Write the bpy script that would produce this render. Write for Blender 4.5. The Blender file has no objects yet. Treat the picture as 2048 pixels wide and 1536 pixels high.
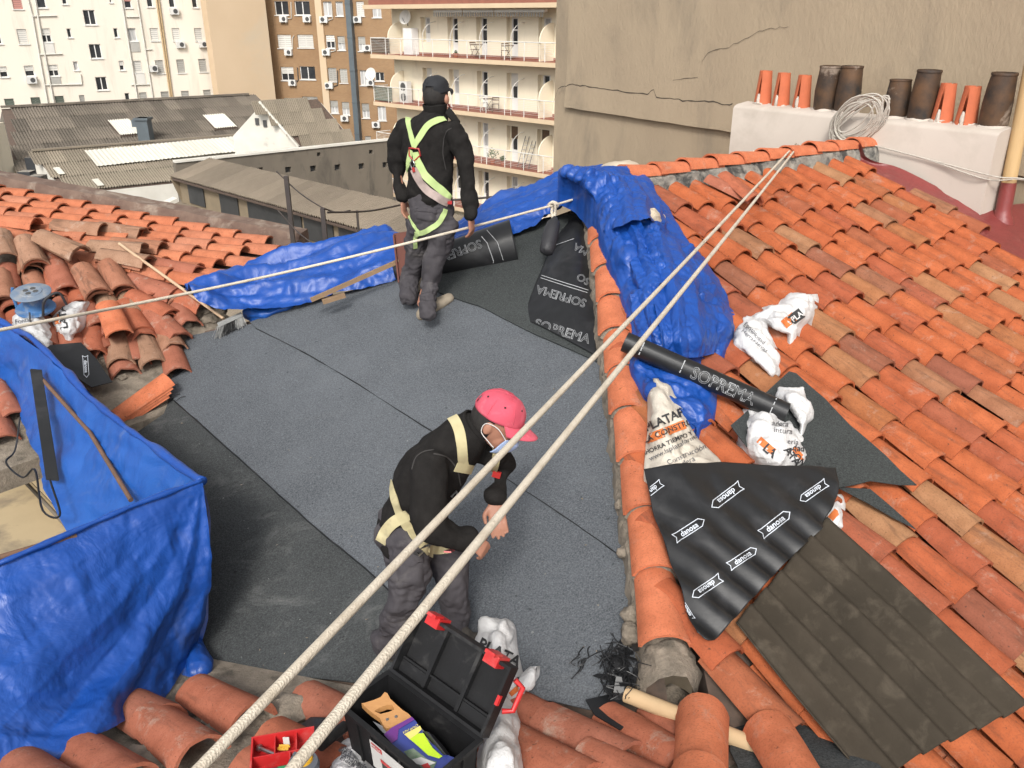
import bpy, bmesh, math, random
from mathutils import Vector, Matrix, noise
from mathutils.bvhtree import BVHTree
random.seed(7)
V = Vector
rad = math.radians

# ------------------------------------------------------------------ camera, sky, sun, exposure
scene = bpy.context.scene
col = scene.collection
F_PX = 1656.0                      # focal length in pixels of the 2048 px wide photograph
PITCH = rad(24.0)
cam_d = bpy.data.cameras.new('camera')
cam_d.sensor_width = 36.0
cam_d.lens = F_PX / 2048 * 36.0
cam_d.clip_start = 0.05
cam_d.clip_end = 3000
cam = bpy.data.objects.new('camera', cam_d)
cam.location = (0, 0, 0)
cam.rotation_euler = (math.pi / 2 - PITCH, 0, 0)
col.objects.link(cam)
scene.camera = cam

SUN_EL, SUN_AZ = rad(42), rad(188)   # azimuth clockwise from +Y
world = bpy.data.worlds.new('World')
scene.world = world
world.use_nodes = True
wn = world.node_tree
for n in list(wn.nodes):
    wn.nodes.remove(n)
w_out = wn.nodes.new('ShaderNodeOutputWorld')
w_bg = wn.nodes.new('ShaderNodeBackground')
w_sky = wn.nodes.new('ShaderNodeTexSky')
w_sky.sky_type = 'NISHITA'
w_sky.sun_disc = False
w_sky.sun_elevation = SUN_EL
w_sky.sun_rotation = SUN_AZ
w_sky.dust_density = 4.0
w_hs = wn.nodes.new('ShaderNodeHueSaturation')     # overcast: the blue is mostly gone
w_hs.inputs['Saturation'].default_value = 0.13
wn.links.new(w_sky.outputs[0], w_hs.inputs['Color'])
wn.links.new(w_hs.outputs[0], w_bg.inputs['Color'])
w_bg.inputs['Strength'].default_value = 0.125
wn.links.new(w_bg.outputs[0], w_out.inputs['Surface'])

sun_d = bpy.data.lights.new('sun', 'SUN')
sun_d.energy = 1.5
sun_d.angle = rad(13)
sun_d.color = (1.0, 0.955, 0.89)
sun = bpy.data.objects.new('sun', sun_d)
sd = V((math.sin(SUN_AZ) * math.cos(SUN_EL), math.cos(SUN_AZ) * math.cos(SUN_EL), math.sin(SUN_EL)))
sun.rotation_euler = sd.to_track_quat('Z', 'Y').to_euler()
sun.location = (0, 0, 30)
col.objects.link(sun)

scene.view_settings.view_transform = 'Standard'
scene.view_settings.look = 'None'
scene.view_settings.gamma = 1.0
scene.view_settings.use_curve_mapping = False
scene.view_settings.exposure = 0.72
scene.render.engine = 'CYCLES'
scene.cycles.max_bounces = 6
scene.cycles.diffuse_bounces = 3

# ------------------------------------------------------------------ pixels to directions
CP, SP = math.cos(PITCH), math.sin(PITCH)


def ray(px, py):
    xc, yc = (px - 1024) / F_PX, (768 - py) / F_PX
    return V((xc, CP + yc * SP, -SP + yc * CP))


def at_t(px, py, t):
    return ray(px, py) * t


def at_y(px, py, y):
    d = ray(px, py)
    return d * (y / d.y)


class Pl:
    """z = c + gx x + gy y"""
    def __init__(s, c, gx, gy):
        s.c, s.gx, s.gy = c, gx, gy
        s.n = V((-gx, -gy, 1)).normalized()

    def z(s, x, y):
        return s.c + s.gx * x + s.gy * y

    def hit(s, px, py, h=0.0):
        d = ray(px, py)
        t = (s.c + h) / (d.z - s.gx * d.x - s.gy * d.y)
        return d * t

    def pt(s, x, y, h=0.0):
        return V((x, y, s.z(x, y) + h))


def plane3(a, b, c):
    n = (b - a).cross(c - a)
    return Pl((n.dot(a)) / n.z, -n.x / n.z, -n.y / n.z)


E1 = V((0.824, 0.567, 0))            # along the ridge
E2 = V((-0.567, 0.824, 0))           # up the tiled slope (plan)
DECK = Pl(-3.58, 0.234, 0.30)        # felted roof slope
ROOF = Pl(-3.1427, -0.2064, 0.30)    # tiled slope right of the hip
FORE = Pl(-1.95, 0.0, -0.30)         # slope falling away from the viewer
GROUND_Z = -17.0

# ------------------------------------------------------------------ objects


def prop(o, label=None, cat=None, group=None, kind=None):
    if label: o['label'] = label
    if cat: o['category'] = cat
    if group: o['group'] = group
    if kind: o['kind'] = kind
    return o


def empty(name, loc, label=None, cat=None, group=None, kind=None):
    o = bpy.data.objects.new(name, None)
    o.empty_display_size = 0.1
    o.location = loc
    col.objects.link(o)
    return prop(o, label, cat, group, kind)


def world_mat(o):
    m = o.matrix_basis.copy()
    while o.parent:
        m = o.parent.matrix_basis @ o.matrix_parent_inverse @ m
        o = o.parent
    return m


def set_parent(o, p):
    if p is not None:
        o.parent = p
        o.matrix_parent_inverse = world_mat(p).inverted()
    return o


def link(name, me, mat=None, parent=None, M=None):
    o = bpy.data.objects.new(name, me)
    if M is not None:
        o.matrix_basis = M
    if mat is not None and len(me.materials) == 0:
        me.materials.append(mat)
    col.objects.link(o)
    return set_parent(o, parent)


def smooth_mesh(me, ang=40):
    for p in me.polygons:
        p.use_smooth = True
    if ang < 179:
        me.set_sharp_from_angle(angle=rad(ang))


class MB:
    """collects shapes, builds ONE mesh object"""
    def __init__(s):
        s.v, s.f = [], []

    def add(s, vs, fs):
        k = len(s.v)
        s.v += [V(a) for a in vs]
        s.f += [[i + k for i in f] for f in fs]
        return s

    def box(s, o, a, b, c):
        o, a, b, c = V(o), V(a), V(b), V(c)
        vs = [o, o + a, o + a + b, o + b, o + c, o + a + c, o + a + b + c, o + b + c]
        fs = [(3, 2, 1, 0), (4, 5, 6, 7), (0, 1, 5, 4), (1, 2, 6, 5), (2, 3, 7, 6), (3, 0, 4, 7)]
        if a.cross(b).dot(c) < 0:
            fs = [tuple(reversed(f)) for f in fs]
        return s.add(vs, fs)

    def cbox(s, c, sx, sy, sz, M=None):
        M = M or Matrix.Identity(3)
        a, b, d = M @ V((sx, 0, 0)), M @ V((0, sy, 0)), M @ V((0, 0, sz))
        return s.box(V(c) - (a + b + d) / 2, a, b, d)

    def beam(s, p, q, w, h, up=V((0, 0, 1))):
        p, q = V(p), V(q)
        d = (q - p)
        sd = d.cross(up).normalized()
        u = sd.cross(d).normalized()
        return s.box(p - sd * w / 2 - u * h / 2, d, sd * w, u * h)

    def tube(s, pts, r, n=8, caps=True, closed=False, flat=None):
        pts = [V(p) for p in pts]
        m = len(pts)
        rs = r if isinstance(r, (list, tuple)) else [r] * m
        prev = None
        base = len(s.v)
        for i, p in enumerate(pts):
            if closed:
                d = pts[(i + 1) % m] - pts[i - 1]
            else:
                d = pts[min(i + 1, m - 1)] - pts[max(i - 1, 0)]
            if d.length < 1e-9: d = V((0, 0, 1))
            d.normalize()
            if prev is None:
                ref = V((0, 0, 1)) if abs(d.z) < 0.9 else V((1, 0, 0))
                a = d.cross(ref).normalized()
            else:
                a = (prev - d * prev.dot(d))
                a = a.normalized() if a.length > 1e-6 else d.orthogonal().normalized()
            prev = a
            b = d.cross(a)
            for k in range(n):
                t = 2 * math.pi * k / n
                s.v.append(p + (a * math.cos(t) + b * math.sin(t)) * rs[i])
        rng = m if closed else m - 1
        for i in range(rng):
            i2 = (i + 1) % m
            for k in range(n):
                k2 = (k + 1) % n
                s.f.append([base + i * n + k, base + i * n + k2, base + i2 * n + k2, base + i2 * n + k])
        if caps and not closed:
            s.f.append([base + k for k in reversed(range(n))])
            s.f.append([base + (m - 1) * n + k for k in range(n)])
        return s

    def lathe(s, c, axis, prof, n=20, ref=None):
        """prof: (radius, height along axis)"""
        c, ax = V(c), V(axis).normalized()
        a = (V(ref) if ref else ax.orthogonal()).normalized()
        b = ax.cross(a)
        base = len(s.v)
        for r, h in prof:
            for k in range(n):
                t = 2 * math.pi * k / n
                s.v.append(c + ax * h + (a * math.cos(t) + b * math.sin(t)) * r)
        for i in range(len(prof) - 1):
            for k in range(n):
                k2 = (k + 1) % n
                s.f.append([base + i * n + k, base + i * n + k2, base + (i + 1) * n + k2, base + (i + 1) * n + k])
        return s

    def ring(s, c, axis, r, n=20):
        c, ax = V(c), V(axis).normalized()
        a = ax.orthogonal().normalized(); b = ax.cross(a)
        return [c + (a * math.cos(2 * math.pi * k / n) + b * math.sin(2 * math.pi * k / n)) * r for k in range(n)]

    def poly(s, pts):
        return s.add(pts, [list(range(len(pts)))])

    def prism(s, pts, d):
        """closed polygon extruded by vector d"""
        n = len(pts)
        d = V(d)
        vs = [V(p) for p in pts] + [V(p) + d for p in pts]
        fs = [list(reversed(range(n))), list(range(n, 2 * n))]
        fs += [[i, (i + 1) % n, n + (i + 1) % n, n + i] for i in range(n)]
        return s.add(vs, fs)

    def mesh(s, name):
        me = bpy.data.meshes.new(name)
        me.from_pydata([tuple(a) for a in s.v], [], s.f)
        me.update()
        return me

    def build(s, name, mat, parent=None, smooth=None, M=None):
        me = s.mesh(name)
        bm = bmesh.new(); bm.from_mesh(me)
        bmesh.ops.recalc_face_normals(bm, faces=bm.faces)
        bm.to_mesh(me); bm.free()
        if smooth: smooth_mesh(me, smooth)
        return link(name, me, mat, parent, M)


def catmull(pts, n):
    """n samples on a smooth curve through pts (Vectors or numbers)"""
    m = len(pts)
    out = []
    for i in range(n):
        f = i / (n - 1) * (m - 1)
        k = min(int(f), m - 2)
        t = f - k
        p1, p2 = pts[k], pts[k + 1]
        p0 = pts[k - 1] if k > 0 else p1 * 2 - p2
        p3 = pts[k + 2] if k + 2 < m else p2 * 2 - p1
        out.append((p1 * 2 + (p2 - p0) * t + (p0 * 2 - p1 * 5 + p2 * 4 - p3) * (t * t)
                    + (p1 * 3 - p0 - p2 * 3 + p3) * (t * t * t)) * 0.5)
    return out


class Surf:
    """grid of points with evaluation"""
    def __init__(s, rows):
        s.g = rows
        s.nv, s.nu = len(rows), len(rows[0])

    @staticmethod
    def from_ctrl(ctrl, nu, nv):
        rows = [catmull(r, nu) for r in ctrl]
        cols = [catmull([r[i] for r in rows], nv) for i in range(nu)]
        return Surf([[cols[i][j] for i in range(nu)] for j in range(nv)])

    def ev(s, u, v):
        a, b = min(max(u, 0), 1) * (s.nu - 1), min(max(v, 0), 1) * (s.nv - 1)
        i, j = min(int(a), s.nu - 2), min(int(b), s.nv - 2)
        a -= i; b -= j
        return (s.g[j][i] * (1 - a) + s.g[j][i + 1] * a) * (1 - b) + (s.g[j + 1][i] * (1 - a) + s.g[j + 1][i + 1] * a) * b

    def nrm(s, u, v):
        e = 0.012
        du = s.ev(u + e, v) - s.ev(u - e, v)
        dv = s.ev(u, v + e) - s.ev(u, v - e)
        return du.cross(dv).normalized()

    def normals(s):
        N = []
        for j in range(s.nv):
            r = []
            for i in range(s.nu):
                du = s.g[j][min(i + 1, s.nu - 1)] - s.g[j][max(i - 1, 0)]
                dv = s.g[min(j + 1, s.nv - 1)][i] - s.g[max(j - 1, 0)][i]
                n = du.cross(dv)
                r.append(n.normalized() if n.length > 1e-12 else V((0, 0, 1)))
            N.append(r)
        return N

    def displace(s, fn):
        """fn(p, u, v) -> metres along the normal"""
        N = s.normals()
        s.g = [[s.g[j][i] + N[j][i] * fn(s.g[j][i], i / (s.nu - 1), j / (s.nv - 1)) for i in range(s.nu)] for j in range(s.nv)]
        return s

    def relax(s, n=1):
        for _ in range(n):
            g = s.g
            s.g = [[g[j][i] if i in (0, s.nu - 1) or j in (0, s.nv - 1) else g[j][i] * 0.5 + (g[j][i - 1] + g[j][i + 1] + g[j - 1][i] + g[j + 1][i]) * 0.125 for i in range(s.nu)] for j in range(s.nv)]
        return s

    def mb(s, flip=False):
        m = MB()
        m.v = [p for r in s.g for p in r]
        for j in range(s.nv - 1):
            for i in range(s.nu - 1):
                q = [j * s.nu + i, j * s.nu + i + 1, (j + 1) * s.nu + i + 1, (j + 1) * s.nu + i]
                m.f.append(q[::-1] if flip else q)
        return m

    def build(s, name, mat, parent=None, smooth=180, thick=0.0, closed=False):
        me = s.mb().mesh(name)
        if closed:
            bm = bmesh.new(); bm.from_mesh(me)
            bmesh.ops.remove_doubles(bm, verts=bm.verts, dist=1e-5)
            bmesh.ops.recalc_face_normals(bm, faces=bm.faces)
            bm.to_mesh(me); bm.free()
        smooth_mesh(me, smooth)
        o = link(name, me, mat, parent)
        if thick:
            md = o.modifiers.new('thickness', 'SOLIDIFY')
            md.thickness = thick
            md.offset = 0
        return o


def _fold_set(seed):
    r = random.Random(int(seed * 13) + 5)
    out = []
    for k in range(7):
        d = V((r.gauss(0, 1), r.gauss(0, 1), r.gauss(0, 1))).normalized()
        out.append((d, r.uniform(0.75, 1.9), r.uniform(0, 9), V((r.uniform(0, 50), r.uniform(0, 50), r.uniform(0, 50)))))
    return out


_folds = {}


def crumple(p, s, seed=0.0, stretch=None):
    """straight, sharp-creased fold field, about -1..1"""
    q = V(p) * s
    if stretch is not None:
        d, k = stretch
        q = q - d * (q.dot(d) * (1 - 1 / k))
    if seed not in _folds: _folds[seed] = _fold_set(seed)
    w = noise.noise(q * 0.8 + V((seed, 3, 1))) * 0.35
    tot = 0.0
    for d, f, ph, o in _folds[seed]:
        m = noise.noise(q * 0.45 + o) + 0.12
        if m <= 0: continue
        t = (q.dot(d) * f * 0.8 + ph + w) % 1.0
        t = t / 0.68 if t < 0.68 else (1 - t) / 0.32      # lopsided: one long face, one steep
        tot += m * 2.2 * (2 * t - 1)
    return tot * 0.62


# ------------------------------------------------------------------ lettering
_tc = {}


def text_geo(txt, outline=0.0, bold=0.0):
    """letters one unit tall, as (verts, faces), x from 0"""
    key = (txt, outline, bold)
    if key in _tc: return _tc[key]
    cu = bpy.data.curves.new('t', 'FONT')
    cu.body = txt
    cu.size = 1.38
    cu.resolution_u = 3
    cu.offset = bold
    if outline:
        cu.fill_mode = 'NONE'
        cu.bevel_depth = outline
        cu.bevel_resolution = 0
    o = bpy.data.objects.new('t', cu)
    col.objects.link(o)
    dg = bpy.context.evaluated_depsgraph_get()
    me = bpy.data.meshes.new_from_object(o.evaluated_get(dg))
    bm = bmesh.new(); bm.from_mesh(me)
    bmesh.ops.triangulate(bm, faces=bm.faces)
    if not outline:
        bmesh.ops.subdivide_edges(bm, edges=[e for e in bm.edges if e.calc_length() > 0.35], cuts=1, use_grid_fill=False)
        bmesh.ops.triangulate(bm, faces=bm.faces)
    bm.verts.index_update()
    vs = [v.co.copy() for v in bm.verts]
    fs = [[v.index for v in f.verts] for f in bm.faces]
    bm.free()
    x0 = min(v.x for v in vs); 
    vs = [V((v.x - x0, v.y, v.z)) for v in vs]
    col.objects.unlink(o); bpy.data.objects.remove(o); bpy.data.curves.remove(cu); bpy.data.meshes.remove(me)
    _tc[key] = (vs, fs)
    return _tc[key]


def put_geo(name, geo, fn, mat, parent, w=1.0):
    """fn(x, y) -> world point just above the surface"""
    vs, fs = geo
    m = MB(); m.add([fn(v.x, v.y) for v in vs], fs)
    me = m.mesh(name)
    return link(name, me, mat, parent)


def strokes(lines, w):
    """poly-lines in 2D as thin quads"""
    vs, fs = [], []
    for ln in lines:
        for (x0, y0), (x1, y1) in zip(ln, ln[1:]):
            d = V((x1 - x0, y1 - y0)); L = d.length
            if L < 1e-9: continue
            d /= L
            n = V((-d.y, d.x)) * w / 2
            e = d * w / 2
            k = len(vs)
            steps = max(1, int(L / 0.5))
            for i in range(steps + 1):
                t = i / steps
                c = V((x0, y0)) - e + (V((x1, y1)) - V((x0, y0)) + 2 * e) * t
                vs += [V((c.x + n.x, c.y + n.y, 0)), V((c.x - n.x, c.y - n.y, 0))]
            for i in range(steps):
                a = k + 2 * i
                fs.append([a, a + 1, a + 3, a + 2])
    return vs, fs


def flat_frame(o, ex, ey):
    o, ex, ey = V(o), V(ex), V(ey)
    return lambda x, y: o + ex * x + ey * y


# ------------------------------------------------------------------ materials


def nodes_of(m):
    m.use_nodes = True
    nt = m.node_tree
    return nt, nt.nodes['Principled BSDF']


def nd(nt, t, **k):
    n = nt.nodes.new(t)
    for a, b in k.items():
        if a in n.inputs.keys():
            n.inputs[a].default_value = b
        else:
            setattr(n, a, b)
    return n


def ramp(nt, stops, fac, interp='LINEAR'):
    r = nt.nodes.new('ShaderNodeValToRGB')
    r.color_ramp.interpolation = interp
    e = r.color_ramp.elements
    while len(e) < len(stops): e.new(0.5)
    for i, (p, c) in enumerate(stops):
        e[i].position = p
        e[i].color = (*c, 1) if len(c) == 3 else c
    nt.links.new(fac, r.inputs[0])
    return r.outputs[0]


def mixc(nt, fac, a, b, mode='MIX'):
    n = nt.nodes.new('ShaderNodeMix')
    n.data_type = 'RGBA'
    n.blend_type = mode
    for s, v in ((0, fac), (6, a), (7, b)):
        if isinstance(v, bpy.types.NodeSocket):
            nt.links.new(v, n.inputs[s])
        elif s == 0:
            n.inputs[0].default_value = v
        else:
            n.inputs[s].default_value = (*v, 1)
    return n.outputs[2]


def coords(nt, per_object=False, scale=None):
    tc = nt.nodes.new('ShaderNodeTexCoord')
    out = tc.outputs['Object']
    if per_object:
        oi = nt.nodes.new('ShaderNodeObjectInfo')
        a = nd(nt, 'ShaderNodeVectorMath', operation='SCALE')
        a.inputs['Scale'].default_value = 37.0
        nt.links.new(oi.outputs['Random'], a.inputs[0])
        b = nd(nt, 'ShaderNodeVectorMath', operation='ADD')
        nt.links.new(out, b.inputs[0]); nt.links.new(a.outputs[0], b.inputs[1])
        out = b.outputs[0]
    if scale:
        mp = nt.nodes.new('ShaderNodeMapping')
        mp.inputs['Scale'].default_value = scale
        nt.links.new(out, mp.inputs[0])
        out = mp.outputs[0]
    return out


def tex(nt, vec, scale, detail=4, rough=0.55, kind='noise', dist=0.0):
    if kind == 'noise':
        n = nd(nt, 'ShaderNodeTexNoise', Scale=scale, Detail=detail, Roughness=rough, Distortion=dist)
        nt.links.new(vec, n.inputs['Vector'])
        return n.outputs[0]
    n = nd(nt, 'ShaderNodeTexVoronoi', Scale=scale)
    if kind == 'edge': n.feature = 'DISTANCE_TO_EDGE'
    nt.links.new(vec, n.inputs['Vector'])
    return n.outputs[0]


def bump(nt, b, h, strength, dist=0.01):
    n = nd(nt, 'ShaderNodeBump', Strength=strength, Distance=dist)
    nt.links.new(h, n.inputs['Height'])
    prev = b.inputs['Normal']
    if prev.is_linked:
        nt.links.new(prev.links[0].from_socket, n.inputs['Normal'])
    nt.links.new(n.outputs[0], prev)


MATS = {}


def pm(name, c, c2=None, scale=6.0, rough=0.7, bstr=0.0, bscale=40, var=0.0, metal=0.0, spec=0.5, dirt=None, dscale=2.0,
       dlo=0.52, dhi=0.7, per=False, stretch=None, bdist=0.004):
    """plain surface: two noise-mixed tones, optional dirt patches, fine relief"""
    m = bpy.data.materials.new(name)
    nt, b = nodes_of(m)
    v = coords(nt, per, stretch)
    c2 = c2 or tuple(x * 0.8 for x in c)
    f = tex(nt, v, scale, 6, 0.6)
    colr = ramp(nt, [(0.3, c), (0.7, c2)], f)
    if dirt:
        g = tex(nt, v, dscale, 8, 0.65, dist=0.4)
        gm = ramp(nt, [(dlo, (0, 0, 0)), (dhi, (1, 1, 1))], g)
        colr = mixc(nt, gm, colr, dirt)
    if var:
        oi = nt.nodes.new('ShaderNodeObjectInfo')
        hs = nd(nt, 'ShaderNodeHueSaturation')
        mr = nd(nt, 'ShaderNodeMapRange')
        mr.inputs['To Min'].default_value = 1 - var
        mr.inputs['To Max'].default_value = 1 + var
        nt.links.new(oi.outputs['Random'], mr.inputs[0])
        nt.links.new(mr.outputs[0], hs.inputs['Value'])
        nt.links.new(colr, hs.inputs['Color'])
        colr = hs.outputs[0]
    nt.links.new(colr, b.inputs['Base Color'])
    b.inputs['Roughness'].default_value = rough
    b.inputs['Metallic'].default_value = metal
    b.inputs['Specular IOR Level'].default_value = spec
    if bstr:
        bump(nt, b, tex(nt, v, bscale, 6, 0.65), bstr, bdist)
    MATS[name] = m
    return m


def tile_mat(name, stops, lime=0.35, soot=0.3):
    m = bpy.data.materials.new(name)
    nt, b = nodes_of(m)
    oi = nt.nodes.new('ShaderNodeObjectInfo')
    v = coords(nt, True)
    base = ramp(nt, stops, oi.outputs['Random'])
    f = tex(nt, v, 9, 6, 0.6)
    dark = mixc(nt, 1.0, base, (0.66, 0.60, 0.56), 'MULTIPLY')
    base = mixc(nt, ramp(nt, [(0.38, (0, 0, 0)), (0.72, (0.75, 0.75, 0.75))], f), base, dark)
    mp = nd(nt, 'ShaderNodeMapping'); mp.inputs['Scale'].default_value = (11, 1.5, 11)
    nt.links.new(v, mp.inputs[0])
    f3 = tex(nt, mp.outputs[0], 1.7, 8, 0.7, dist=0.5)
    base = mixc(nt, ramp(nt, [(0.52, (0, 0, 0)), (0.72, (soot, soot, soot))], f3), base, (0.060, 0.040, 0.030))
    f2 = tex(nt, v, 6, 9, 0.75, dist=0.4)
    base = mixc(nt, ramp(nt, [(0.57, (0, 0, 0)), (0.68, (lime, lime, lime))], f2), base, (0.40, 0.30, 0.235))
    sp = tex(nt, v, 55, 2, 0.5)
    base = mixc(nt, ramp(nt, [(0.69, (0, 0, 0)), (0.73, (0.65, 0.65, 0.65))], sp), base, (0.07, 0.040, 0.028))
    sp2 = tex(nt, v, 120, 2, 0.6)
    base = mixc(nt, ramp(nt, [(0.35, (0.25, 0.25, 0.25)), (0.5, (0, 0, 0))], sp2), base, (0.10, 0.045, 0.03))
    nt.links.new(base, b.inputs['Base Color'])
    b.inputs['Roughness'].default_value = 0.85
    b.inputs['Specular IOR Level'].default_value = 0.15
    bump(nt, b, tex(nt, v, 90, 6, 0.7), 0.4, 0.004)
    bump(nt, b, tex(nt, v, 14, 3, 0.5), 0.3, 0.010)
    MATS[name] = m
    return m


def tarp_mat(name, c, c2, dust):
    m = bpy.data.materials.new(name)
    nt, b = nodes_of(m)
    v = coords(nt)
    f = tex(nt, v, 5, 5, 0.6)
    colr = ramp(nt, [(0.3, c), (0.7, c2)], f)
    g = tex(nt, v, 2.6, 9, 0.7, dist=1.0)
    colr = mixc(nt, ramp(nt, [(0.56, (0, 0, 0)), (0.80, (dust, dust, dust))], g), colr, (0.17, 0.20, 0.28))
    nt.links.new(colr, b.inputs['Base Color'])
    b.inputs['Roughness'].default_value = 0.44
    b.inputs['Specular IOR Level'].default_value = 0.5
    bump(nt, b, tex(nt, v, 11, 3, 0.5, dist=1.0), 0.10, 0.02)
    rn = tex(nt, v, 3.2, 5, 0.6, dist=0.8)
    fold = ramp(nt, [(0.40, (0, 0, 0)), (0.5, (1, 1, 1)), (0.60, (0, 0, 0))], rn)
    bump(nt, b, fold, 0.12, 0.02)
    MATS[name] = m
    return m


def felt_mat(name, c, c2, dust=0.0, speck=0.25):
    m = bpy.data.materials.new(name)
    nt, b = nodes_of(m)
    v = coords(nt)
    f = tex(nt, v, 120, 3, 0.75)
    colr = ramp(nt, [(0.34, tuple(x * 0.55 for x in c)), (0.46, c), (0.62, c2), (0.74, tuple(x * 1.5 for x in c2))], f)
    lo = tex(nt, v, 1.6, 7, 0.65)
    colr = mixc(nt, ramp(nt, [(0.40, (0, 0, 0)), (0.75, (0.35, 0.35, 0.35))], lo), colr, tuple(x * 1.25 for x in c2))
    if dust:
        mp = nd(nt, 'ShaderNodeMapping'); mp.inputs['Scale'].default_value = (1.1, 2.2, 1)
        nt.links.new(v, mp.inputs[0])
        g = tex(nt, mp.outputs[0], 2.0, 10, 0.78, dist=0.6)
        colr = mixc(nt, ramp(nt, [(0.53, (0, 0, 0)), (0.80, (dust, dust, dust))], g), colr, (0.26, 0.26, 0.25))
    s = tex(nt, v, 26, 2, 0.6)
    colr = mixc(nt, ramp(nt, [(0.70, (0, 0, 0)), (0.73, (0.6, 0.6, 0.6))], s), colr, tuple(x * 0.35 for x in c))
    s = tex(nt, v, 31, 1, 0.5)
    colr = mixc(nt, ramp(nt, [(0.80, (0, 0, 0)), (0.82, (speck, speck, speck))], s), colr, (0.5, 0.5, 0.48))
    nt.links.new(colr, b.inputs['Base Color'])
    b.inputs['Roughness'].default_value = 0.85
    b.inputs['Specular IOR Level'].default_value = 0.35
    bump(nt, b, f, 0.7, 0.004)
    bump(nt, b, tex(nt, v, 3.5, 4, 0.5), 0.12, 0.02)
    MATS[name] = m
    return m


pm('mortar', (0.27, 0.225, 0.175), (0.155, 0.13, 0.10), 14, 0.95, 0.9, 60, dirt=(0.085, 0.072, 0.056), dscale=7, bdist=0.012)
pm('lichen_mortar', (0.36, 0.33, 0.28), (0.13, 0.125, 0.115), 9, 0.95, 0.8, 50, dirt=(0.05, 0.05, 0.047), dscale=6, dlo=0.48, dhi=0.6, bdist=0.012)
pm('under_roof', (0.15, 0.10, 0.075), (0.07, 0.055, 0.045), 12, 0.95, 0.6, 50)
tile_mat('tile', [(0.0, (0.46, 0.130, 0.052)), (0.50, (0.42, 0.112, 0.044)), (0.66, (0.37, 0.100, 0.048)), (0.76, (0.33, 0.100, 0.055)),
                  (0.85, (0.36, 0.130, 0.052)), (0.93, (0.37, 0.195, 0.10)), (0.98, (0.27, 0.095, 0.058))], 0.4, 0.6)
tile_mat('clean_tile', [(0.0, (0.60, 0.195, 0.098)), (0.5, (0.57, 0.178, 0.086)), (1.0, (0.55, 0.175, 0.088))], 0.4, 0.12)
tile_mat('far_tile', [(0.0, (0.52, 0.19, 0.10)), (0.5, (0.47, 0.155, 0.078)), (1.0, (0.48, 0.20, 0.12))], 0.35, 0.3)
tile_mat('old_tile', [(0.0, (0.38, 0.17, 0.10)), (0.3, (0.33, 0.21, 0.14)), (0.6, (0.36, 0.13, 0.075)), (1.0, (0.35, 0.25, 0.17))], 0.75, 0.9)
tile_mat('dusty_tile', [(0.0, (0.37, 0.130, 0.080)), (0.5, (0.35, 0.135, 0.088)), (1.0, (0.41, 0.125, 0.066))], 0.75, 0.35)
tarp_mat('tarp', (0.0055, 0.050, 0.255), (0.008, 0.066, 0.32), 0.28)
tarp_mat('tarp_dusty', (0.0075, 0.062, 0.28), (0.012, 0.088, 0.35), 0.5)
felt_mat('felt', (0.072, 0.079, 0.088), (0.115, 0.125, 0.138), 0.12, 0.2)
felt_mat('felt_new', (0.030, 0.034, 0.034), (0.052, 0.058, 0.057), 0.0, 0.1)
felt_mat('felt_dusty', (0.034, 0.037, 0.038), (0.060, 0.065, 0.066), 0.42, 0.5)
pm('bitumen', (0.011, 0.0115, 0.0125), (0.016, 0.0165, 0.018), 5, 0.42, 0.2, 30, spec=0.4, dirt=(0.034, 0.034, 0.036), dscale=3)
pm('print_grey', (0.42, 0.43, 0.44), None, 20, 0.6)
pm('print_white', (0.62, 0.66, 0.72), None, 20, 0.6)
# ------------------------------------------------------------------ ground and far buildings
pm('asphalt', (0.055, 0.053, 0.05), (0.08, 0.076, 0.07), 0.4, 0.9, 0.3, 8)
pm('white_render', (0.78, 0.715, 0.61), (0.745, 0.675, 0.57), 0.25, 0.9, 0.15, 3, dirt=(0.58, 0.52, 0.43), dscale=0.9, dlo=0.55, dhi=0.8, stretch=(1, 1, 0.14))
pm('beige_render', (0.58, 0.44, 0.295), (0.54, 0.405, 0.265), 0.3, 0.9, 0.15, 3, dirt=(0.52, 0.42, 0.30), dscale=0.15)
pm('cream_render', (0.82, 0.74, 0.58), (0.77, 0.69, 0.53), 0.4, 0.9, 0.1, 3, dirt=(0.62, 0.55, 0.43), dscale=1.2, dlo=0.56, dhi=0.8, stretch=(1, 1, 0.2))
pm('slab_paint', (0.66, 0.51, 0.34), (0.58, 0.45, 0.30), 1.0, 0.8)
pm('red_floor', (0.28, 0.11, 0.075), (0.22, 0.085, 0.06), 2, 0.8)
pm('door_white', (0.78, 0.77, 0.75), (0.72, 0.71, 0.69), 2, 0.5)
pm('frame_white', (0.74, 0.73, 0.70), (0.66, 0.65, 0.62), 3, 0.5)
pm('shutter', (0.66, 0.64, 0.59), (0.60, 0.58, 0.53), 2, 0.7, var=0.12)
pm('shutter_grey', (0.40, 0.385, 0.35), (0.33, 0.32, 0.29), 2, 0.7, var=0.15)
pm('shutter_green', (0.13, 0.15, 0.12), (0.10, 0.12, 0.095), 2, 0.7, var=0.2)
pm('shutter_red', (0.50, 0.24, 0.20), None, 2, 0.7)
pm('glass_dark', (0.022, 0.024, 0.027), (0.05, 0.052, 0.055), 0.7, 0.12, spec=0.6)
pm('curtain', (0.55, 0.54, 0.52), (0.30, 0.30, 0.30), 3, 0.8, stretch=(4, 4, 0.4))
pm('ac_white', (0.66, 0.65, 0.62), (0.58, 0.57, 0.54), 3, 0.5)
pm('ac_dark', (0.07, 0.07, 0.07), None, 3, 0.6)
pm('pipe_white', (0.66, 0.63, 0.56), None, 3, 0.6)
pm('pipe_ochre', (0.50, 0.36, 0.20), None, 3, 0.6)
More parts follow.
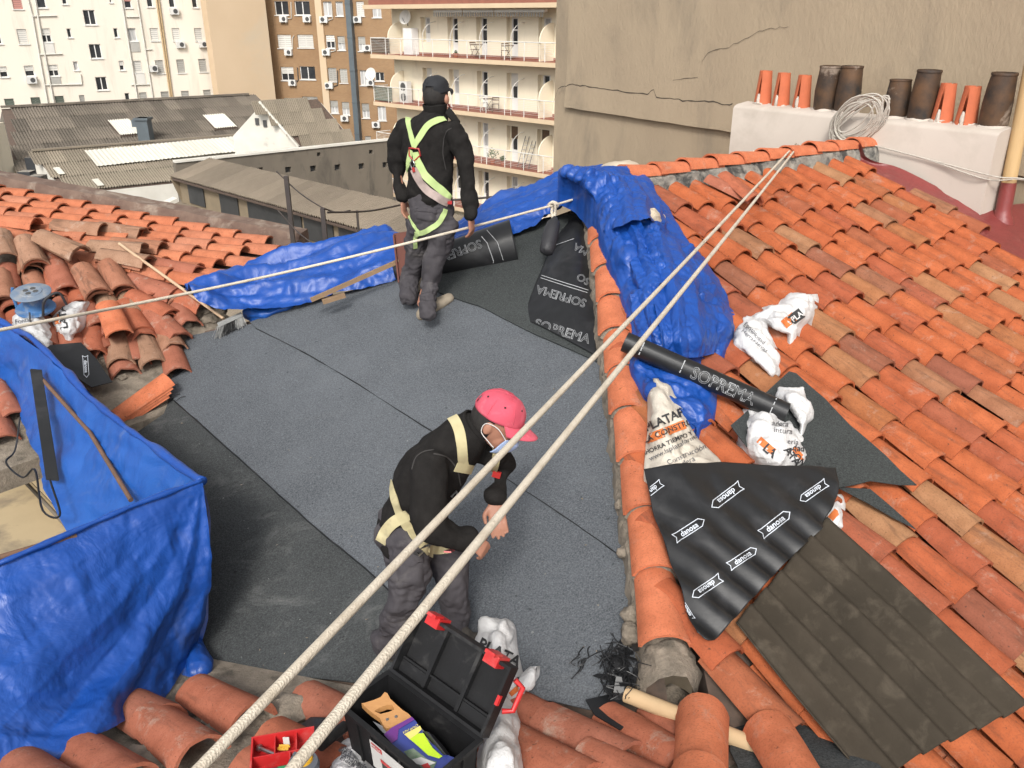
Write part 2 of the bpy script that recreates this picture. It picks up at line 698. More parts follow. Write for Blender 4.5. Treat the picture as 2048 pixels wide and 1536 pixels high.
pm('duct_grey', (0.10, 0.125, 0.14), (0.08, 0.095, 0.105), 1, 0.5)
pm('rail_white', (0.76, 0.74, 0.69), None, 3, 0.4)
pm('fibre_dark', (0.165, 0.138, 0.108), (0.085, 0.072, 0.058), 0.5, 0.95, 0.5, 10, var=0.28, dirt=(0.26, 0.225, 0.18), dscale=1.2, dlo=0.55, dhi=0.75)
pm('fibre_pale', (0.26, 0.22, 0.165), (0.185, 0.155, 0.115), 0.6, 0.95, 0.5, 10, var=0.15, dirt=(0.22, 0.18, 0.14), dscale=1.0)
pm('fibre_mid', (0.215, 0.175, 0.13), (0.15, 0.122, 0.09), 0.7, 0.95, 0.5, 10, var=0.16, dirt=(0.32, 0.28, 0.23), dscale=3.0, dlo=0.62, dhi=0.72)
pm('fibre_clear', (0.66, 0.63, 0.55), (0.58, 0.55, 0.47), 0.8, 0.6, 0.2, 10, var=0.07)
pm('plaster_grey', (0.175, 0.148, 0.115), (0.125, 0.106, 0.083), 0.5, 0.95, 0.4, 6, dirt=(0.075, 0.066, 0.054), dscale=0.8, stretch=(1, 1, 0.4))
pm('plaster_white', (0.70, 0.67, 0.60), (0.58, 0.55, 0.48), 0.7, 0.95, 0.3, 6, dirt=(0.34, 0.31, 0.27), dscale=0.6, dlo=0.6, dhi=0.75)
pm('lantern_glass', (0.03, 0.032, 0.033), (0.05, 0.05, 0.05), 1.5, 0.5)
pm('lantern_wall', (0.25, 0.195, 0.125), (0.19, 0.15, 0.10), 1.5, 0.9)
pm('dark_metal', (0.035, 0.03, 0.028), (0.06, 0.045, 0.038), 8, 0.6, 0.3, 60)
pm('rust', (0.10, 0.06, 0.04), (0.16, 0.085, 0.05), 10, 0.75, 0.4, 70)
pm('reed', (0.05, 0.036, 0.028), (0.09, 0.065, 0.05), 6, 0.9)
pm('clay_pot', (0.42, 0.14, 0.08), None, 6, 0.8)
pm('plant_green', (0.05, 0.09, 0.03), (0.09, 0.13, 0.045), 9, 0.8)
pm('wood_dark', (0.16, 0.10, 0.06), (0.10, 0.065, 0.04), 8, 0.8)


def brick_mat():
    m = bpy.data.materials.new('brickwork')
    nt, b = nodes_of(m)
    v = coords(nt)
    mp = nd(nt, 'ShaderNodeMapping'); mp.inputs['Rotation'].default_value = (math.pi / 2, 0, 0)
    nt.links.new(v, mp.inputs[0])
    br = nd(nt, 'ShaderNodeTexBrick', Scale=1.0)
    br.inputs['Color1'].default_value = (0.32, 0.185, 0.085, 1)
    br.inputs['Color2'].default_value = (0.27, 0.150, 0.070, 1)
    br.inputs['Mortar'].default_value = (0.31, 0.225, 0.14, 1)
    br.inputs['Mortar Size'].default_value = 0.012
    br.inputs['Brick Width'].default_value = 0.26
    br.inputs['Row Height'].default_value = 0.075
    nt.links.new(mp.outputs[0], br.inputs['Vector'])
    f = tex(nt, v, 0.5, 6, 0.6)
    c = mixc(nt, ramp(nt, [(0.4, (0, 0, 0)), (0.75, (0.5, 0.5, 0.5))], f), br.outputs[0], (0.20, 0.11, 0.055))
    nt.links.new(c, b.inputs['Base Color'])
    b.inputs['Roughness'].default_value = 0.9
    MATS['brickwork'] = m


brick_mat()
m = MB().poly([V((-1500, -300, GROUND_Z)), V((1500, -300, GROUND_Z)), V((1500, 2500, GROUND_Z)), V((-1500, 2500, GROUND_Z))])
prop(m.build('ground', MATS['asphalt']), kind='structure')


class Fac:
    """vertical facade plane; u runs to the right as seen from outside, n points out"""
    def __init__(s, a, b):
        s.a = V((a[0], a[1], 0)); b = V((b[0], b[1], 0))
        s.L = (b - s.a).length
        s.u = (b - s.a).normalized()
        s.n = V((s.u.y, -s.u.x, 0))
        if s.n.dot(-s.a) < 0: s.n = -s.n

    def uz(s, px, py, back=0.0):
        d = ray(px, py)
        o = s.a - s.n * back
        t = o.dot(s.n) / d.dot(s.n)
        p = d * t
        return (p - o).dot(s.u), p.z

    def P(s, u, z, out=0.0):
        return s.a + s.u * u + s.n * out + V((0, 0, z))

    def rect(s, x0, y0, x1, y1, back=0.0):
        xm, ym = (x0 + x1) / 2, (y0 + y1) / 2
        u0, _ = s.uz(x0, ym, back); u1, _ = s.uz(x1, ym, back)
        _, z1 = s.uz(xm, y0, back); _, z0 = s.uz(xm, y1, back)
        return [u0, z0, u1, z1]

    def box(s, m, u0, z0, u1, z1, o0, o1):
        m.box(s.P(u0, z0, o0), s.u * (u1 - u0), V((0, 0, z1 - z0)), s.n * (o1 - o0))
        return m

    def wall(s, name, u0, u1, z0, z1, rects, mat, parent, depth=0.22, back=0.0, thick=6.0):
        m = MB()
        xs = sorted({u0, u1} | {r[0] for r in rects} | {r[2] for r in rects})
        zs = sorted({z0, z1} | {r[1] for r in rects} | {r[3] for r in rects})
        xs = [x for x in xs if u0 <= x <= u1]; zs = [z for z in zs if z0 <= z <= z1]
        idx = {}

        def vid(i, j):
            if (i, j) not in idx:
                idx[(i, j)] = len(m.v); m.v.append(s.P(xs[i], zs[j], -back))
            return idx[(i, j)]
        for i in range(len(xs) - 1):
            cx = (xs[i] + xs[i + 1]) / 2
            rr = [r for r in rects if r[0] < cx < r[2]]
            j = 0
            while j < len(zs) - 1:
                def hole(j): 
                    cz = (zs[j] + zs[j + 1]) / 2
                    return any(r[1] < cz < r[3] for r in rr)
                if hole(j):
                    j += 1; continue
                k = j
                while k < len(zs) - 1 and not hole(k): k += 1
                m.f.append([vid(i, j), vid(i + 1, j), vid(i + 1, k), vid(i, k)])
                j = k
        for r in rects:
            p = [(r[0], r[1]), (r[2], r[1]), (r[2], r[3]), (r[0], r[3])]
            for k in range(4):
                a, b = p[k], p[(k + 1) % 4]
                m.add([s.P(*a, -back), s.P(*b, -back), s.P(*b, -back - depth), s.P(*a, -back - depth)], [[0, 1, 2, 3]])
        # sides and top of the block
        c = [s.P(u0, z0, -back), s.P(u1, z0, -back), s.P(u1, z0, -back - thick), s.P(u0, z0, -back - thick)]
        H = V((0, 0, z1 - z0))
        m.add(c + [p + H for p in c], [[1, 2, 6, 5], [2, 3, 7, 6], [3, 0, 4, 7], [4, 5, 6, 7]])
        me = m.mesh(name)
        return link(name, me, MATS[mat], parent)

    def window(s, parent, r, kind, back=0.0, sill=True, fm='frame_white', glass='glass_dark'):
        u0, z0, u1, z1 = r
        w, h = u1 - u0, z1 - z0
        m = MB(); b = -back
        t = 0.06
        s.box(m, u0, z0, u0 + t, z1, b - 0.20, b - 0.12); s.box(m, u1 - t, z0, u1, z1, b - 0.20, b - 0.12)
        s.box(m, u0 + t, z0, u1 - t, z0 + t, b - 0.20, b - 0.12); s.box(m, u0 + t, z1 - t, u1 - t, z1, b - 0.20, b - 0.12)
        if w > 0.75:
            c = (u0 + u1) / 2
            s.box(m, c - 0.04, z0 + t, c + 0.04, z1 - t, b - 0.195, b - 0.125)
        o = m.build('window', MATS[fm], parent)
        s.box(MB(), u0 + t, z0 + t, u1 - t, z1 - t, b - 0.21, b - 0.17).build('pane', MATS['curtain' if 'c' in kind else glass], o)
        fr = {'s': 0.98, 'g': 0.98, 'n': 0.98, 'r': 0.98, 'h': 0.5, 'R': 0.45, 'H': 0.5}.get(kind[0], 0)
        if fr:
            mt = {'g': 'shutter_grey', 'H': 'shutter_grey', 'n': 'shutter_green', 'r': 'shutter_red', 'R': 'shutter_red'}.get(kind[0], 'shutter')
            zb = z1 - h * fr
            mm = MB(); n = max(3, int((z1 - zb) / 0.16))
            for i in range(n):
                a = zb + (z1 - zb) * i / n
                s.box(mm, u0 + 0.02, a, u1 - 0.02, a + (z1 - zb) / n * 0.9, b - 0.118, b - 0.085)
            mm.build('shutter', MATS[mt], o)
        if sill:
            s.box(MB(), u0 - 0.08, z0 - 0.07, u1 + 0.08, z0 - 0.003, b - 0.1, b + 0.09).build('sill', MATS[fm], o)
        return o

    def air_con(s, parent, px, py, back=0.0, w=0.8, h=0.55, fan=0.62):
        u, z = s.uz(px, py, back)
        b = -back
        o = s.box(MB(), u - w / 2, z - h / 2, u + w / 2, z + h / 2, b + 0.06, b + 0.34).build('air_conditioner', MATS['ac_white'], parent)
        c = s.P(u + (fan - 0.5) * w, z, b + 0.342)
        MB().lathe(c, s.n, [(0.001, 0.004), (h * 0.2, 0.004), (h * 0.36, 0.004), (h * 0.38, 0.0)], 14).build('fan_grille', MATS['ac_dark'], o)
        k = MB(); s.box(k, u - w * 0.4, z - h / 2 - 0.06, u - w * 0.34, z - h / 2 - 0.003, b, b + 0.34); s.box(k, u + w * 0.34, z - h / 2 - 0.06, u + w * 0.4, z - h / 2 - 0.003, b, b + 0.34)
        k.build('bracket', MATS['pipe_white'], o)
        return o

    def pipe(s, parent, pts, r, mat, name='pipe', back=0.0):
        q = [s.P(*s.uz(x, y, back), r - back + 0.02) for x, y in pts]
        return MB().tube(q, r, 8).build(name, MATS[mat], parent, smooth=50)


# ---- white apartment block
fw = Fac((-44.3, 77.0), (-29.3, 87.5))
wb = empty('apartment_building', fw.P(0, GROUND_Z), 'white rendered apartment block with shutters and air conditioners behind the long dark warehouse roof', 'building')
K = 4.654
WIN = [(115, -20, 205, 85, 'r'), (340, -40, 425, 75, 'd'), (575, -50, 620, 40, 'd'), (1015, -50, 1040, 25, 'd'), (1155, -40, 1220, 75, 'R'),
       (1365, -50, 1420, 65, 'd'), (1570, -50, 1625, 70, 'd'), (1785, -50, 1835, 72, 'd'), (780, 92, 890, 232, 'd'),
       (-60, 290, 10, 410, 'd'), (165, 270, 255, 410, 's'), (385, 265, 475, 395, 'h'), (625, 265, 665, 350, 'd'), (835, 410, 945, 545, 'd'),
       (1060, 262, 1100, 350, 'd'), (1195, 262, 1270, 385, 'dc'), (1400, 262, 1475, 380, 's'), (1605, 262, 1675, 380, 's'), (1812, 262, 1882, 380, 's'),
       (-5, 620, 70, 720, 'h'), (230, 610, 318, 710, 'h'), (450, 603, 545, 710, 'h'), (685, 572, 728, 655, 'dc'), (895, 715, 1000, 840, 'd'),
       (1110, 565, 1155, 655, 'h'), (1245, 565, 1320, 675, 's'), (1450, 560, 1525, 685, 'g'), (1648, 553, 1720, 680, 'g'), (1852, 548, 1922, 670, 'g'),
       (45, 918, 135, 1000, 'n'), (290, 905, 380, 990, 'n'), (515, 893, 600, 980, 'n'), (740, 885, 790, 960, 'g'), (1165, 865, 1210, 950, 'd'),
       (1300, 860, 1370, 950, 'g'), (1500, 852, 1575, 940, 'g'), (1690, 845, 1762, 930, 'g'), (1895, 835, 1965, 920, 'g')]
RW = [fw.rect(a / K, b / K, c / K, d / K) for a, b, c, d, k in WIN]
fw.wall('wall', -8, fw.L, GROUND_Z, 14, RW, 'white_render', wb)
for r, w in zip(RW, WIN):
    fw.window(wb, r, w[4], sill=w[4][0] != 'n')
for a, b, c, d, mt in [(408, 402, 505, 498, 'shutter'), (1215, 388, 1298, 482, 'shutter_grey'), (475, 716, 565, 798, 'shutter_grey'), (1266, 682, 1350, 780, 'shutter')]:
    r = fw.rect(a / K, b / K, c / K, d / K)
    fw.box(MB(), r[0], r[1], r[2], r[3], 0.0, 0.06).build('balcony_panel', MATS[mt], wb)
for x, y in [(1615, 105), (1675, 415), (1885, 412), (290, 745)]:
    fw.air_con(wb, x / K, y / K)
fw.air_con(wb, 1425 / K, 637 / K, w=0.7, h=0.6)
for pts, r, mt in [([(255, -20), (300, 150), (445, 975)], 0.07, 'pipe_white'), ([(322, -20), (350, 150), (503, 975)], 0.07, 'pipe_white'),
                   ([(1125, -20), (1282, 950)], 0.08, 'pipe_white'), ([(1272, -20), (1427, 945)], 0.07, 'pipe_white'),
                   ([(1452, -20), (1590, 935)], 0.09, 'pipe_ochre'), ([(1474, -20), (1606, 935)], 0.08, 'pipe_ochre'),
                   ([(290, 152), (525, 146)], 0.06, 'pipe_white'), ([(365, 508), (578, 500)], 0.06, 'pipe_white'),
                   ([(412, 792), (762, 785), (748, 690)], 0.06, 'pipe_white'), ([(1175, 157), (1300, 155)], 0.06, 'pipe_white'), ([(1220, 790), (1392, 785)], 0.06, 'pipe_white'),
                   ([(1340, 462), (1415, 460)], 0.05, 'pipe_white')]:
    fw.pipe(wb, [(x / K, y / K) for x, y in pts], r, mt)

# ---- beige blind gable
fb = Fac((at_y(425, 100, 85).x, 85.0), (at_y(541, 100, 88.5).x, 88.5))
bb = empty('blind_building', fb.P(0, GROUND_Z), 'tall windowless beige rendered wall between white block and brick block', 'building')
fb.wall('wall', 0.0, fb.L, GROUND_Z, 14, [], 'beige_render', bb, thick=1.5)

# ---- brick block: two wings
K2 = 5.121
def bx(x, y): return 400 + x / K2, y / K2
xa, xb, xc = at_y(541, 100, 89).x, at_y(641, 100, 89).x, at_y(775, 100, 87).x
fl_ = Fac((xa - 0.5, 90.5), (xb, 89.0))
fr_ = Fac((xb + 0.35, 88.3), (xc + 6, 86.0))
br = empty('brick_building', fl_.P(0, GROUND_Z), 'brown brick apartment block with shutters and many air conditioners', 'building')
WL = [(765, 10, 905, 155, 'd'), (970, 10, 1125, 155, 'd'), (795, 355, 935, 495, 's'), (1000, 355, 1160, 490, 's'), (830, 685, 960, 825, 'h'),
      (1025, 680, 1180, 815, 'd'), (860, 1005, 990, 1100, 'g'), (1050, 990, 1205, 1090, 'g')]
WR = [(1262, 15, 1350, 165, 'dc'), (1390, 15, 1465, 165, 'dc'), (1290, 360, 1380, 495, 'h'), (1410, 370, 1485, 515, 'Hc'), (1312, 695, 1400, 835, 'g'),
      (1432, 705, 1510, 850, 'g'), (1335, 1030, 1415, 1160, 'Hc'), (1455, 1045, 1530, 1180, 'Hc'), (1600, 15, 1680, 165, 's'), (1765, 55, 1855, 180, 'dc'),
      (1620, 375, 1695, 525, 'Hc'), (1640, 720, 1715, 875, 'dc'), (1790, 740, 1885, 830, 'd'), (1660, 1060, 1735, 1210, 'Hc'), (1820, 1090, 1905, 1235, 'dc'),
      (1690, 1395, 1750, 1480, 'g'), (1480, 1360, 1545, 1440, 'g')]
for fac, W, u1 in ((fl_, WL, fl_.L), (fr_, WR, fr_.L)):
    rr = [fac.rect(*bx(a, b), *bx(c, d)) for a, b, c, d, k in W]
    fac.wall('wall', 0, u1, GROUND_Z, 14, rr, 'brickwork', br)
    for r, w in zip(rr, W): fac.window(br, r, w[4])
for x, y in [(865, 195), (1105, 195), (915, 535), (955, 845)]:
    fl_.air_con(br, *bx(x, y))
for x, y, f in [(1275, 200, .4), (1620, 200, .4), (1300, 535, .4), (1715, 490, .6), (1330, 875, .3), (1750, 845, .6), (1490, 1210, .5), (1810, 1275, .5)]:
    fr_.air_con(br, *bx(x, y), fan=f)
for f, pts in [(fl_, [(905, 190), (940, 190), (935, 20)]), (fl_, [(950, 500), (950, 390), (965, 365)]), (fl_, [(995, 835), (1010, 815), (1000, 690)]),
               (fr_, [(1310, 210), (1360, 195), (1350, 40)]), (fr_, [(1340, 530), (1390, 520), (1382, 385)]), (fr_, [(1370, 885), (1412, 870), (1410, 720)])]:
    f.pipe(br, [bx(*p) for p in pts], 0.045, 'pipe_white' if pts[0][1] < 600 else 'ac_dark')
fr_.box(MB(), -0.35, GROUND_Z, 0.32, 14, 0.0, 0.12).build('corner_strip', MATS['beige_render'], br)
u0, _ = fr_.uz(*bx(1560, 700)); u1, _ = fr_.uz(*bx(1610, 700))
dm = MB(); fr_.box(dm, u0, GROUND_Z, u1, 14, 0.0, 0.75)
for k in range(10): fr_.box(dm, u0 - 0.03, -14 + k * 3.0, u1 + 0.03, -13.9 + k * 3.0, 0.0, 0.79)
dm.build('extraction_duct', MATS['duct_grey'], br)

# ---- cream block with balconies
BA, BB = V((-9.44, 59.4, 0)), V((2.4, 48.0, 0))
fc = Fac(BA, BA + (BB - BA) * 1.25)
cb = empty('balcony_building', fc.P(0, GROUND_Z), 'cream apartment block with long red-floored balconies and white railings', 'building')
BK = 1.25                                            # balcony depth
K3 = 5.389
def c3(x, y): return 740 + x / K3, y / K3
def c4(x, y): return 740 + x / K3, 180 + y / K3
FLOORS = [0.62, -2.36, -5.36, -8.36, -11.36]
DU = [(fc.uz(*c3(a, 300), BK)[0], fc.uz(*c3(b, 300), BK)[0]) for a, b in [(545, 648), (835, 945), (1145, 1262), (1470, 1597), (1815, 1955)]]
rects, kinds = [], []
for fi, zf in enumerate(FLOORS[1:]):
    for di, (a, b) in enumerate(DU):
        if fi == 2 and di == 0: continue
        z0 = zf + 0.02 if not (di == 0) else zf + 0.75
        if fi == 0 and di == 0: z0 = zf + 0.8
        rects.append([a, z0, b, zf + 2.25]); kinds.append((fi, di))
fc.wall('wall', 0.9, fc.L + 6, GROUND_Z, 0.4, rects, 'cream_render', cb, depth=0.45, back=BK)
for r, (fi, di) in zip(rects, kinds):
    u0, z0, u1, z1 = r
    m = MB(); b = -BK - 0.30
    uu0 = u0 + (u1 - u0) * 0.18
    t = 0.075
    fc.box(m, uu0, z0, uu0 + t, z1, b - .1, b); fc.box(m, u1 - t, z0, u1, z1, b - .1, b); fc.box(m, uu0 + t, z1 - t, u1 - t, z1, b - .1, b)
    zp = z0 + (z1 - z0) * 0.36
    fc.box(m, uu0 + t, z0, u1 - t, zp, b - .09, b - .01)
    fc.box(m, uu0 + t, z0 + (z1 - z0) * 0.68, u1 - t, z0 + (z1 - z0) * 0.72, b - .09, b - .01)
    c = (uu0 + u1) / 2 + 0.08
    fc.box(m, c - .03, zp, c + .03, z1 - t, b - .085, b - .012)
    o = m.build('balcony_door', MATS['door_white'], cb)
    fc.box(MB(), uu0 + t, zp, u1 - t, z1 - t, b - .098, b - .07).build('pane', MATS['glass_dark' if (fi * 3 + di) % 4 else 'curtain'], o)
    if (fi, di) in ((1, 0), (1, 3), (2, 3), (2, 4), (1, 1)):
        fc.box(MB(), uu0, z1 - (0.75 if di != 1 else 0.45), u1, z1, b + 0.002, b + .05).build('shutter', MATS['shutter' if fi == 1 else 'wood_dark'], o)
    m = MB(); fc.box(m, u0, z0, uu0 - 0.003, z1, b - 0.1, b - 0.02); m.build('reveal', MATS['cream_render'], o)
for fi, zf in enumerate(FLOORS):
    top = fi == 0
    fc.box(MB(), 0 if not top else -0.2, zf - 0.24, fc.L + 5, zf, -BK - 0.0, 0.02 if not top else 0.25).build('slab', MATS['slab_paint'], cb)
    if top:
        fc.box(MB(), 0, zf + 0.003, fc.L + 5, zf + 0.35, -BK, -0.1).build('roof_edge', MATS['red_floor'], cb)
        continue
    fc.box(MB(), 0.03, zf + 0.003, fc.L + 5, zf + 0.03, -BK, -0.03).build('floor_tiles', MATS['red_floor'], cb)
    fc.box(MB(), 0.9, zf + 0.03, fc.L + 5, zf + 0.17, -BK + 0.002, -BK + 0.03).build('skirting', MATS['red_floor'], cb)
    rl = MB(); Lr = fc.L + 3
    rl.tube([fc.P(0.05, zf + 1.0, -0.05), fc.P(Lr, zf + 1.0, -0.05)], 0.03, 6)
    rl.tube([fc.P(0.05, zf + 1.0, -BK), fc.P(0.05, zf + 1.0, -0.05)], 0.03, 6)
    ro = rl.build('railing', MATS['rail_white'], cb)
    n = int(Lr / 1.55)
    for i in range(n + 1):
        MB().tube([fc.P(0.05 + i * 1.55, zf, -0.05), fc.P(0.05 + i * 1.55, zf + 1.0, -0.05)], 0.026, 6).build('post', MATS['rail_white'], ro)
    wm = MB()
    for k in range(1, 9):
        z = zf + 0.09 + k * 0.095
        wm.tube([fc.P(0.05, z, -0.05), fc.P(Lr, z, -0.05)], 0.0065, 4)
        wm.tube([fc.P(0.05, z, -BK), fc.P(0.05, z, -0.05)], 0.0065, 4)
    wm.build('wire', MATS['rail_white'], ro)
    # quarter-round fins between the doors
    fins = [0.9 + 0.9] + [(DU[i][1] + DU[i + 1][0]) / 2 - 0.25 for i in range(4)] + [DU[4][1] + 0.15]
    for k, u in enumerate(fins):
        full = k == 0 or k == 5
        R_ = BK - 0.1
        hh = 1.05
        outer = [(-BK + 0.02 + R_ * math.sin(a), zf + hh + (0.95) * math.cos(a)) for a in [i * math.pi / 2 / 8 for i in range(9)]]
        if full:
            prof = [(-BK + 0.02, zf + 0.03)] + outer + [(-BK + 0.02 + R_, zf + 0.03)]
            pts = [fc.P(u, z, o_) for o_, z in prof]
            MB().prism(pts, fc.u * 0.07).build('partition', MATS['cream_render'], cb)
        else:
            MB().tube([fc.P(u, z, o_) for o_, z in outer] + [fc.P(u, zf + 0.03, -BK + 0.02 + R_)], 0.018, 5).build('partition_rail', MATS['rail_white'], cb)
# awnings, cabinet, screens, dishes
for a, b in [(715, 1020), (1035, 1360), (1375, 1915)]:
    u0, u1 = fc.uz(*c3(a, 90), 0.5)[0], fc.uz(*c3(b, 100), 0.5)[0]
    m = MB(); fc.box(m, u0, 0.16, u1, 0.30, -0.5, -0.25)
    o = m.build('awning', MATS['rail_white'], cb)
    k = 0; u = u0; mm = MB()
    while u < u1 - 0.1:
        fc.box(mm, u, -0.06, u + 0.1, 0.16, -0.27, -0.255); u += 0.2
    mm.build('valance', MATS['shutter_grey'], o)
u0, u1 = fc.uz(*c3(390, 400), 0.9)[0], fc.uz(*c3(510, 400), 0.9)[0]
o = fc.box(MB(), u0, -2.32, u1 - 0.25, -0.75, -BK + 0.05, -BK + 0.6).build('cabinet', MATS['door_white'])
prop(o, 'white metal cabinet standing on the top balcony under a satellite dish', 'cabinet')
for zf, ma in ((-2.36, 'reed'), (-5.36, 'shutter_green')):
    m = MB()
    for k in range(11): fc.box(m, 0.08, zf + 0.1 + k * 0.085, 1.95, zf + 0.17 + k * 0.085, -0.09, -0.07)
    prop(m.build('privacy_screen', MATS[ma]), 'dark brown reed screen tied to the corner of the top balcony railing' if ma == 'reed' else 'dark green screen tied to the balcony railing beside twin air conditioner fans', 'screen')


def dish(p, n, r, name, label, parent=None):
    n = V(n).normalized()
    m = MB().lathe(p, n, [(0.001, 0.0), (r * 0.5, 0.03), (r * 0.85, 0.09), (r, 0.13), (r * 0.99, 0.14), (r * 0.5, 0.045), (0.001, 0.02)], 20)
    o = m.build(name, MATS['rail_white'], parent, smooth=60)
    MB().tube([p, p - n * 0.15 - V((0, 0, 0.45))], 0.03, 6).build('mast', MATS['ac_dark'], o)
    MB().tube([p - V((0, 0, r * 0.9)) + n * 0.1, p + n * 0.45 - V((0, 0, 0.1))], 0.015, 5).build('arm', MATS['ac_dark'], o)
    if label: prop(o, label, 'satellite dish')
    return o


p = fc.P(*fc.uz(*c3(390, 190), 0.7), -0.7)
dish(p, (-0.5, -0.85, 0.25), 0.44, 'satellite_dish', 'large white satellite dish above the cabinet on the top balcony')
p = fc.P(*fc.uz(*c3(18, 800), -0.3), 0.3)
dish(p, (-0.4, -0.9, 0.2), 0.40, 'satellite_dish', 'white satellite dish mounted outside the end of the second balcony')
u, z = fc.uz(*c3(380, 985), 0.9)
o = fc.box(MB(), u - 0.3, -5.32, u + 0.55, -4.0, -1.0, -0.62).build('heat_pump', MATS['ac_white'])
prop(o, 'tall white air conditioner with two fans on the second balcony', 'air conditioner')
for zz in (-4.98, -4.33):
    MB().lathe(fc.P(u + 0.12, zz, -0.618), fc.n, [(0.001, 0.004), (0.26, 0.004), (0.27, 0)], 16).build('fan_grille', MATS['ac_dark'], o)


def bistro_chair(u, zf, out, ang, label, grp, mat='wood_dark'):
    base = fc.P(u, zf + 0.035, out)
    R_ = Matrix.Rotation(ang, 3, 'Z')
    o = empty('folding_chair', base, label, 'chair', grp)
    def q(x, y, z): return base + R_ @ V((x, y, z))
    for s in (-1, 1):
        MB().tube([q(0.2 * s, -0.2, 0), q(0.2 * s, 0.2, 0.86)], 0.014, 5).build('leg', MATS[mat], o)
        MB().tube([q(0.18 * s, 0.2, 0), q(0.18 * s, -0.2, 0.45)], 0.014, 5).build('leg', MATS[mat], o)
    m = MB()
    for k in range(5): m.box(q(-0.2, -0.2 + k * 0.08, 0.45), R_ @ V((0.4, 0, 0)), R_ @ V((0, 0.06, 0)), V((0, 0, 0.02)))
    m.build('seat', MATS[mat], o)
    for z in (0.68, 0.8):
        MB().box(q(-0.2, 0.17 + (z - 0.68) * 0.4, z), R_ @ V((0.4, 0, 0)), R_ @ V((0, 0.015, 0)), V((0, 0, 0.07))).build('backrest', MATS[mat], o)


def bistro_table(u, zf, out, label, mat='wood_dark'):
    base = fc.P(u, zf + 0.035, out)
    o = empty('folding_table', base, label, 'table')
    for s in (-1, 1):
        MB().tube([base + V((0.25 * s, -0.22, 0)), base + V((-0.25 * s, 0.22, 0.72))], 0.015, 5).build('leg', MATS[mat], o)
    MB().cbox(base + V((0, 0, 0.735)), 0.6, 0.6, 0.03).build('table_top', MATS[mat], o)


for fi, xs, yy, mt in ((0, (1110, 1440), 480, 'wood_dark'), (1, (1215, 1340), 1080, 'ac_white')):
    zf = FLOORS[1 + fi]
    for k, x in enumerate(xs):
        u = fc.uz(*c3(x, yy), 0.6)[0]
        bistro_chair(u, zf, -0.7, 0.6 + k * 2.6, ('slatted folding chair in front of the third balcony door on the top floor' if k == 0 else 'slatted folding chair by the small pots on the top balcony') if fi == 0 else ('white folding chair at the bistro table on the second balcony' if k == 0 else 'dark folding chair at the bistro table on the second balcony'), 'folding chairs on the top balcony' if fi == 0 else 'folding chairs on the second balcony', 'wood_dark' if not (fi == 1 and k == 0) else 'ac_white')
        if fi == 0:
            bistro_table(u + 0.45, zf, -0.55, 'slatted folding table on the top balcony' if k == 0 else 'slatted folding table on the top balcony near a row of small pots')
bistro_table(fc.uz(*c3(1275, 1080), 0.6)[0], FLOORS[2], -0.6, 'small bistro table with chairs on the second balcony')
for x, k in ((1650, 0), (1722, 1)):
    u = fc.uz(*c4(x, 640), 0.8)[0]
    o = empty('step_ladder', fc.P(u, -8.33, -0.5), 'taller folded step ladder leaning on the third balcony wall' if k == 0 else 'shorter folded step ladder leaning on the third balcony wall', 'ladder')
    h = 1.75 - 0.22 * k
    for s in (-0.18, 0.18):
        MB().tube([fc.P(u + s, -8.33, -0.5), fc.P(u + s * 0.8, -8.33 + h, -BK + 0.08)], 0.022, 6).build('rail', MATS['ac_dark'], o)
    for i in range(6):
        f = (i + 1) / 7
        MB().beam(fc.P(u - 0.17, -8.33 + h * f, -0.5 - (BK - 0.58) * f), fc.P(u + 0.17, -8.33 + h * f, -0.5 - (BK - 0.58) * f), 0.07, 0.02).build('tread', MATS['shutter_grey'], o)


def pot_plant(p, r, h, label):
    o = MB().lathe(p, (0, 0, 1), [(0.001, 0), (r * 0.7, 0), (r, 0.22), (r * 0.9, 0.22), (0.001, 0.2)], 12).build('potted_plant', MATS['clay_pot'], smooth=40)
    m = MB(); rnd = random.Random(int(p.x * 100))
    for i in range(90):
        d = V((rnd.gauss(0, 1), rnd.gauss(0, 1), rnd.gauss(0, 0.8))).normalized() * h * 0.5 * rnd.random() ** 0.5
        c = p + V((0, 0, 0.22 + h * 0.5)) + d
        a = V((rnd.gauss(0, 1), rnd.gauss(0, 1), rnd.gauss(0, 1))).normalized() * 0.07
        b = a.orthogonal().normalized() * 0.03
        m.add([c - a, c + b, c + a, c - b], [[0, 1, 2, 3]])
    m.build('foliage', MATS['plant_green'], o)
    prop(o, label, 'plant')


for (x, y, f, lb, h) in [(925, 560, 0, 'terracotta pot on the top balcony beside a white door', 0.15), (1320, 690, 2, 'bushy potted plant on the third balcony', 0.8), (1430, 770, 2, 'low dark potted plant on the third balcony', 0.35)]:
    u = fc.uz(*(c3 if f == 0 else c4)(x, y), 0.4)[0]
    pot_plant(fc.P(u, FLOORS[1 + f] + 0.035, -0.4), 0.17, h, lb)

# ---- warehouses in the courtyard


def sheet_mesh(w, l, waves, amp, name):
    key = (round(w, 2), round(l, 2), waves)
    n = waves * 4
    vs, fs = [], []
    for j in (0, 1):
        for i in range(n + 1):
            vs.append((w * (i / n), l * j, amp * math.sin(2 * math.pi * waves * i / n)))
    for i in range(n):
        fs.append((i, i + 1, n + 2 + i, n + 1 + i))
    me = bpy.data.meshes.new(name); me.from_pydata(vs, [], fs)
    smooth_mesh(me, 180)
    return me


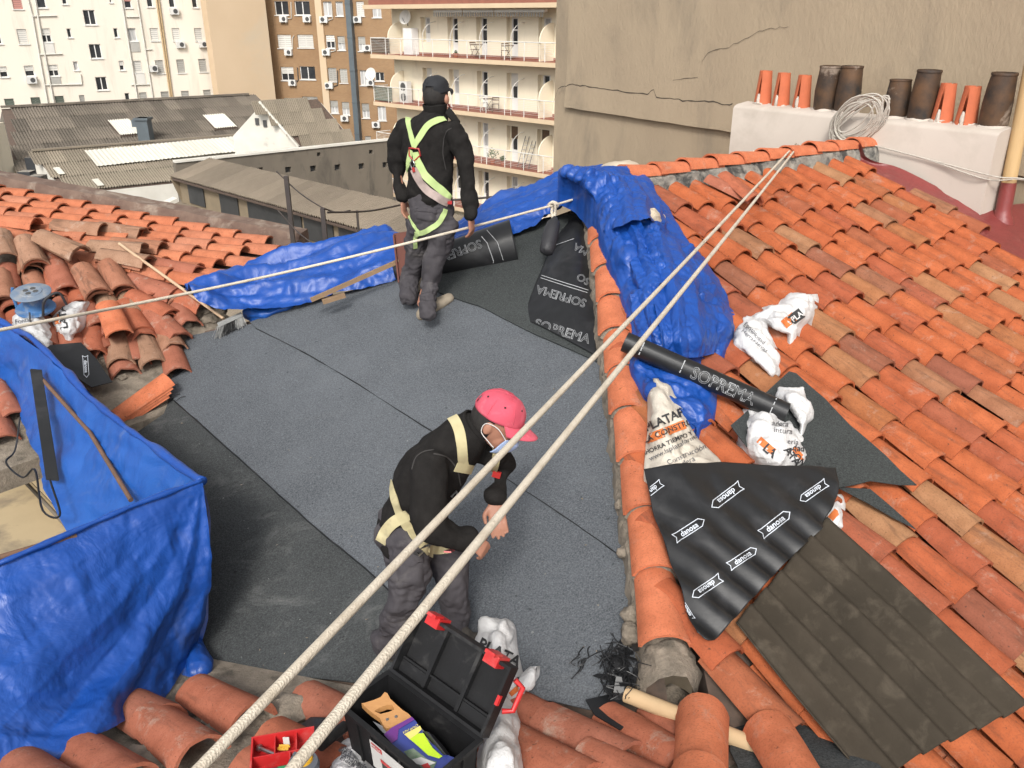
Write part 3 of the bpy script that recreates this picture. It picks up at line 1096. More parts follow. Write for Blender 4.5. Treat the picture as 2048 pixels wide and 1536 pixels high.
def sheet_roof(parent, e0, e1, r0, nc, nr, mat, waves=5, amp=0.05, name='sheet', base=True, skip=None):
    """e0 eave left, e1 eave right, r0 ridge left; each sheet its own object"""
    e0, e1, r0 = V(e0), V(e1), V(r0)
    U, W = (e1 - e0), (r0 - e0)
    n = U.cross(W).normalized()
    if n.z < 0: n = -n
    w, l = U.length / nc, W.length / nr
    me = sheet_mesh(w * 1.03, l * 1.05, waves, amp, name)
    ux = U.normalized(); uy = (W - ux * W.dot(ux)).normalized(); 
    sh = W.dot(ux) / nr
    if base:
        MB().box(e0 - n * 0.16, U, W, n * 0.08).build('roof_deck', MATS['under_roof'], parent)
    for j in range(nr):
        for i in range(nc):
            if skip and (i, j) in skip: continue
            tilt = 0.035
            p = e0 + ux * (w * i + sh * j) + W * (j / nr) + n * (0.02 + (i % 2) * 0.012)
            M = Matrix((ux, uy + n * (-tilt / l * 0 ), n)).transposed().to_4x4()
            M = Matrix.Translation(p) @ M @ Matrix.Rotation(-0.012 + random.uniform(-.003, .003), 4, 'X')
            link(name, me, MATS[mat], parent, M)
    return n


def gz(px, py, z):
    d = ray(px, py)
    return d * (z / d.z)


# long dark roof
r0, r1 = gz(2, 216, -6.3), gz(497, 190, -6.3)
e0 = gz(35, 350, -9.6)
e1 = e0 + (r1 - r0)
wh = empty('warehouse', V((e0.x, e0.y, GROUND_Z)), 'long warehouse with dark weathered corrugated roof below the white block', 'warehouse')
sheet_roof(wh, e0, e1, r0, 19, 5, 'fibre_dark', 5, 0.055)
back = (r1 - r0).cross(V((0, 0, 1))).normalized()
if back.y < 0: back = -back
MB().prism([e0 + V((0, 0, -.2)), r0 + V((0, 0, -.2)), r0 + back * 9 + V((0, 0, -3.2)), V((r0.x + back.x * 9, r0.y + back.y * 9, GROUND_Z)), V((e0.x, e0.y, GROUND_Z))], (r1 - r0)).build('wall', MATS['plaster_grey'], wh)
MB().beam(r0 + V((0, 0, 0.08)), r1 + V((0, 0, 0.08)), 0.45, 0.14).build('ridge_cap', MATS['fibre_dark'], wh)
n_ = (e1 - e0).cross(r0 - e0).normalized()
if n_.z < 0: n_ = -n_
for quad in ([(710, 768), (870, 757), (905, 850), (770, 863)], [(1315, 735), (1455, 720), (1515, 808), (1378, 820)]):
    pl = plane3(e0, e1, r0)
    a, b, c, d = [pl.hit(x / 3.2, y / 3.2, 0.22) for x, y in quad]
    U, W = c - d, a - d
    me = sheet_mesh(U.length, W.length, 9, 0.05, 'skylight_sheet')
    ux = U.normalized(); nn = ux.cross(W).normalized(); nn = nn if nn.z > 0 else -nn
    M = Matrix.Translation(d) @ Matrix((ux, nn.cross(ux), nn)).transposed().to_4x4()
    o = link('skylight_sheet', me, MATS['fibre_clear'], wh, M)
    MB().box(d - nn * 0.22, U, nn.cross(ux) * W.length, nn * 0.14).build('skylight_curb', MATS['under_roof'], o)
p = pl.hit(940 / 3.2, 905 / 3.2)
vt = MB().cbox(p + V((0, 0, 0.7)), 0.85, 0.85, 2.0); vt.cbox(p + V((0, 0, 1.62)), 1.05, 1.05, 0.16)
vt.cbox(p + V((-0.55, 0, 1.3)), 0.5, 0.5, 0.5)
vt.build('roof_vent', MATS['duct_grey'], wh)
# pale block at far left of it
fa = Fac((at_y(-70, 300, 52).x, 50.0), (at_y(12, 300, 56).x, 56.5))
o = empty('side_wall', fa.P(0, GROUND_Z), 'pale cream rendered wall closing the end of the long dark warehouse roof', 'wall')
fa.wall('wall_face', 0, fa.L, GROUND_Z, -6.4, [], 'cream_render', o, thick=2)

# roof with the pale translucent strip
r0, r1 = gz(64, 304, -7.6), gz(527, 268, -7.6)
ms, ms1 = gz(196, 332, -8.05), gz(532, 303, -8.05)
e0, e1 = gz(135, 384, -9.1), gz(330, 371, -9.1)
wh2 = empty('warehouse', V((e0.x, e0.y, GROUND_Z)), 'low shed roof with a long pale translucent strip along its ridge', 'warehouse')
e0b = gz(98, 330, -8.2)
sheet_roof(wh2, e0, e0 + (r1 - r0) * 0.5, e0 + (r0 - e0) * 1.0, 8, 3, 'fibre_pale', 6, 0.05)
pl2 = plane3(e0, e0 + (r1 - r0), r0)
a = pl2.hit(172, 302, 0.1); b = pl2.hit(527, 268, 0.1); c = pl2.hit(195, 333, 0.1)
sheet_roof(wh2, c, c + (b - a), a, 9, 1, 'fibre_clear', 5, 0.02, 'clear_sheet', base=False)
MB().beam(r0 + V((0, 0, .1)), r1 + V((0, 0, .1)), 0.3, 0.1).build('ridge_cap', MATS['fibre_pale'], wh2)
g = (r1 - r0)
MB().prism([e0 + V((0, 0, -.15)), r0 + V((0, 0, -.15)), V((r0.x, r0.y, GROUND_Z)), V((e0.x, e0.y, GROUND_Z))], g).build('wall', MATS['plaster_white'], wh2)
for x, y, s in ((112, 335, 0.8), (190, 358, 0.8)):
    p = pl2.hit(x, y, 0.12); q = pl2.hit(x + 12, y + 13, 0.12)
    MB().beam(p, q, 0.35, 0.03).build('roof_light', MATS['fibre_clear'], wh2)
for x, y in ((68, 327), (78, 365), (56, 356)):
    p = gz(x, y, -8.6)
    MB().cbox(p, 0.7, 0.7, 0.8).build('window', MATS['glass_dark'], wh2)

# gabled shed
pk = gz(522, 210, -5.0)
pl_ = at_y(466, 272, pk.y); pr_ = at_y(600, 300, pk.y)
dr = (gz(632, 202, -5.0) - pk)
gs = empty('warehouse', V((pk.x, pk.y, GROUND_Z)), 'gabled shed with white gable wall and pale corrugated roof', 'warehouse')
MB().prism([V((pl_.x, pl_.y, GROUND_Z)), pl_, pk, pr_, V((pr_.x, pr_.y, GROUND_Z))], V((0.25, 0.35, 0))).build('gable_wall', MATS['plaster_white'], gs)
e1_ = pr_ + V((0.15, 0, 0.15)); 
sheet_roof(gs, e1_, e1_ + dr, pk + V((0.15, 0, 0.15)), 5, 4, 'fibre_pale', 6, 0.05)
MB().prism([V((pl_.x, pl_.y, GROUND_Z)), pl_ + V((0, 0, -.1)), pk + V((0, 0, -.1)), pr_ + V((0, 0, -.1)), V((pr_.x, pr_.y, GROUND_Z))], dr * 0.98).build('body', MATS['plaster_white'], gs).location += V((0.3, 0.42, -0.05))
for x, y in ((514, 243), (530, 247)):
    p = at_y(x, y, pk.y - 0.04)
    MB().cbox(p, 0.22, 0.06, 0.4).build('vent_hole', MATS['ac_dark'], gs)
MB().beam(pk + V((-.05, 0, .22)), pr_ + V((-.05, 0, .22)), 0.45, 0.12).build('coping', MATS['plaster_white'], gs)

# grey yard wall with square openings
a, b = gz(350, 326, -7.1), gz(780, 281, -7.1)
fy = Fac(a, b)
yw = empty('yard_wall', fy.P(0, GROUND_Z), 'grey rendered yard wall with a row of small square openings', 'wall')
K4 = 3.2
HO = [(365, 975, 388, 1000), (698, 960, 722, 985), (162, 1068, 200, 1105), (322, 1060, 360, 1098), (478, 1053, 515, 1090), (632, 1045, 668, 1083), (785, 1038, 815, 1073), (-18, 1072, 20, 1108)]
RY = [fy.rect(520 + x0 / K4, y0 / K4, 520 + x1 / K4, y1 / K4) for x0, y0, x1, y1 in HO]
fy.wall('wall_face', 0, fy.L, GROUND_Z, -7.1, RY, 'plaster_grey', yw, depth=0.3, thick=0.35)
fy.box(MB(), 0, -7.095, fy.L, -6.98, -0.3, 0.08).build('coping', MATS['plaster_white'], yw)
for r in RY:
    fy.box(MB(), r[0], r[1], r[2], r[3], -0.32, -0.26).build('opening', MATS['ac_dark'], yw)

# shed with the raised lantern
r0, r1 = gz(416, 318, -6.0), gz(830, 414, -6.0)
dirr = (r1 - r0).normalized()
out = V((-dirr.y, dirr.x, 0)); out = out if out.y < 0 else -out       # towards the viewer
ls = empty('warehouse', V((r0.x, r0.y, GROUND_Z)), 'shed with raised lantern roof, dark window bands and grey sheeting', 'warehouse')
r1 = r0 + dirr * ((r1 - r0).length + 3)
U = r1 - r0
e0 = r0 + out * 1.9 + V((0, 0, -0.55))
sheet_roof(ls, e0, e0 + U, r0, 24, 1, 'fibre_mid', 5, 0.045)
w0 = r0 + out * 1.55
MB().box(V((w0.x, w0.y, -7.75)), U, -out * 3.1, V((0, 0, 1.12))).build('lantern_wall', MATS['lantern_wall'], ls)
s0 = V((w0.x, w0.y, 0)) + out * 0.03
for a, b in [(0.055, 0.135), (0.215, 0.30), (0.345, 0.565), (0.575, 0.68), (0.70, 0.80), (0.83, 0.97)]:
    q = s0 + U * a
    MB().box(V((q.x, q.y, -7.62)), U * (b - a), out * 0.03, V((0, 0, 0.92))).build('window', MATS['lantern_glass'], ls)
l0 = V((w0.x, w0.y, -7.8)) - dirr * 0.3
le = l0 + out * 8.5 + V((0, 0, -2.4))
sheet_roof(ls, le, le + U + dirr * 0.3, l0, 22, 5, 'fibre_mid', 5, 0.045)
MB().prism([l0 + V((0, 0, -.12)), le + V((0, 0, -.12)), V((le.x, le.y, GROUND_Z)), V((l0.x, l0.y, GROUND_Z))], U).build('body', MATS['plaster_grey'], ls)
vg = l0 - dirr * 0.25
MB().beam(vg + V((0, 0, .12)), le - dirr * 0.25 + V((0, 0, .12)), 0.5, 0.16).build('verge', MATS['plaster_white'], ls)
a_ = r0 - dirr * 0.1; b_ = e0 - dirr * 0.1
MB().prism([r0 + V((0, 0, .03)), e0 + V((0, 0, -.05)), V((w0.x, w0.y, -7.7)), V((r0.x, r0.y, -7.7))], dirr * 0.1).build('lantern_gable', MATS['lantern_wall'], ls)
# low white wall between the sheds
a, b = gz(118, 400, -9.6), gz(345, 366, -9.6)
q = Fac(a, b)
o = empty('yard_wall', q.P(0, GROUND_Z), 'low dirty white wall in front of the translucent strip shed', 'wall')
q.wall('wall_face', 0, q.L, GROUND_Z, -9.6, [], 'plaster_white', o, thick=3)

# ---- blank party wall at the right
pm('party_render', (0.375, 0.295, 0.202), (0.32, 0.25, 0.172), 0.9, 0.95, 0.5, 22, dirt=(0.195, 0.16, 0.118), dscale=1.0, dlo=0.50, dhi=0.76, bdist=0.02, stretch=(1, 1, 0.45))
pm('crack', (0.07, 0.055, 0.042), None, 10, 1.0)
pw0 = V((4.93, 8.03, 0)) + E2 * 7.47
fp = Fac(pw0, pw0 - E2 * 16)
pw = empty('party_wall', fp.P(0, GROUND_Z), 'huge blank taupe rendered wall with cracks, behind the white chimney', 'wall')
ul, zl = fp.uz(1135, 214); ur, zr = fp.uz(1470, 264)
fp.wall('wall_face', 0, 16, GROUND_Z, 6, [], 'party_render', pw, thick=9)
m = MB(); N_ = 40; vs = []
for i in range(N_ + 1):
    u = ul + (9.0 - ul) * i / N_
    zz = zl + (zr - zl) * (u - ul) / (ur - ul) + 0.012 * noise.noise(V((u * 6, 0, 0)))
    vs += [fp.P(u, zz, 0.003), fp.P(u, zz, 0.07), fp.P(u, zz + 0.5, 0.035), fp.P(u, 5.8, 0.01)]
m.add(vs, [[4 * i + k, 4 * i + 4 + k, 4 * i + 5 + k, 4 * i + 1 + k] for i in range(N_) for k in range(3)])
m.build('render_coat', MATS['party_render'], pw, smooth=30)


def crack(pts, w):
    q = []
    for (a, b), (c, d) in zip(pts, pts[1:]):
        for k in range(7): q.append((a + (c - a) * k / 7, b + (d - b) * k / 7))
    vs, fs = [], []
    for i, (x, y) in enumerate(q):
        u, z = fp.uz(x, y)
        z += 0.035 * noise.noise(V((u * 4.3, z * 3, 2))) + 0.02 * noise.noise(V((u * 15, z * 9, 5)))
        ww = w * (0.35 + 0.9 * abs(noise.noise(V((u * 6, 3, 1)))))
        z0 = zl + (zr - zl) * (u - ul) / (ur - ul)
        off = 0.008 if z < z0 else (0.07 + (z - z0) / 0.5 * -0.035 if z < z0 + 0.5 else 0.037) + 0.004
        vs += [fp.P(u, z - ww, off), fp.P(u, z + ww, off)]
    fs = [[2 * i, 2 * i + 2, 2 * i + 3, 2 * i + 1] for i in range(len(q) - 1)]
    m = MB(); m.add(vs, fs); m.build('crack', MATS['crack'], pw)


crack([(1113, 205), (1122, 178), (1140, 168), (1175, 172), (1230, 180), (1300, 188), (1312, 178), (1318, 195), (1380, 200), (1440, 205), (1475, 210)], 0.012)
crack([(1350, 160), (1400, 155), (1408, 122), (1420, 108), (1480, 85), (1530, 60), (1590, 50)], 0.005)
# ------------------------------------------------------------------ roof tiles


def tile_mesh(L, w0, w1, h0, h1, seg=7, th=0.013, jit=0.0, seed=0, chip=0.0, ny=2):
    rnd = random.Random(seed)
    vs, fs = [], []
    def arc(w, h, y, inner, k):
        out = []
        for i in range(seg + 1):
            a = math.pi * (0.06 + 0.88 * i / seg)
            ww, hh = (w / 2 - (th if inner else 0)), (h - (th if inner else 0))
            x = -math.cos(a) * ww
            z = math.sin(a) * hh
            yy = y
            if chip and k == ny - 1:
                yy -= chip * max(0, noise.noise(V((i * 0.6, seed * 3.1, 0)))) * 2
            out.append((x + jit * noise.noise(V((i * .7, y * 5, seed))), yy, z + jit * noise.noise(V((i * .7, y * 5, seed + 9)))))
        return out
    for k in range(ny):
        f = k / (ny - 1)
        for inner in (0, 1):
            vs += arc(w0 + (w1 - w0) * f, h0 + (h1 - h0) * f, L * f, inner, k)
    n = seg + 1
    for k in range(ny - 1):
        o, q = 2 * n * k, 2 * n * (k + 1)
        for i in range(seg):
            fs.append((o + i, o + i + 1, q + i + 1, q + i))
            fs.append((o + n + i + 1, o + n + i, q + n + i, q + n + i + 1))
        fs.append((o + n, o, q, q + n)); fs.append((o + seg, o + n + seg, q + n + seg, q + seg))
    e = 2 * n * (ny - 1)
    for i in range(seg):
        fs.append((i + 1, i, n + i, n + i + 1))
        fs.append((e + i, e + i + 1, e + n + i + 1, e + n + i))
    me = bpy.data.meshes.new('tile')
    me.from_pydata(vs, [], fs); me.update()
    smooth_mesh(me, 45)
    return me


TL = 0.43
COVER = [tile_mesh(TL, 0.165, 0.208, 0.074, 0.094, 7, 0.013, 0.006, s) for s in range(6)] + [tile_mesh(TL, 0.165, 0.208, 0.074, 0.094, 7, 0.013, 0.008, 11 + s, 0.03) for s in range(2)]


def frame(p, down, nrm):
    y = V(down).normalized()
    z = (V(nrm) - y * V(nrm).dot(y)).normalized()
    x = y.cross(z)
    return Matrix.Translation(p) @ Matrix((x, y, z)).transposed().to_4x4()


def copies(meshes, mat):
    out = []
    for m in meshes:
        c = m.copy(); c.materials.clear(); c.materials.append(MATS[mat]); out.append(c)
    return out


T_MAIN, T_CLEAN, T_FAR, T_OLD, T_DUST = (copies(COVER, k) for k in ('tile', 'clean_tile', 'far_tile', 'old_tile', 'dusty_tile'))
rt = random.Random(3)


def px_of(p):
    f = p.y * CP - p.z * SP
    return 1024 + F_PX * p.x / f, 768 - F_PX * (p.y * SP + p.z * CP) / f


def in_poly(x, y, P):
    c = False
    for (x0, y0), (x1, y1) in zip(P, P[1:] + P[:1]):
        if (y0 > y) != (y1 > y) and x < (x1 - x0) * (y - y0) / (y1 - y0) + x0: c = not c
    return c


# ---- tiled slope on the right
O_R = V((0.825, 6.71, 0))
DN = V((0.567, -0.824, -0.364)).normalized()       # down the slope


def rp(a, b, h=0.0):
    p = O_R + E1 * a - E2 * b
    return ROOF.pt(p.x, p.y, h)


roof = empty('tiled_slope', rp(0, 2, -0.2), 'orange clay tile roof slope falling from the ridge towards the brown corrugated sheet', 'roof')
base = MB()
base.prism([rp(0.0, -0.05, -0.06), rp(5.2, -0.05, -0.06), rp(5.2, 6.2, -0.06), rp(-4.25, 6.2, -0.06)], (0, 0, -0.25))
base.build('roof_bed', MATS['under_roof'], roof)
FLASH = [(1690, 290), (1722, 345), (1790, 372), (1860, 412), (1925, 452), (1985, 500), (2048, 540), (2300, 640), (2300, 150), (1690, 150)]
NOTILE = [(1150, 1310), (1385, 1310), (1470, 1415), (1620, 1490), (1760, 1590), (1760, 2000), (1150, 2000)]
CH = MB()
ncol = 0
for k in range(-19, 22):
    a = 0.09 + 0.232 * k
    phase = rt.uniform(-0.09, 0.09)
    # channel tile strip between this column and the next
    b_hip = max(0.0, -a / 0.688)
    ac = a + 0.116
    prof = [(-0.085, 0.0), (-0.06, -0.03), (0, -0.045), (0.06, -0.03), (0.085, 0.0)]
    for j in range(18):
        b = 0.05 + 0.33 * j + rt.uniform(-.04, .04)
        if ac < -0.688 * b + 0.05 or b > 5.8: continue
        q = rp(ac, b); x, y = px_of(q)
        if x > 2480 or in_poly(x, y, FLASH): continue
        r0 = [rp(ac + o * 1.0, b, h - 0.012 + 0.02) for o, h in prof]
        r1 = [rp(ac + o * 0.8, b + 0.40, h - 0.03) for o, h in prof]
        CH.add(r0 + r1, [[i, i + 1, 6 + i, 5 + i] for i in range(4)])
    for j in range(18):
        b = 0.06 + 0.318 * j + phase + rt.uniform(-0.012, 0.012)
        q = rp(a, b + 0.2)
        if a < -0.688 * (b + 0.22) - 0.10: continue
        x, y = px_of(q)
        if x > 2420 or y > 1800 or x < 1000 or b > 5.8: continue
        if in_poly(x, y, FLASH) or in_poly(x, y, NOTILE): continue
        r = rt.random()
        me = T_MAIN[rt.randrange(8) if r < 0.25 else rt.randrange(6)]
        p = rp(a + rt.uniform(-.014, .014), b, 0.0 + rt.uniform(0, .006))
        dd = (DN + V((0, 0, 0.062 + rt.uniform(-.012, .012)))).normalized()
        M = frame(p, dd, ROOF.n) @ Matrix.Rotation(rt.gauss(0, .028), 4, 'Z') @ Matrix.Rotation(rt.gauss(0, .05), 4, 'Y')
        link('tile', me, None, roof, M); ncol += 1
print('roof tiles', ncol)
prop(CH.build('channel_tile', MATS['tile'], roof, smooth=60), kind='stuff')

# a few slipped and broken tiles near the ridge
for (x0, y0, x1, y1, h, s) in [(1445, 358, 1492, 398, 0.13, 0), (1412, 365, 1478, 398, 0.09, 1)]:
    p0, p1 = ROOF.hit(x0, y0, h), ROOF.hit(x1, y1, h)
    link('tile', T_DUST[6 + s % 2], None, roof, frame(p0, p1 - p0, ROOF.n + V((0.25, 0.1, 0))))


def lump(name, c, r, mat, parent, seed, n=14, amp=0.35, squash=(1, 1, 1)):
    bm = bmesh.new()
    bmesh.ops.create_icosphere(bm, subdivisions=3, radius=1.0)
    for v in bm.verts:
        d = v.co.normalized()
        k = 1 + amp * noise.noise(d * 1.6 + V((seed, 0, 0))) + amp * 0.5 * noise.noise(d * 4 + V((0, seed, 0)))
        v.co = V(c) + V((d.x * squash[0], d.y * squash[1], d.z * squash[2])) * r * k
    me = bpy.data.meshes.new(name); bm.to_mesh(me); bm.free()
    smooth_mesh(me, 60)
    return link(name, me, MATS[mat], parent)


# ---- hip
HIPX = 0.66
HDN = V((0, -1, -0.3)).normalized()
HN = V((0, -0.3, 1)).normalized()


def hp(y, dx=0.0, h=0.0): return V((HIPX + dx, y, -3.33 + 0.3 * y + h))


hip = empty('hip_ridge', hp(2.75), 'line of clean orange hip tiles bedded in mortar between the felt and the tiled slope', 'roof ridge')
HT = copies([tile_mesh(0.43, 0.185, 0.235, 0.082, 0.105, 12, 0.015, 0.004, 20 + s, ny=3) for s in range(3)], 'clean_tile')
core = MB(); N_ = 120; vs = []
PR = [(-0.125, -0.16), (-0.118, -0.05), (-0.105, 0.0), (-0.06, 0.055), (0, 0.07), (0.06, 0.055), (0.105, 0.0), (0.125, -0.06), (0.13, -0.16)]
for i in range(N_ + 1):
    y = 2.62 + (6.62 - 2.62) * i / N_
    for k, (dx, h) in enumerate(PR):
        j = 0.028 * noise.noise(V((k * 1.3, y * 9, 0))) + 0.014 * noise.noise(V((k * 3, y * 30, 4)))
        vs.append(hp(y, dx + j * (1 if abs(dx) > .08 else .3) * (1 if dx > 0 else -1), h + j * 0.4))
n = len(PR)
core.add(vs, [[i * n + k, i * n + k + 1, (i + 1) * n + k + 1, (i + 1) * n + k] for i in range(N_) for k in range(n - 1)])
core.build('mortar_bed', MATS['mortar'], hip, smooth=40)
for k in range(11):
    y = 2.76 + 0.346 * k
    p = hp(y + 0.41, rt.uniform(-.008, .008), 0.022)
    d = (HDN + V((rt.uniform(-.012, .012), 0, 0.05))).normalized()
    link('tile', HT[k % 3], None, hip, frame(p, d, HN))
    # mortar showing under the lower lip
    arc = MB(); vs = []
    m_ = 16
    for i in range(m_ + 1):
        a = math.pi * (0.04 + 0.92 * i / m_)
        for q, (rr, yy) in enumerate(((0.100, 0.03), (0.106, -0.012), (0.082, -0.028), (0.074, 0.0))):
            g = 0.010 * noise.noise(V((i * .8, k * 3.0, q * 1.0)))
            vs.append(hp(y + 0.01 + yy + g, -math.cos(a) * (rr * 1.05 + g), 0.028 + math.sin(a) * (rr * 0.92 + g)))
    arc.add(vs, [[4 * i + q, 4 * i + q + 1, 4 * i + 5 + q, 4 * i + 4 + q] for i in range(m_) for q in range(3)])
    if k > 0: arc.build('mortar_joint', MATS['mortar'], hip, smooth=60)
lump('mortar_plug', hp(2.75, 0.0, 0.005), 0.10, 'mortar', hip, 3, amp=0.18, squash=(1.0, 0.5, 0.85))
for i, (x, y, r) in enumerate([(1250, 1050, .035), (1262, 1232, .045), (1262, 1268, .05), (1247, 1105, .03), (1240, 1010, .03)]):
    lump('mortar_lump', DECK.hit(x, y, 0.08), r, 'mortar', hip, 30 + i)

# ---- ridge
ridge = empty('roof_ridge', rp(0, 0), 'row of orange ridge tiles on a lichen stained mortar band running to the chimney', 'roof ridge')
RD = -E1 * 1.0
for k in range(10):
    a = 0.10 + 0.335 * k
    p = rp(a, 0.0, 0.0); p.z = -1.215 + 0.012 * noise.noise(V((k, 3, 3)))
    d = (E1 * -1 + V((0, 0, 0.05 + rt.uniform(-.02, .02)))).normalized()
    st = p + E1 * 0.40
    link('tile', HT[(k + 1) % 3], None, ridge, frame(st + V((0, 0, 0.0)), d, V((0, 0, 1))))
band = MB(); vs = []; N_ = 90
for i in range(N_ + 1):
    a = -0.05 + 3.5 * i / N_
    for k, (b, z) in enumerate(((-0.14, -1.6), (-0.12, -1.25), (-0.05, -1.17), (0.05, -1.17), (0.105, -1.215), (0.125, -1.29), (0.15, -1.40))):
        q = rp(a, b); j = 0.02 * noise.noise(V((a * 7, k * 2.0, 1))) + 0.01 * noise.noise(V((a * 25, k * 2.0, 1)))
        q = q - E2 * j
        vs.append(V((q.x, q.y, z + j)))
band.add(vs, [[7 * i + k, 7 * i + k + 1, 7 * i + 8 + k, 7 * i + 7 + k] for i in range(N_) for k in range(6)])
band.build('mortar_band', MATS['lichen_mortar'], ridge, smooth=40)
# the far side of the ridge falls away again
q0, q1 = rp(0.5, -0.1), rp(5, -0.1); q0.z = q1.z = -1.35
MB().prism([q0, q1, q1 + E2 * 3 + V((0, 0, -1.5)), q0 + E2 * 3 + V((0, 0, -1.5))], (0, 0, -0.2)).build('roof_back', MATS['tile'], ridge)

# ---- chimney
pm('chimney_paint', (0.52, 0.46, 0.40), (0.485, 0.425, 0.37), 2, 0.85, 0.25, 14, dirt=(0.43, 0.375, 0.32), dscale=1.6)
pm('maroon_paint', (0.215, 0.042, 0.038), (0.165, 0.034, 0.032), 5, 0.38, 0.5, 18, dirt=(0.30, 0.10, 0.085), dscale=5, dlo=0.6, dhi=0.75, bdist=0.015)
pm('soot_pot', (0.018, 0.015, 0.013), (0.105, 0.052, 0.022), 6, 0.7, 0.4, 40, per=True, dirt=(0.22, 0.17, 0.13), dscale=4.5, dlo=0.60, dhi=0.68)
pm('pot_clay', (0.52, 0.135, 0.058), (0.44, 0.115, 0.05), 10, 0.8, 0.3, 60)
pm('wood_post', (0.52, 0.36, 0.175), (0.45, 0.30, 0.145), 5, 0.7, stretch=(6, 6, 0.6))
CC = V((4.31, 7.6, 0))
CT = -0.955
chim = empty('chimney', V((CC.x, CC.y, -1.6)), 'long white painted chimney stack carrying a row of clay pots', 'chimney')
body = MB(); nl, nh = 30, 10
LC, WC = 3.05, 0.46
def cpt(s, w, z): return CC + E2 * s + E1 * w + V((0, 0, z))
sec = [(0.0, -2.1), (0.0, -1.7), (-0.004, CT - 0.03), (0.012, CT - 0.008), (0.05, CT + 0.012), (0.23, CT + 0.03), (0.40, CT + 0.012), (WC, CT - 0.03), (WC, -2.1)]
vs = []
for i in range(nl + 1):
    s = LC * i / nl
    for k, (w, z) in enumerate(sec):
        j = 0.012 * noise.noise(V((s * 3, w * 6, z * 3)))
        vs.append(cpt(s, w + j, z + j))
n = len(sec)
body.add(vs, [[i * n + k, i * n + k + 1, (i + 1) * n + k + 1, (i + 1) * n + k] for i in range(nl) for k in range(n - 1)])
body.f.append(list(range(n))); body.f.append([nl * n + k for k in range(n)][::-1])
body.build('stack', MATS['chimney_paint'], chim, smooth=50)


def clay_cone(c, h, seed):
    """two roof tiles set on end, leaving a slit"""
    o = None
    for sgn, nm in ((1, 'half'), (-1, 'half')):
        m = MB(); vs = []; S = 9
        for j, f in enumerate((0, 1)):
            r = 0.098 - 0.028 * f
            for t in (0, 0.013):
                for i in range(S + 1):
                    a = math.pi * ((0.09 - 0.05 * f) + (0.82 + 0.10 * f) * i / S) + (0 if sgn > 0 else math.pi) + 3.78
                    vs.append(c + V((math.cos(a) * (r - t), math.sin(a) * (r - t), h * f)))
        n = S + 1
        fs = []
        for i in range(S):
            fs += [[i, i + 1, 2 * n + i + 1, 2 * n + i], [n + i, n + i + 1, 3 * n + i + 1, 3 * n + i], [2 * n + i, 2 * n + i + 1, 3 * n + i + 1, 3 * n + i]]
        fs += [[0, n, 3 * n, 2 * n], [S, n + S, 3 * n + S, 2 * n + S]]
        m.add(vs, fs)
        if o is None: o = m.build('chimney_pot', MATS['pot_clay'], None, smooth=50)
        else: m.build('half_shell', MATS['pot_clay'], o, smooth=50)
    lump('mortar_foot', c + V((0, 0, 0.0)), 0.10, 'chimney_paint', o, seed, amp=0.3, squash=(1, 1, 0.42))
    lump('slit_mortar', c + V((-0.066, -0.05, 0.05)), 0.045, 'chimney_paint', o, seed + 5, amp=0.3, squash=(0.45, 0.45, 1.5))
    return o


def iron_pot(c, h, r, seed):
    pr = [(r * 0.96, -0.02), (r * 1.0, h * 0.15), (r * 1.0, h * 0.45), (r * 0.93, h * 0.75), (r * 0.86, h * 0.95), (r * 0.90, h * 0.955), (r * 0.90, h * 0.985), (r * 0.86, h), (r * 0.78, h), (r * 0.78, h * 0.5)]
    m = MB().lathe(c, (0.0, 0.02 * (seed % 3 - 1), 1), pr, 22)
    for i, v in enumerate(m.v): m.v[i] = v + V((noise.noise(v * 9 + V((seed, 0, 0))), noise.noise(v * 9 + V((0, seed, 0))), 0)) * 0.006
    o = m.build('chimney_pot', MATS['soot_pot'], None, smooth=50)
    lump('mortar_foot', c, r * 1.12, 'chimney_paint', o, seed, amp=0.15, squash=(1, 1, 0.3))
    return o


POTS = [(1526, 198, 'c', .36, 'slit orange clay chimney pot at the ridge end of the row, tallest slit'), (1562, 202, 'c', .35, 'second slit orange clay chimney pot from the far end'),
        (1603, 207, 'c', .34, 'slit orange clay chimney pot beside the tall sooty pair'), (1650, 213, 'i', .45, 'tall sooty black chimney pot with whitish smear near its rim'),
        (1692, 217, 'i', .46, 'tall sooty chimney pot with rusty brown patches beside the rope coil'), (1790, 230, 'i', .36, 'short squat black chimney pot right after the rope coil'),
        (1840, 237, 'i', .46, 'ochre and soot streaked tall chimney pot after the short black one'), (1883, 243, 'c', .35, 'orange slit clay chimney pot leaning by the ochre streaked pot'),
        (1931, 247, 'c', .34, 'orange slit clay chimney pot beside the last sooty pot'), (1984, 255, 'i', .47, 'sooty chimney pot with peeled pink patch at the chimney end')]
for i, (x, y, k, h, lb) in enumerate(POTS):
    d = ray(x, y)
    s = None
    # centre line of the top
    o2 = CC + E1 * 0.23
    # intersect in plan with the line o2 + s E2
    den = d.x * E2.y - d.y * E2.x
    t = (o2.x * E2.y - o2.y * E2.x) / den
    p = V((d.x * t, d.y * t, CT + 0.02))
    o = clay_cone(p, h, i) if k == 'c' else iron_pot(p, h, 0.125 if h > .4 else .118, i)
    prop(o, lb, 'chimney pot', 'chimney pots')

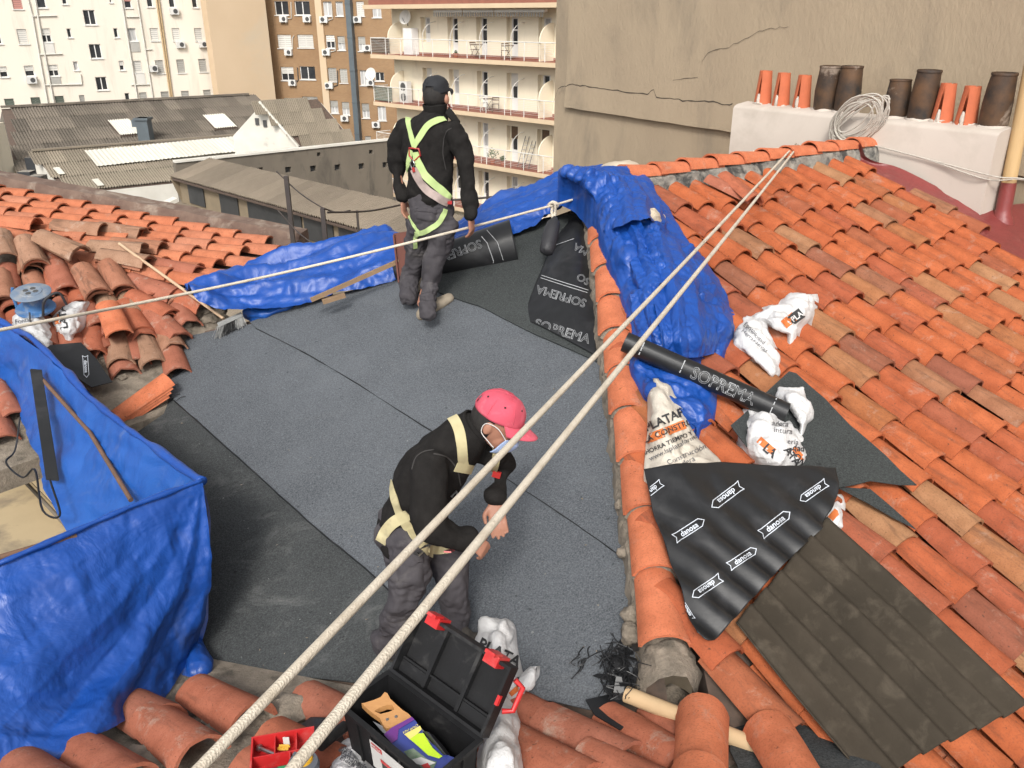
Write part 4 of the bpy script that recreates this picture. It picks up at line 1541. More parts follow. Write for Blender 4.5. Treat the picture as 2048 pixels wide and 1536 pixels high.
# maroon waterproof paint round the chimney foot, and the pipe
pts_lo = [(1716, 292), (1712, 318), (1760, 352), (1800, 378), (1880, 425), (1940, 462), (1985, 500), (2040, 536), (2140, 590)]
pts_hi = [(1719, 285), (1738, 318), (1790, 333), (1850, 362), (1900, 385), (1935, 402), (1966, 410), (2010, 410), (2140, 400)]
ctrl = []
for f in (0, 0.2, 0.45, 0.7, 1.0):
    row = []
    for i, (lo, hi) in enumerate(zip(pts_lo, pts_hi)):
        x, y = lo[0] + (hi[0] - lo[0]) * f, lo[1] + (hi[1] - lo[1]) * f
        hh = 0.045 + 0.05 * (f ** 2) + (0.12 if i == 0 else 0)
        row.append(ROOF.hit(x, y, hh))
    ctrl.append(row)
fl = Surf.from_ctrl(ctrl, 60, 24)
fl.displace(lambda p, u, v: 0.012 * noise.noise(p * 6) + 0.006 * noise.noise(p * 22))
fl.build('painted_flashing', MATS['maroon_paint'], chim)
pb = ROOF.hit(2003, 440, 0.05)
pt_ = pb + V((0, 0, 0.42)); 
d = (at_y(2040, 250, pb.y + 0.05) - pb)
po = MB().tube([pb + d * 0.40, pb + d * 1.9], 0.062, 14).build('vent_pipe', MATS['wood_post'], None, smooth=60)
prop(po, 'tan pipe with maroon painted foot standing beside the chimney', 'pipe')
MB().tube([pb - d * 0.15, pb + d * 0.02, pb + d * 0.06, pb + d * 0.12, pb + d * 0.405], [0.14, 0.10, 0.078, 0.068, 0.066], 14).build('painted_foot', MATS['maroon_paint'], po, smooth=60)

# ------------------------------------------------------------------ felted deck
deck = MB()
DO = [DECK.hit(x, y, -0.03) for x, y in [(285, 690), (510, 640), (620, 602), (760, 566), (1000, 482), (1090, 440), (1185, 405)]]
hip_side = [V((HIPX, y, DECK.z(HIPX, y) - 0.03)) for y in (6.3, 2.5)]
low = [DECK.pt(x, y, -0.03) for x, y in ((0.66, 2.45), (-0.4, 2.85), (-1.5, 3.28), (-2.9, 4.6))]
outl = DO + hip_side + low
deck.prism(outl, (0, 0, -0.3))
dk = prop(deck.build('roof_deck', MATS['under_roof']), kind='structure')


def felt_strip(name, pts, mat, h, th=0.006, seed=0, parent=dk, plane=DECK, amp=0.004, edge_jit=0.006):
    """pts: pixel outline on the plane"""
    P = [plane.hit(x, y, h) if not isinstance(x, V) else x for x, y in pts]
    Q = []
    for a, b in zip(P, P[1:] + P[:1]):
        k = max(1, int((b - a).length / 0.10))
        for i in range(k):
            q = a + (b - a) * (i / k)
            j = edge_jit * noise.noise(q * 7 + V((seed, 0, 0)))
            Q.append(q + V((j, j * 0.7, 0)))
    bm = bmesh.new()
    f = bm.faces.new([bm.verts.new(q) for q in Q])
    bmesh.ops.triangulate(bm, faces=[f])
    for it in range(2):
        bmesh.ops.subdivide_edges(bm, edges=[e for e in bm.edges if e.calc_length() > 0.16], cuts=1)
        bmesh.ops.triangulate(bm, faces=[f for f in bm.faces if len(f.verts) > 3])
    for v in bm.verts:
        v.co.z += amp * noise.noise(v.co * 1.7 + V((seed, 3, 0))) + amp * 0.5 * noise.noise(v.co * 5)
    bmesh.ops.recalc_face_normals(bm, faces=bm.faces)
    me = bpy.data.meshes.new(name); bm.to_mesh(me); bm.free()
    smooth_mesh(me, 180)
    o = link(name, me, MATS[mat], parent)
    md = o.modifiers.new('t', 'SOLIDIFY'); md.thickness = th; md.offset = 0
    md = o.modifiers.new('e', 'EDGE_SPLIT'); md.split_angle = rad(40)
    return o


felt_strip('membrane_strip', [(340, 785), (262, 858), (190, 940), (250, 1130), (330, 1300), (420, 1345), (520, 1342), (640, 1358), (760, 1372), (900, 1395), (1080, 1400), (1020, 1330), (900, 1260), (720, 1115), (540, 955)],
           'felt_dusty', 0.004, 0.008, seed=1)
felt_strip('membrane_strip', [(510, 648), (460, 655), (400, 668), (285, 690), (292, 740), (330, 775), (345, 797), (540, 972), (640, 1062), (725, 1132), (830, 1225), (940, 1300), (1060, 1395), (1180, 1420), (1275, 1340), (1285, 1250), (1275, 1130), (1020, 945), (720, 755), (515, 642)],
           'felt', 0.014, 0.008, seed=2)
felt_strip('membrane_strip', [(500, 645), (560, 622), (620, 604), (700, 583), (760, 567), (860, 545), (1000, 520), (1190, 690), (1225, 770), (1245, 900), (1262, 1000), (1275, 1125), (1240, 1110), (1130, 1032), (1020, 960), (870, 866), (720, 770), (610, 705), (512, 656)],
           'felt', 0.024, 0.008, seed=3)
felt_strip('membrane_strip', [(880, 586), (905, 596), (960, 613), (1050, 660), (1120, 690), (1210, 732), (1215, 600), (1195, 500), (1188, 420), (1090, 436), (1000, 476), (900, 520), (840, 548)],
           'felt_new', 0.036, 0.01, seed=4)

for pts in ([(512, 657), (610, 706), (720, 771), (870, 867), (1020, 961), (1130, 1033), (1240, 1111)], [(345, 798), (540, 973), (640, 1063), (725, 1133), (830, 1226), (940, 1301)], [(905, 597), (960, 614), (1050, 661), (1120, 691), (1210, 733)]):
    q = catmull([DECK.hit(x, y, .022) for x, y in pts], 90)
    q = [p + V((0.004 * noise.noise(p * 9), 0.004 * noise.noise(p * 9 + V((5, 0, 0))), 0)) for p in q]
    MB().tube(q, [0.0035 + 0.003 * abs(noise.noise(p * 11)) for p in q], 5).build('seam_bead', MATS['bitumen'], dk)

# ------------------------------------------------------------------ tiled slope at the left, parapet
A_, B_ = at_t(555, 497, 7.9), at_t(0, 388, 8.5)
C_ = at_t(385, 600, 6.7)
LEFT = plane3(A_, B_, C_)
AX = (A_ - B_).normalized()
AC = LEFT.n.cross(AX).normalized()
if AC.y > 0: AC = -AC                       # towards the viewer
lr = empty('tiled_slope', C_ - V((0, 0, 0.2)), 'pale orange tile roof beyond the stacked old tiles, ending at a low parapet', 'roof')
LW = (A_ - B_).length + 0.5
CW = (C_ - B_).dot(AC)
AC_ = (C_ - B_).dot(AX) + 0.4
def lp(a, c, h=0.0): return B_ - AX * 0.4 + AX * a + AC * c + LEFT.n * h
MB().prism([lp(-3, -0.1, -.03), lp(LW + .15, -0.1, -.03), lp(AC_, CW, -.03), lp(-3, CW, -.03)], V((0, 0, -0.10))).build('roof_bed', MATS['mortar'], lr)
cnt = 0
for k in range(int(CW / 0.185)):
    c = 0.02 + 0.185 * k
    ph = rt.uniform(-.12, .12)
    for j in range(17):
        a = -2.0 + 0.335 * j + ph
        if a > LW - 0.30 + (AC_ - LW) * c / CW: continue
        x, y = px_of(lp(a, c))
        if x < -420: continue
        p = lp(a, c, 0.0)
        link('tile', T_FAR[rt.randrange(6)], None, lr, frame(p, (AX + LEFT.n * 0.055).normalized(), LEFT.n) @ Matrix.Rotation(rt.gauss(0, .02), 4, 'Z')); cnt += 1
pr = MB(); vs = []; N_ = 60
for i in range(N_ + 1):
    a = -2 + (LW + 2.1) * i / N_
    for k, (c, h) in enumerate(((-0.02, -0.12), (-0.04, 0.10), (-0.07, 0.16), (-0.22, 0.17), (-0.25, 0.10), (-0.25, -0.5))):
        j = 0.018 * noise.noise(V((a * 5, k, 0))) + 0.01 * noise.noise(V((a * 21, k, 4)))
        vs.append(lp(a, c + j, h + j))
pr.add(vs, [[6 * i + k, 6 * i + k + 1, 6 * i + 7 + k, 6 * i + 6 + k] for i in range(N_) for k in range(5)])
pr.f.append([6 * N_ + k for k in range(6)])
pm('parapet', (0.18, 0.125, 0.095), (0.10, 0.062, 0.048), 6, 0.95, 0.7, 30, dirt=(0.30, 0.25, 0.20), dscale=4)
pr.build('parapet', MATS['parapet'], lr, smooth=40)
# house body under the roofs, down to the yard
HB = [lp(LW + 0.05, -0.2), DECK.hit(760, 560), V((0.75, 6.75, 0)), V((0.75, 2.0, 0)), V((-7, 1.0, 0)), lp(-3, -0.2)]
HB = [V((p.x, p.y, -3.6)) for p in HB]
prop(MB().prism(HB, V((0, 0, GROUND_Z + 3.6))).build('house_body', MATS['plaster_grey']), 'grey rendered wall of the house under the felted roof, facing the yard', 'building')
wl = MB()
far = [V((-4.9, 7.9, 0)), lp(LW, -0.05), DECK.hit(510, 640), DECK.hit(760, 562), DECK.hit(1090, 436), V((0.9, 6.78, -1.25))]
for a, b in zip(far[1:], far[2:]):
    wl.add([a + V((0, 0, -.04)), b + V((0, 0, -.04)), V((b.x, b.y, -3.7)), V((a.x, a.y, -3.7))], [[0, 1, 2, 3]])
prop(wl.build('eaves_wall', MATS['mortar']), 'rough mortar wall edge below the far side of the felted roof', 'wall')

# slope with the old tiles
OLD = Pl(-2.51 - 0.153 * 2.6 - 0.258 * 5.4, -0.153, 0.258)
lo_ = empty('tiled_slope', OLD.pt(-3.2, 6.0, -0.2), 'old roof slope of worn tiles under the stacks of salvaged tiles', 'roof')
pts = [OLD.pt(x, y) for x, y in ((-2.45, 6.55), (-2.15, 6.35), (-2.35, 5.35), (-3.3, 4.5), (-4.2, 4.9), (-7.5, 6.4), (-7.5, 8.1), (-4.8, 7.4))]
MB().prism(pts, (0, 0, -0.15)).build('mortar_bed', MATS['mortar'], lo_)


def px_tile(x0, y0, x1, y1, plane, h, pool, parent=None, name='tile', tilt=0.0, roll=0.0, n=0, L=None):
    """tile from pixel (upper end) to pixel (lower end)"""
    p0, p1 = plane.hit(x0, y0, h), plane.hit(x1, y1, h)
    d = p1 - p0
    M = frame(p0, d.normalized() + plane.n * tilt, plane.n) @ Matrix.Rotation(roll, 4, 'Y')
    if L: M = M @ Matrix.Diagonal((L, L, L, 1)); 
    return link(name, pool[n % len(pool)], None, parent, M)


D_OLD = V((0.51, -0.86, -0.3)).normalized()
n_ = 0
for i in range(20):
    for j in range(8):
        q = V((-2.35 - 0.215 * i, 6.75 + 0.02 * i, 0)) + V((0.51, -0.86, 0)) * (0.33 * j) + V((0.0, -0.13 * i, 0)) * 0.0
        q = V((-2.15, 6.72, 0)) + V((-0.86, -0.51, 0)) * (0.0) + V((-0.86, 0.10, 0)) * (0.235 * i) + V((0.51, -0.86, 0)) * (0.33 * j + rt.uniform(-.05, .05))
        p = OLD.pt(q.x, q.y, 0.0)
        x, y = px_of(p); e = p + D_OLD * 0.42; x2, y2 = px_of(e)
        if y2 > 770 or x < -420: continue
        if y < 500 or x2 > 375: continue
        if x2 < 20 and y2 > 690 + (20 - x2) * 0.12: continue
        link('tile', (T_DUST if rt.random() < .6 else T_OLD)[rt.randrange(8)], None, lo_, frame(p, (D_OLD + V((0, 0, .06))).normalized(), OLD.n) @ Matrix.Rotation(rt.gauss(0, .06), 4, 'Z'))
for (x0, y0, x1, y1) in [(-10, 775, 22, 830), (-20, 815, 14, 900), (-60, 790, -20, 860), (-70, 690, -20, 760)]:
    px_tile(x0, y0, x1, y1, OLD, 0.0, T_DUST, lo_)

# loose tiles, each a thing of its own
def z7(x, y): return x / 4.267, 440 + y / 4.267


ORD = ['topmost of its stack', 'second from the top', 'third from the top', 'fourth from the top', 'fifth from the top', 'sixth from the top', 'seventh from the top', 'lowest of all']
LOOSE = [
    # x0 y0 x1 y1 (zoom), plane, height, pool, count, label
    (0, 130, 70, 400, OLD, .10, T_OLD, 2, 'worn roof tile lying by the cable reel stack, sooty and pale'),
    (-20, 470, 60, 790, OLD, .08, T_OLD, 3, 'mottled old roof tile in the stack beside the blue cable reel'),
    (215, 190, 340, 470, OLD, .12, T_OLD, 3, 'pale worn roof tile stacked above the blue cable reel'),
    (480, 400, 600, 690, OLD, .06, T_DUST, 2, 'dusty red roof tile stacked between cable reel and tan tiles'),
    (705, 430, 860, 680, OLD, .12, T_OLD, 4, 'tan stained roof tile in the stack above the new red tiles'),
    (920, 390, 1090, 700, OLD, .10, T_OLD, 3, 'limewashed roof tile in the stack beside the broom'),
    (350, 150, 780, 350, OLD, .20, T_OLD, 3, 'long weathered roof tile lying crosswise over the old stacks'),
    (460, 60, 850, 110, LEFT, .08, T_OLD, 3, 'sooty old roof tile stacked on the pale orange roof'),
    (860, 80, 1160, 140, LEFT, .06, T_OLD, 2, 'dark lichen covered roof tile on the pale orange roof'),
    (960, 215, 1350, 270, LEFT, .06, T_OLD, 2, 'blackened roof tile beside the broom handle'),
    (770, 240, 1210, 285, LEFT, .12, T_OLD, 2, 'old roof tile resting under the end of the broom handle'),
    (860, 320, 1320, 410, LEFT, .09, T_OLD, 3, 'greyish roof tile of the flat stack under the broom handle'),
    (1330, 390, 1600, 460, LEFT, .04, T_DUST, 1, 'dusty roof tile right of the broom handle by the blue tarp'),
    (1110, 520, 1420, 640, OLD, .06, T_DUST, 1, 'cleaned orange roof tile below the flat stack'),
    (1370, 610, 1680, 740, OLD, .05, T_DUST, 1, 'orange roof tile set in mortar at the felt corner'),
    (1130, 660, 1360, 800, OLD, .05, T_DUST, 1, 'orange roof tile with white splashes near the broom'),
    (1300, 800, 1480, 985, OLD, .04, T_DUST, 2, 'pinkish roof tile ending at the felt edge near the broom'),
    (1060, 740, 1200, 990, OLD, .03, T_DUST, 3, 'dark red roof tile stacked beside the new red ones'),
    (1130, 960, 1180, 1260, OLD, -.02, T_DUST, 1, 'red roof tile standing at the felt edge beside the new stack'),
    (960, 1060, 1050, 1280, OLD, -.02, T_DUST, 1, 'old roof tile sticking out beneath the new red stack'),
    (640, 930, 800, 1060, OLD, -.02, T_DUST, 1, 'orange roof tile between the tied sacks and the new stack'),
    (-120, 20, 330, 75, LEFT, .12, T_FAR, 4, 'bright orange roof tile stacked on the pale orange roof'),
    (0, 125, 280, 205, LEFT, .06, T_FAR, 1, 'bright orange roof tile lying below the orange stack'),
]
for k, (x0, y0, x1, y1, pl_, h, pool, cnt_, lb) in enumerate(LOOSE):
    for i in range(cnt_):
        lay = cnt_ - 1 - i
        dx, dy = rt.uniform(-8, 8), rt.uniform(-6, 6)
        o = px_tile(*z7(x0 + dx, y0 + dy + lay * 12), *z7(x1 + dx + lay * 3, y1 + dy + lay * 16), pl_, h - 0.028 * lay, pool, None, 'clay_tile', roll=rt.gauss(0, .05), n=rt.randrange(8), L=1.08)
        prop(o, lb + (', ' + ORD[lay] if cnt_ > 1 else ''), 'roof tile', lb if cnt_ > 1 else None)
NEW = copies([tile_mesh(0.43, 0.165, 0.20, 0.055, 0.07, 10, 0.012, 0.001, 60)], 'clean_tile')
for i in range(8):
    o = px_tile(*z7(905 + 2 * i, 735 + 0 * i), *z7(1022, 985), OLD, 0.20 - 0.021 * (7 - i) , NEW, None, 'clay_tile', n=0, roll=0.02 * math.sin(i * 2))
    prop(o, 'new red roof tile in the nested stack beside the felt, ' + ORD[7 - i], 'roof tile', 'neat stack of new red tiles')
for i in range(4):
    o = px_tile(222 + 4 * i, 842 - 2 * i + (3 - i) * 6, 318 + 3 * i, 772 + (3 - i) * 8, DECK, 0.05 + 0.021 * i, NEW, None, 'clay_tile', n=0)
    prop(o, 'new roof tile in the small pile lying on the felt, ' + ORD[3 - i], 'roof tile', 'small pile of new tiles on the felt')

# rubble mortar at the corner between felt and old tiles
for i, (x, y, r) in enumerate([(395, 625, .09), (420, 640, .07), (370, 655, .08), (345, 665, .06), (440, 622, .06), (300, 705, .05), (245, 755, .05), (410, 612, .05)]):
    o = lump('mortar_lump', OLD.hit(x, y, -0.01), r, 'mortar', lo_, 80 + i, amp=0.5, squash=(1, 1, .6))

# ------------------------------------------------------------------ slope the picture was taken from
fo = empty('tiled_slope', FORE.pt(0, 2.0, -0.2), 'dusty red tiles at the foot of the slope under the tool box', 'roof')
MB().prism([FORE.pt(x, y, -0.02) for x, y in ((-3.2, 3.35), (-1.5, 3.22), (0.1, 2.66), (0.9, 2.40), (3.2, 2.0), (3.2, 0.5), (-3.2, 0.5))], (0, 0, -0.25)).build('mortar_bed', MATS['mortar'], fo)
BIG = copies([tile_mesh(0.45, 0.205, 0.245, 0.10, 0.12, 12, 0.016, 0.006, 70 + s, ny=4) for s in range(3)], 'dusty_tile')
for i, (x0, y0, x1, y1, h, roll) in enumerate([
        (392, 1392, 560, 1492, -.01, 0), (545, 1482, 700, 1575, -.02, 0), (300, 1448, 430, 1550, .0, 0), (150, 1505, 300, 1620, -.01, 0), (215, 1400, 300, 1450, -.02, 0), 
        (612, 1405, 720, 1470, -.03, 0), (1010, 1412, 1120, 1482, -.02, 0), (1090, 1452, 1230, 1530, .01, 0), (1010, 1490, 1160, 1580, .0, 0), (1170, 1525, 1290, 1590, .02, 0),
        (880, 1440, 1010, 1530, -.04, 0), (760, 1420, 880, 1500, -.05, 0), (500, 1540, 640, 1640, .0, 0), (30, 1540, 150, 1640, 0, 0), (-140, 1560, -10, 1680, 0, 0), (-330, 1600, -190, 1740, 0, 0), (1215, 1450, 1330, 1530, .01, 0)]):
    px_tile(x0, y0, x1, y1, FORE, h, BIG, fo, n=i, roll=roll)
# cross hip with the two upright tiles
BIGC = copies([tile_mesh(0.45, 0.195, 0.215, 0.10, 0.115, 14, 0.016, 0.004, 75, ny=4)], 'clean_tile')
px_tile(1400, 1570, 1406, 1390, FORE, 0.10, BIGC, fo)
px_tile(1396, 1740, 1402, 1500, FORE, 0.13, BIGC, fo)
px_tile(1625, 1620, 1560, 1512, FORE, 0.08, BIGC, fo)
pc = FORE.hit(1310, 1470, 0.0)
lump('mortar_lump', FORE.hit(1335, 1415, 0.0), 0.10, 'mortar', fo, 91, amp=0.45, squash=(1, 1, .7))
lump('mortar_lump', FORE.hit(585, 1420, -0.01), 0.10, 'mortar', fo, 92, amp=0.5, squash=(1.2, .8, .5))
lump('mortar_lump', FORE.hit(440, 1450, -0.03), 0.12, 'mortar', fo, 93, amp=0.5, squash=(.8, 1.2, .5))
lump('mortar_lump', FORE.hit(300, 1520, -0.01), 0.09, 'mortar', fo, 94, amp=0.5, squash=(1.2, 1.0, .5))
px_tile(1290, 1425, 1345, 1470, FORE, 0.05, T_DUST, fo, n=6, roll=0.5, L=0.6)
# ------------------------------------------------------------------ tarps, sheets, sacks, ropes
pm('rope', (0.62, 0.555, 0.455), (0.55, 0.485, 0.39), 30, 0.9, dirt=(0.44, 0.37, 0.28), dscale=7)
pm('rope_grey', (0.52, 0.49, 0.43), (0.40, 0.37, 0.32), 30, 0.9)


def weave(m, s):
    nt = m.node_tree; b = nt.nodes['Principled BSDF']
    v = coords(nt)
    w1 = nd(nt, 'ShaderNodeTexVoronoi', Scale=s)
    nt.links.new(v, w1.inputs['Vector'])
    bump(nt, b, w1.outputs[0], 0.55, 0.003)



weave(MATS['rope'], 260); weave(MATS['rope_grey'], 220)
pm('sack', (0.62, 0.615, 0.61), (0.55, 0.545, 0.54), 6, 0.55, 0.35, 90, dirt=(0.42, 0.405, 0.39), dscale=4, dlo=0.62, dhi=0.8)
pm('sack_cream', (0.57, 0.52, 0.44), (0.50, 0.45, 0.38), 6, 0.6, 0.35, 90, dirt=(0.48, 0.43, 0.36), dscale=4)
for k_ in ('sack', 'sack_cream'):
    nt_ = MATS[k_].node_tree; b__ = nt_.nodes['Principled BSDF']; v_ = coords(nt_)
    r_ = tex(nt_, v_, 13, 4, 0.6, dist=1.5)
    bump(nt_, b__, ramp(nt_, [(0.40, (0, 0, 0)), (0.5, (1, 1, 1)), (0.60, (0, 0, 0))], r_), 0.22, 0.010)
    r_ = tex(nt_, v_, 30, 3, 0.6, dist=1.0)
    bump(nt_, b__, ramp(nt_, [(0.42, (0, 0, 0)), (0.5, (1, 1, 1)), (0.58, (0, 0, 0))], r_), 0.12, 0.005)
pm('sand_bag', (0.55, 0.47, 0.36), (0.45, 0.38, 0.29), 8, 0.8, 0.4, 60)
pm('ink_black', (0.035, 0.035, 0.037), None, 9, 0.7)
pm('ink_orange', (0.62, 0.165, 0.04), None, 9, 0.7)
pm('ink_grey', (0.12, 0.12, 0.13), None, 9, 0.7)
pm('fibre_brown', (0.052, 0.042, 0.031), (0.033, 0.027, 0.020), 2.5, 0.9, 0.6, 60, spec=0.15, dirt=(0.072, 0.059, 0.044), dscale=9)
pm('cardboard', (0.52, 0.37, 0.21), (0.46, 0.32, 0.18), 8, 0.8)


def surf_px(ctrl, nu, nv, plane=None, ext=0.0):
    """ctrl rows of (px, py, t) or (px, py, height over plane); ext continues the first end out of the frame"""
    rows = [[(plane.hit(x, y, c) if plane else at_t(x, y, c)) for x, y, c in r] for r in ctrl]
    if ext: rows = [[r[0] + (r[0] - r[1]) * ext] + r for r in rows]
    return Surf.from_ctrl(rows, nu, nv)


def bvh_of(s):
    m = s.mb()
    return BVHTree.FromPolygons([tuple(v) for v in m.v], m.f)


def bvh_obj(o):
    dg = bpy.context.evaluated_depsgraph_get()
    e = o.evaluated_get(dg); me = e.to_mesh()
    M = world_mat(o)
    t = BVHTree.FromPolygons([M @ v.co for v in me.vertices], [list(p.vertices) for p in me.polygons])
    e.to_mesh_clear()
    return t


def decal(name, geo, cx, cy, ang, s, bvh, mat, parent, off=0.003, fall=None, sx=1.0):
    """flat print laid on a surface: find the surface where the print sits"""
    vs, fs = geo
    ca, sa = math.cos(rad(ang)), math.sin(rad(ang))
    out, ok = [], []
    for v in vs:
        x, y = v.x * sx, v.y
        px, py = cx + s * (x * ca - y * sa), cy - s * (x * sa + y * ca)
        d = ray(px, py).normalized()
        loc, nrm, _, _ = bvh.ray_cast(V((0, 0, 0)), d)
        if loc is None:
            out.append(V((0, 0, 0))); ok.append(False)
        else:
            if nrm.dot(d) > 0: nrm = -nrm
            out.append(loc + nrm * off); ok.append(True)
    fs = [f for f in fs if all(ok[i] for i in f) and (out[f[0]] - out[f[1]]).length < 0.2]
    used = sorted({i for f in fs for i in f}); mp = {i: k for k, i in enumerate(used)}
    if not fs: return None
    m = MB(); m.add([out[i] for i in used], [[mp[i] for i in f] for f in fs])
    return link(name, m.mesh(name), MATS[mat], parent)


def centred(geo):
    vs, fs = geo
    x0, x1 = min(v.x for v in vs), max(v.x for v in vs)
    y0, y1 = min(v.y for v in vs), max(v.y for v in vs)
    return [V((v.x - (x0 + x1) / 2, v.y - (y0 + y1) / 2, 0)) for v in vs], fs


def rect_geo(w, h, nx=10, ny=3):
    vs = [V((-w / 2 + w * i / nx, -h / 2 + h * j / ny, 0)) for j in range(ny + 1) for i in range(nx + 1)]
    return vs, [[j * (nx + 1) + i, j * (nx + 1) + i + 1, (j + 1) * (nx + 1) + i + 1, (j + 1) * (nx + 1) + i] for j in range(ny) for i in range(nx)]


def ribbon_logo():
    w = 2.55
    ln = [[(-w, 0.75), (w - 0.1, 0.75), (w + 0.75, 0.0), (w - 0.1, -0.75), (-w, -0.75), (-w - 0.75, -0.85), (-w - 0.35, 0.0), (-w - 0.75, 0.85), (-w, 0.75)]]
    vs, fs = strokes(ln, 0.14)
    tv, tf = centred(text_geo('danosa', 0, 0.028))
    k = len(vs)
    return vs + [V((v.x * 0.98, v.y * 1.0 + 0.02, 0)) for v in tv], fs + [[i + k for i in f] for f in tf]


LOGO = ribbon_logo()

# ---- blue tarp round the light well
S = surf_px([[(-150, 1192, 3.28), (0, 1128, 3.4), (135, 1070, 3.58), (270, 1012, 3.78), (405, 962, 4.0)],
             [(-150, 1330, 3.15), (0, 1262, 3.3), (150, 1205, 3.5), (300, 1150, 3.78), (422, 1120, 4.02)],
             [(-150, 1480, 3.0), (0, 1400, 3.2), (130, 1360, 3.4), (290, 1290, 3.72), (408, 1225, 4.08)],
             [(-150, 1600, 2.85), (0, 1480, 3.12), (130, 1440, 3.28), (250, 1390, 3.5), (385, 1300, 4.12)],
             [(-150, 1720, 2.75), (0, 1575, 3.02), (110, 1520, 3.15), (225, 1455, 3.36), (330, 1395, 3.75)]], 300, 210, ext=2.2)
fold_d = (at_t(405, 965, 4) - at_t(0, 1480, 3.12)).normalized()
def near_fold(p, u, v):
    u = max(0.0, (u - 0.2) / 0.8)
    e = min(1, v * 6) * (0.35 + 0.65 * v)
    rad_ = math.hypot((u - 1.0) * 1.2, v)      # folds fan out from the corner
    ang = math.atan2(v, (1.0 - u) * 1.2 + 1e-4)
    fan = (0.5 * math.sin(ang * 11 + 1.8 * noise.noise(p * 1.5)) + 0.7 * (abs(((ang * 2.3 + 0.4 * noise.noise(p * 1.2)) % 1) * 2 - 1) * 2 - 1)) * 0.019 * min(1, rad_ * 2.0)
    low = max(0, v - 0.72) / 0.28
    return fan + e * 0.014 * crumple(p, 2.2, 3) + e * 0.006 * crumple(p, 6, 5) + low * 0.05 * crumple(p, 4.5, 2)
S.displace(near_fold)
S.relax(3)
S.displace(lambda p, u, v: 0.0055 * crumple(p, 4.5, 41) + 0.0018 * crumple(p, 13, 42))
S.relax(1)
S.displace(lambda p, u, v: 0.0007 * crumple(p, 30, 43))
enc = S.build('tarp_enclosure', MATS['tarp'], thick=0.0)
prop(enc, 'blue tarpaulin wrapped round a frame as an enclosure over the light well', 'tarpaulin')
S2 = surf_px([[(-150, 560, 6.4), (0, 645, 5.85), (120, 733, 5.3), (240, 848, 4.65), (330, 912, 4.3), (405, 965, 4.0)],
              [(-150, 620, 6.4), (0, 700, 5.85), (105, 800, 5.25), (200, 910, 4.7), (310, 980, 4.3), (403, 1000, 4.05)],
              [(-150, 680, 6.4), (0, 735, 5.88), (85, 880, 5.2), (140, 985, 4.75), (270, 1050, 4.4), (400, 1060, 4.1)],
              [(-150, 720, 6.4), (0, 765, 5.9), (70, 905, 5.2), (105, 1010, 4.75), (190, 1120, 4.5), (395, 1150, 4.2)]], 130, 60, ext=1.5)
S2.displace(lambda p, u, v: 0.020 * crumple(p, 2.4, 8) + 0.007 * crumple(p, 7, 2))
S2.build('inner_sheet', MATS['tarp_dusty'], enc)
# rolled hems over the frame
hem = [at_t(x, y, t) for x, y, t in [(-150, 556, 6.4), (0, 643, 5.85), (60, 675, 5.6), (120, 730, 5.3), (180, 795, 4.95), (240, 845, 4.65), (330, 910, 4.3), (405, 963, 4.0)]]
hem = [hem[0] + (hem[0] - hem[1]) * 1.5] + hem
hm = catmull(hem, 90)
MB().tube([p + V((0, 0, 0.012 * noise.noise(p * 6))) for p in hm], [0.020 + 0.013 * noise.noise(p * 7) for p in hm], 10).build('hem', MATS['tarp'], enc, smooth=180)
# outer skirt on the far side of the frame, hanging to the felt
fo_ = surf_px([[(-150, 556, 6.4), (0, 643, 5.85), (120, 730, 5.3), (240, 845, 4.65), (330, 910, 4.3), (405, 963, 4.0)],
               [(-150, 600, 6.5), (0, 655, 6.05), (125, 745, 5.5), (250, 868, 4.85), (340, 935, 4.45), (422, 1060, 4.1)],
               [(-150, 660, 6.6), (0, 700, 6.1), (130, 790, 5.55), (255, 920, 4.95), (345, 1060, 4.55), (414, 1230, 4.15)],
               [(-150, 720, 6.6), (0, 760, 6.1), (132, 850, 5.6), (258, 1000, 5.0), (345, 1180, 4.6), (395, 1310, 4.2)]], 110, 40, ext=1.5)
fo_.displace(lambda p, u, v: v * 0.015 * crumple(p, 3, 5))
fo_.build('outer_skirt', MATS['tarp'], enc)
nh = [at_t(x, y, t) for x, y, t in [(-150, 1190, 3.28), (0, 1126, 3.4), (135, 1068, 3.58), (270, 1010, 3.78), (405, 960, 4.0)]]
nh = catmull([nh[0] + (nh[0] - nh[1]) * 2.2] + nh, 70)
MB().tube(nh, [0.013 + 0.009 * noise.noise(p * 9) for p in nh], 10).build('hem', MATS['tarp'], enc, smooth=180)
# bundled foot of the tarp on the tiles


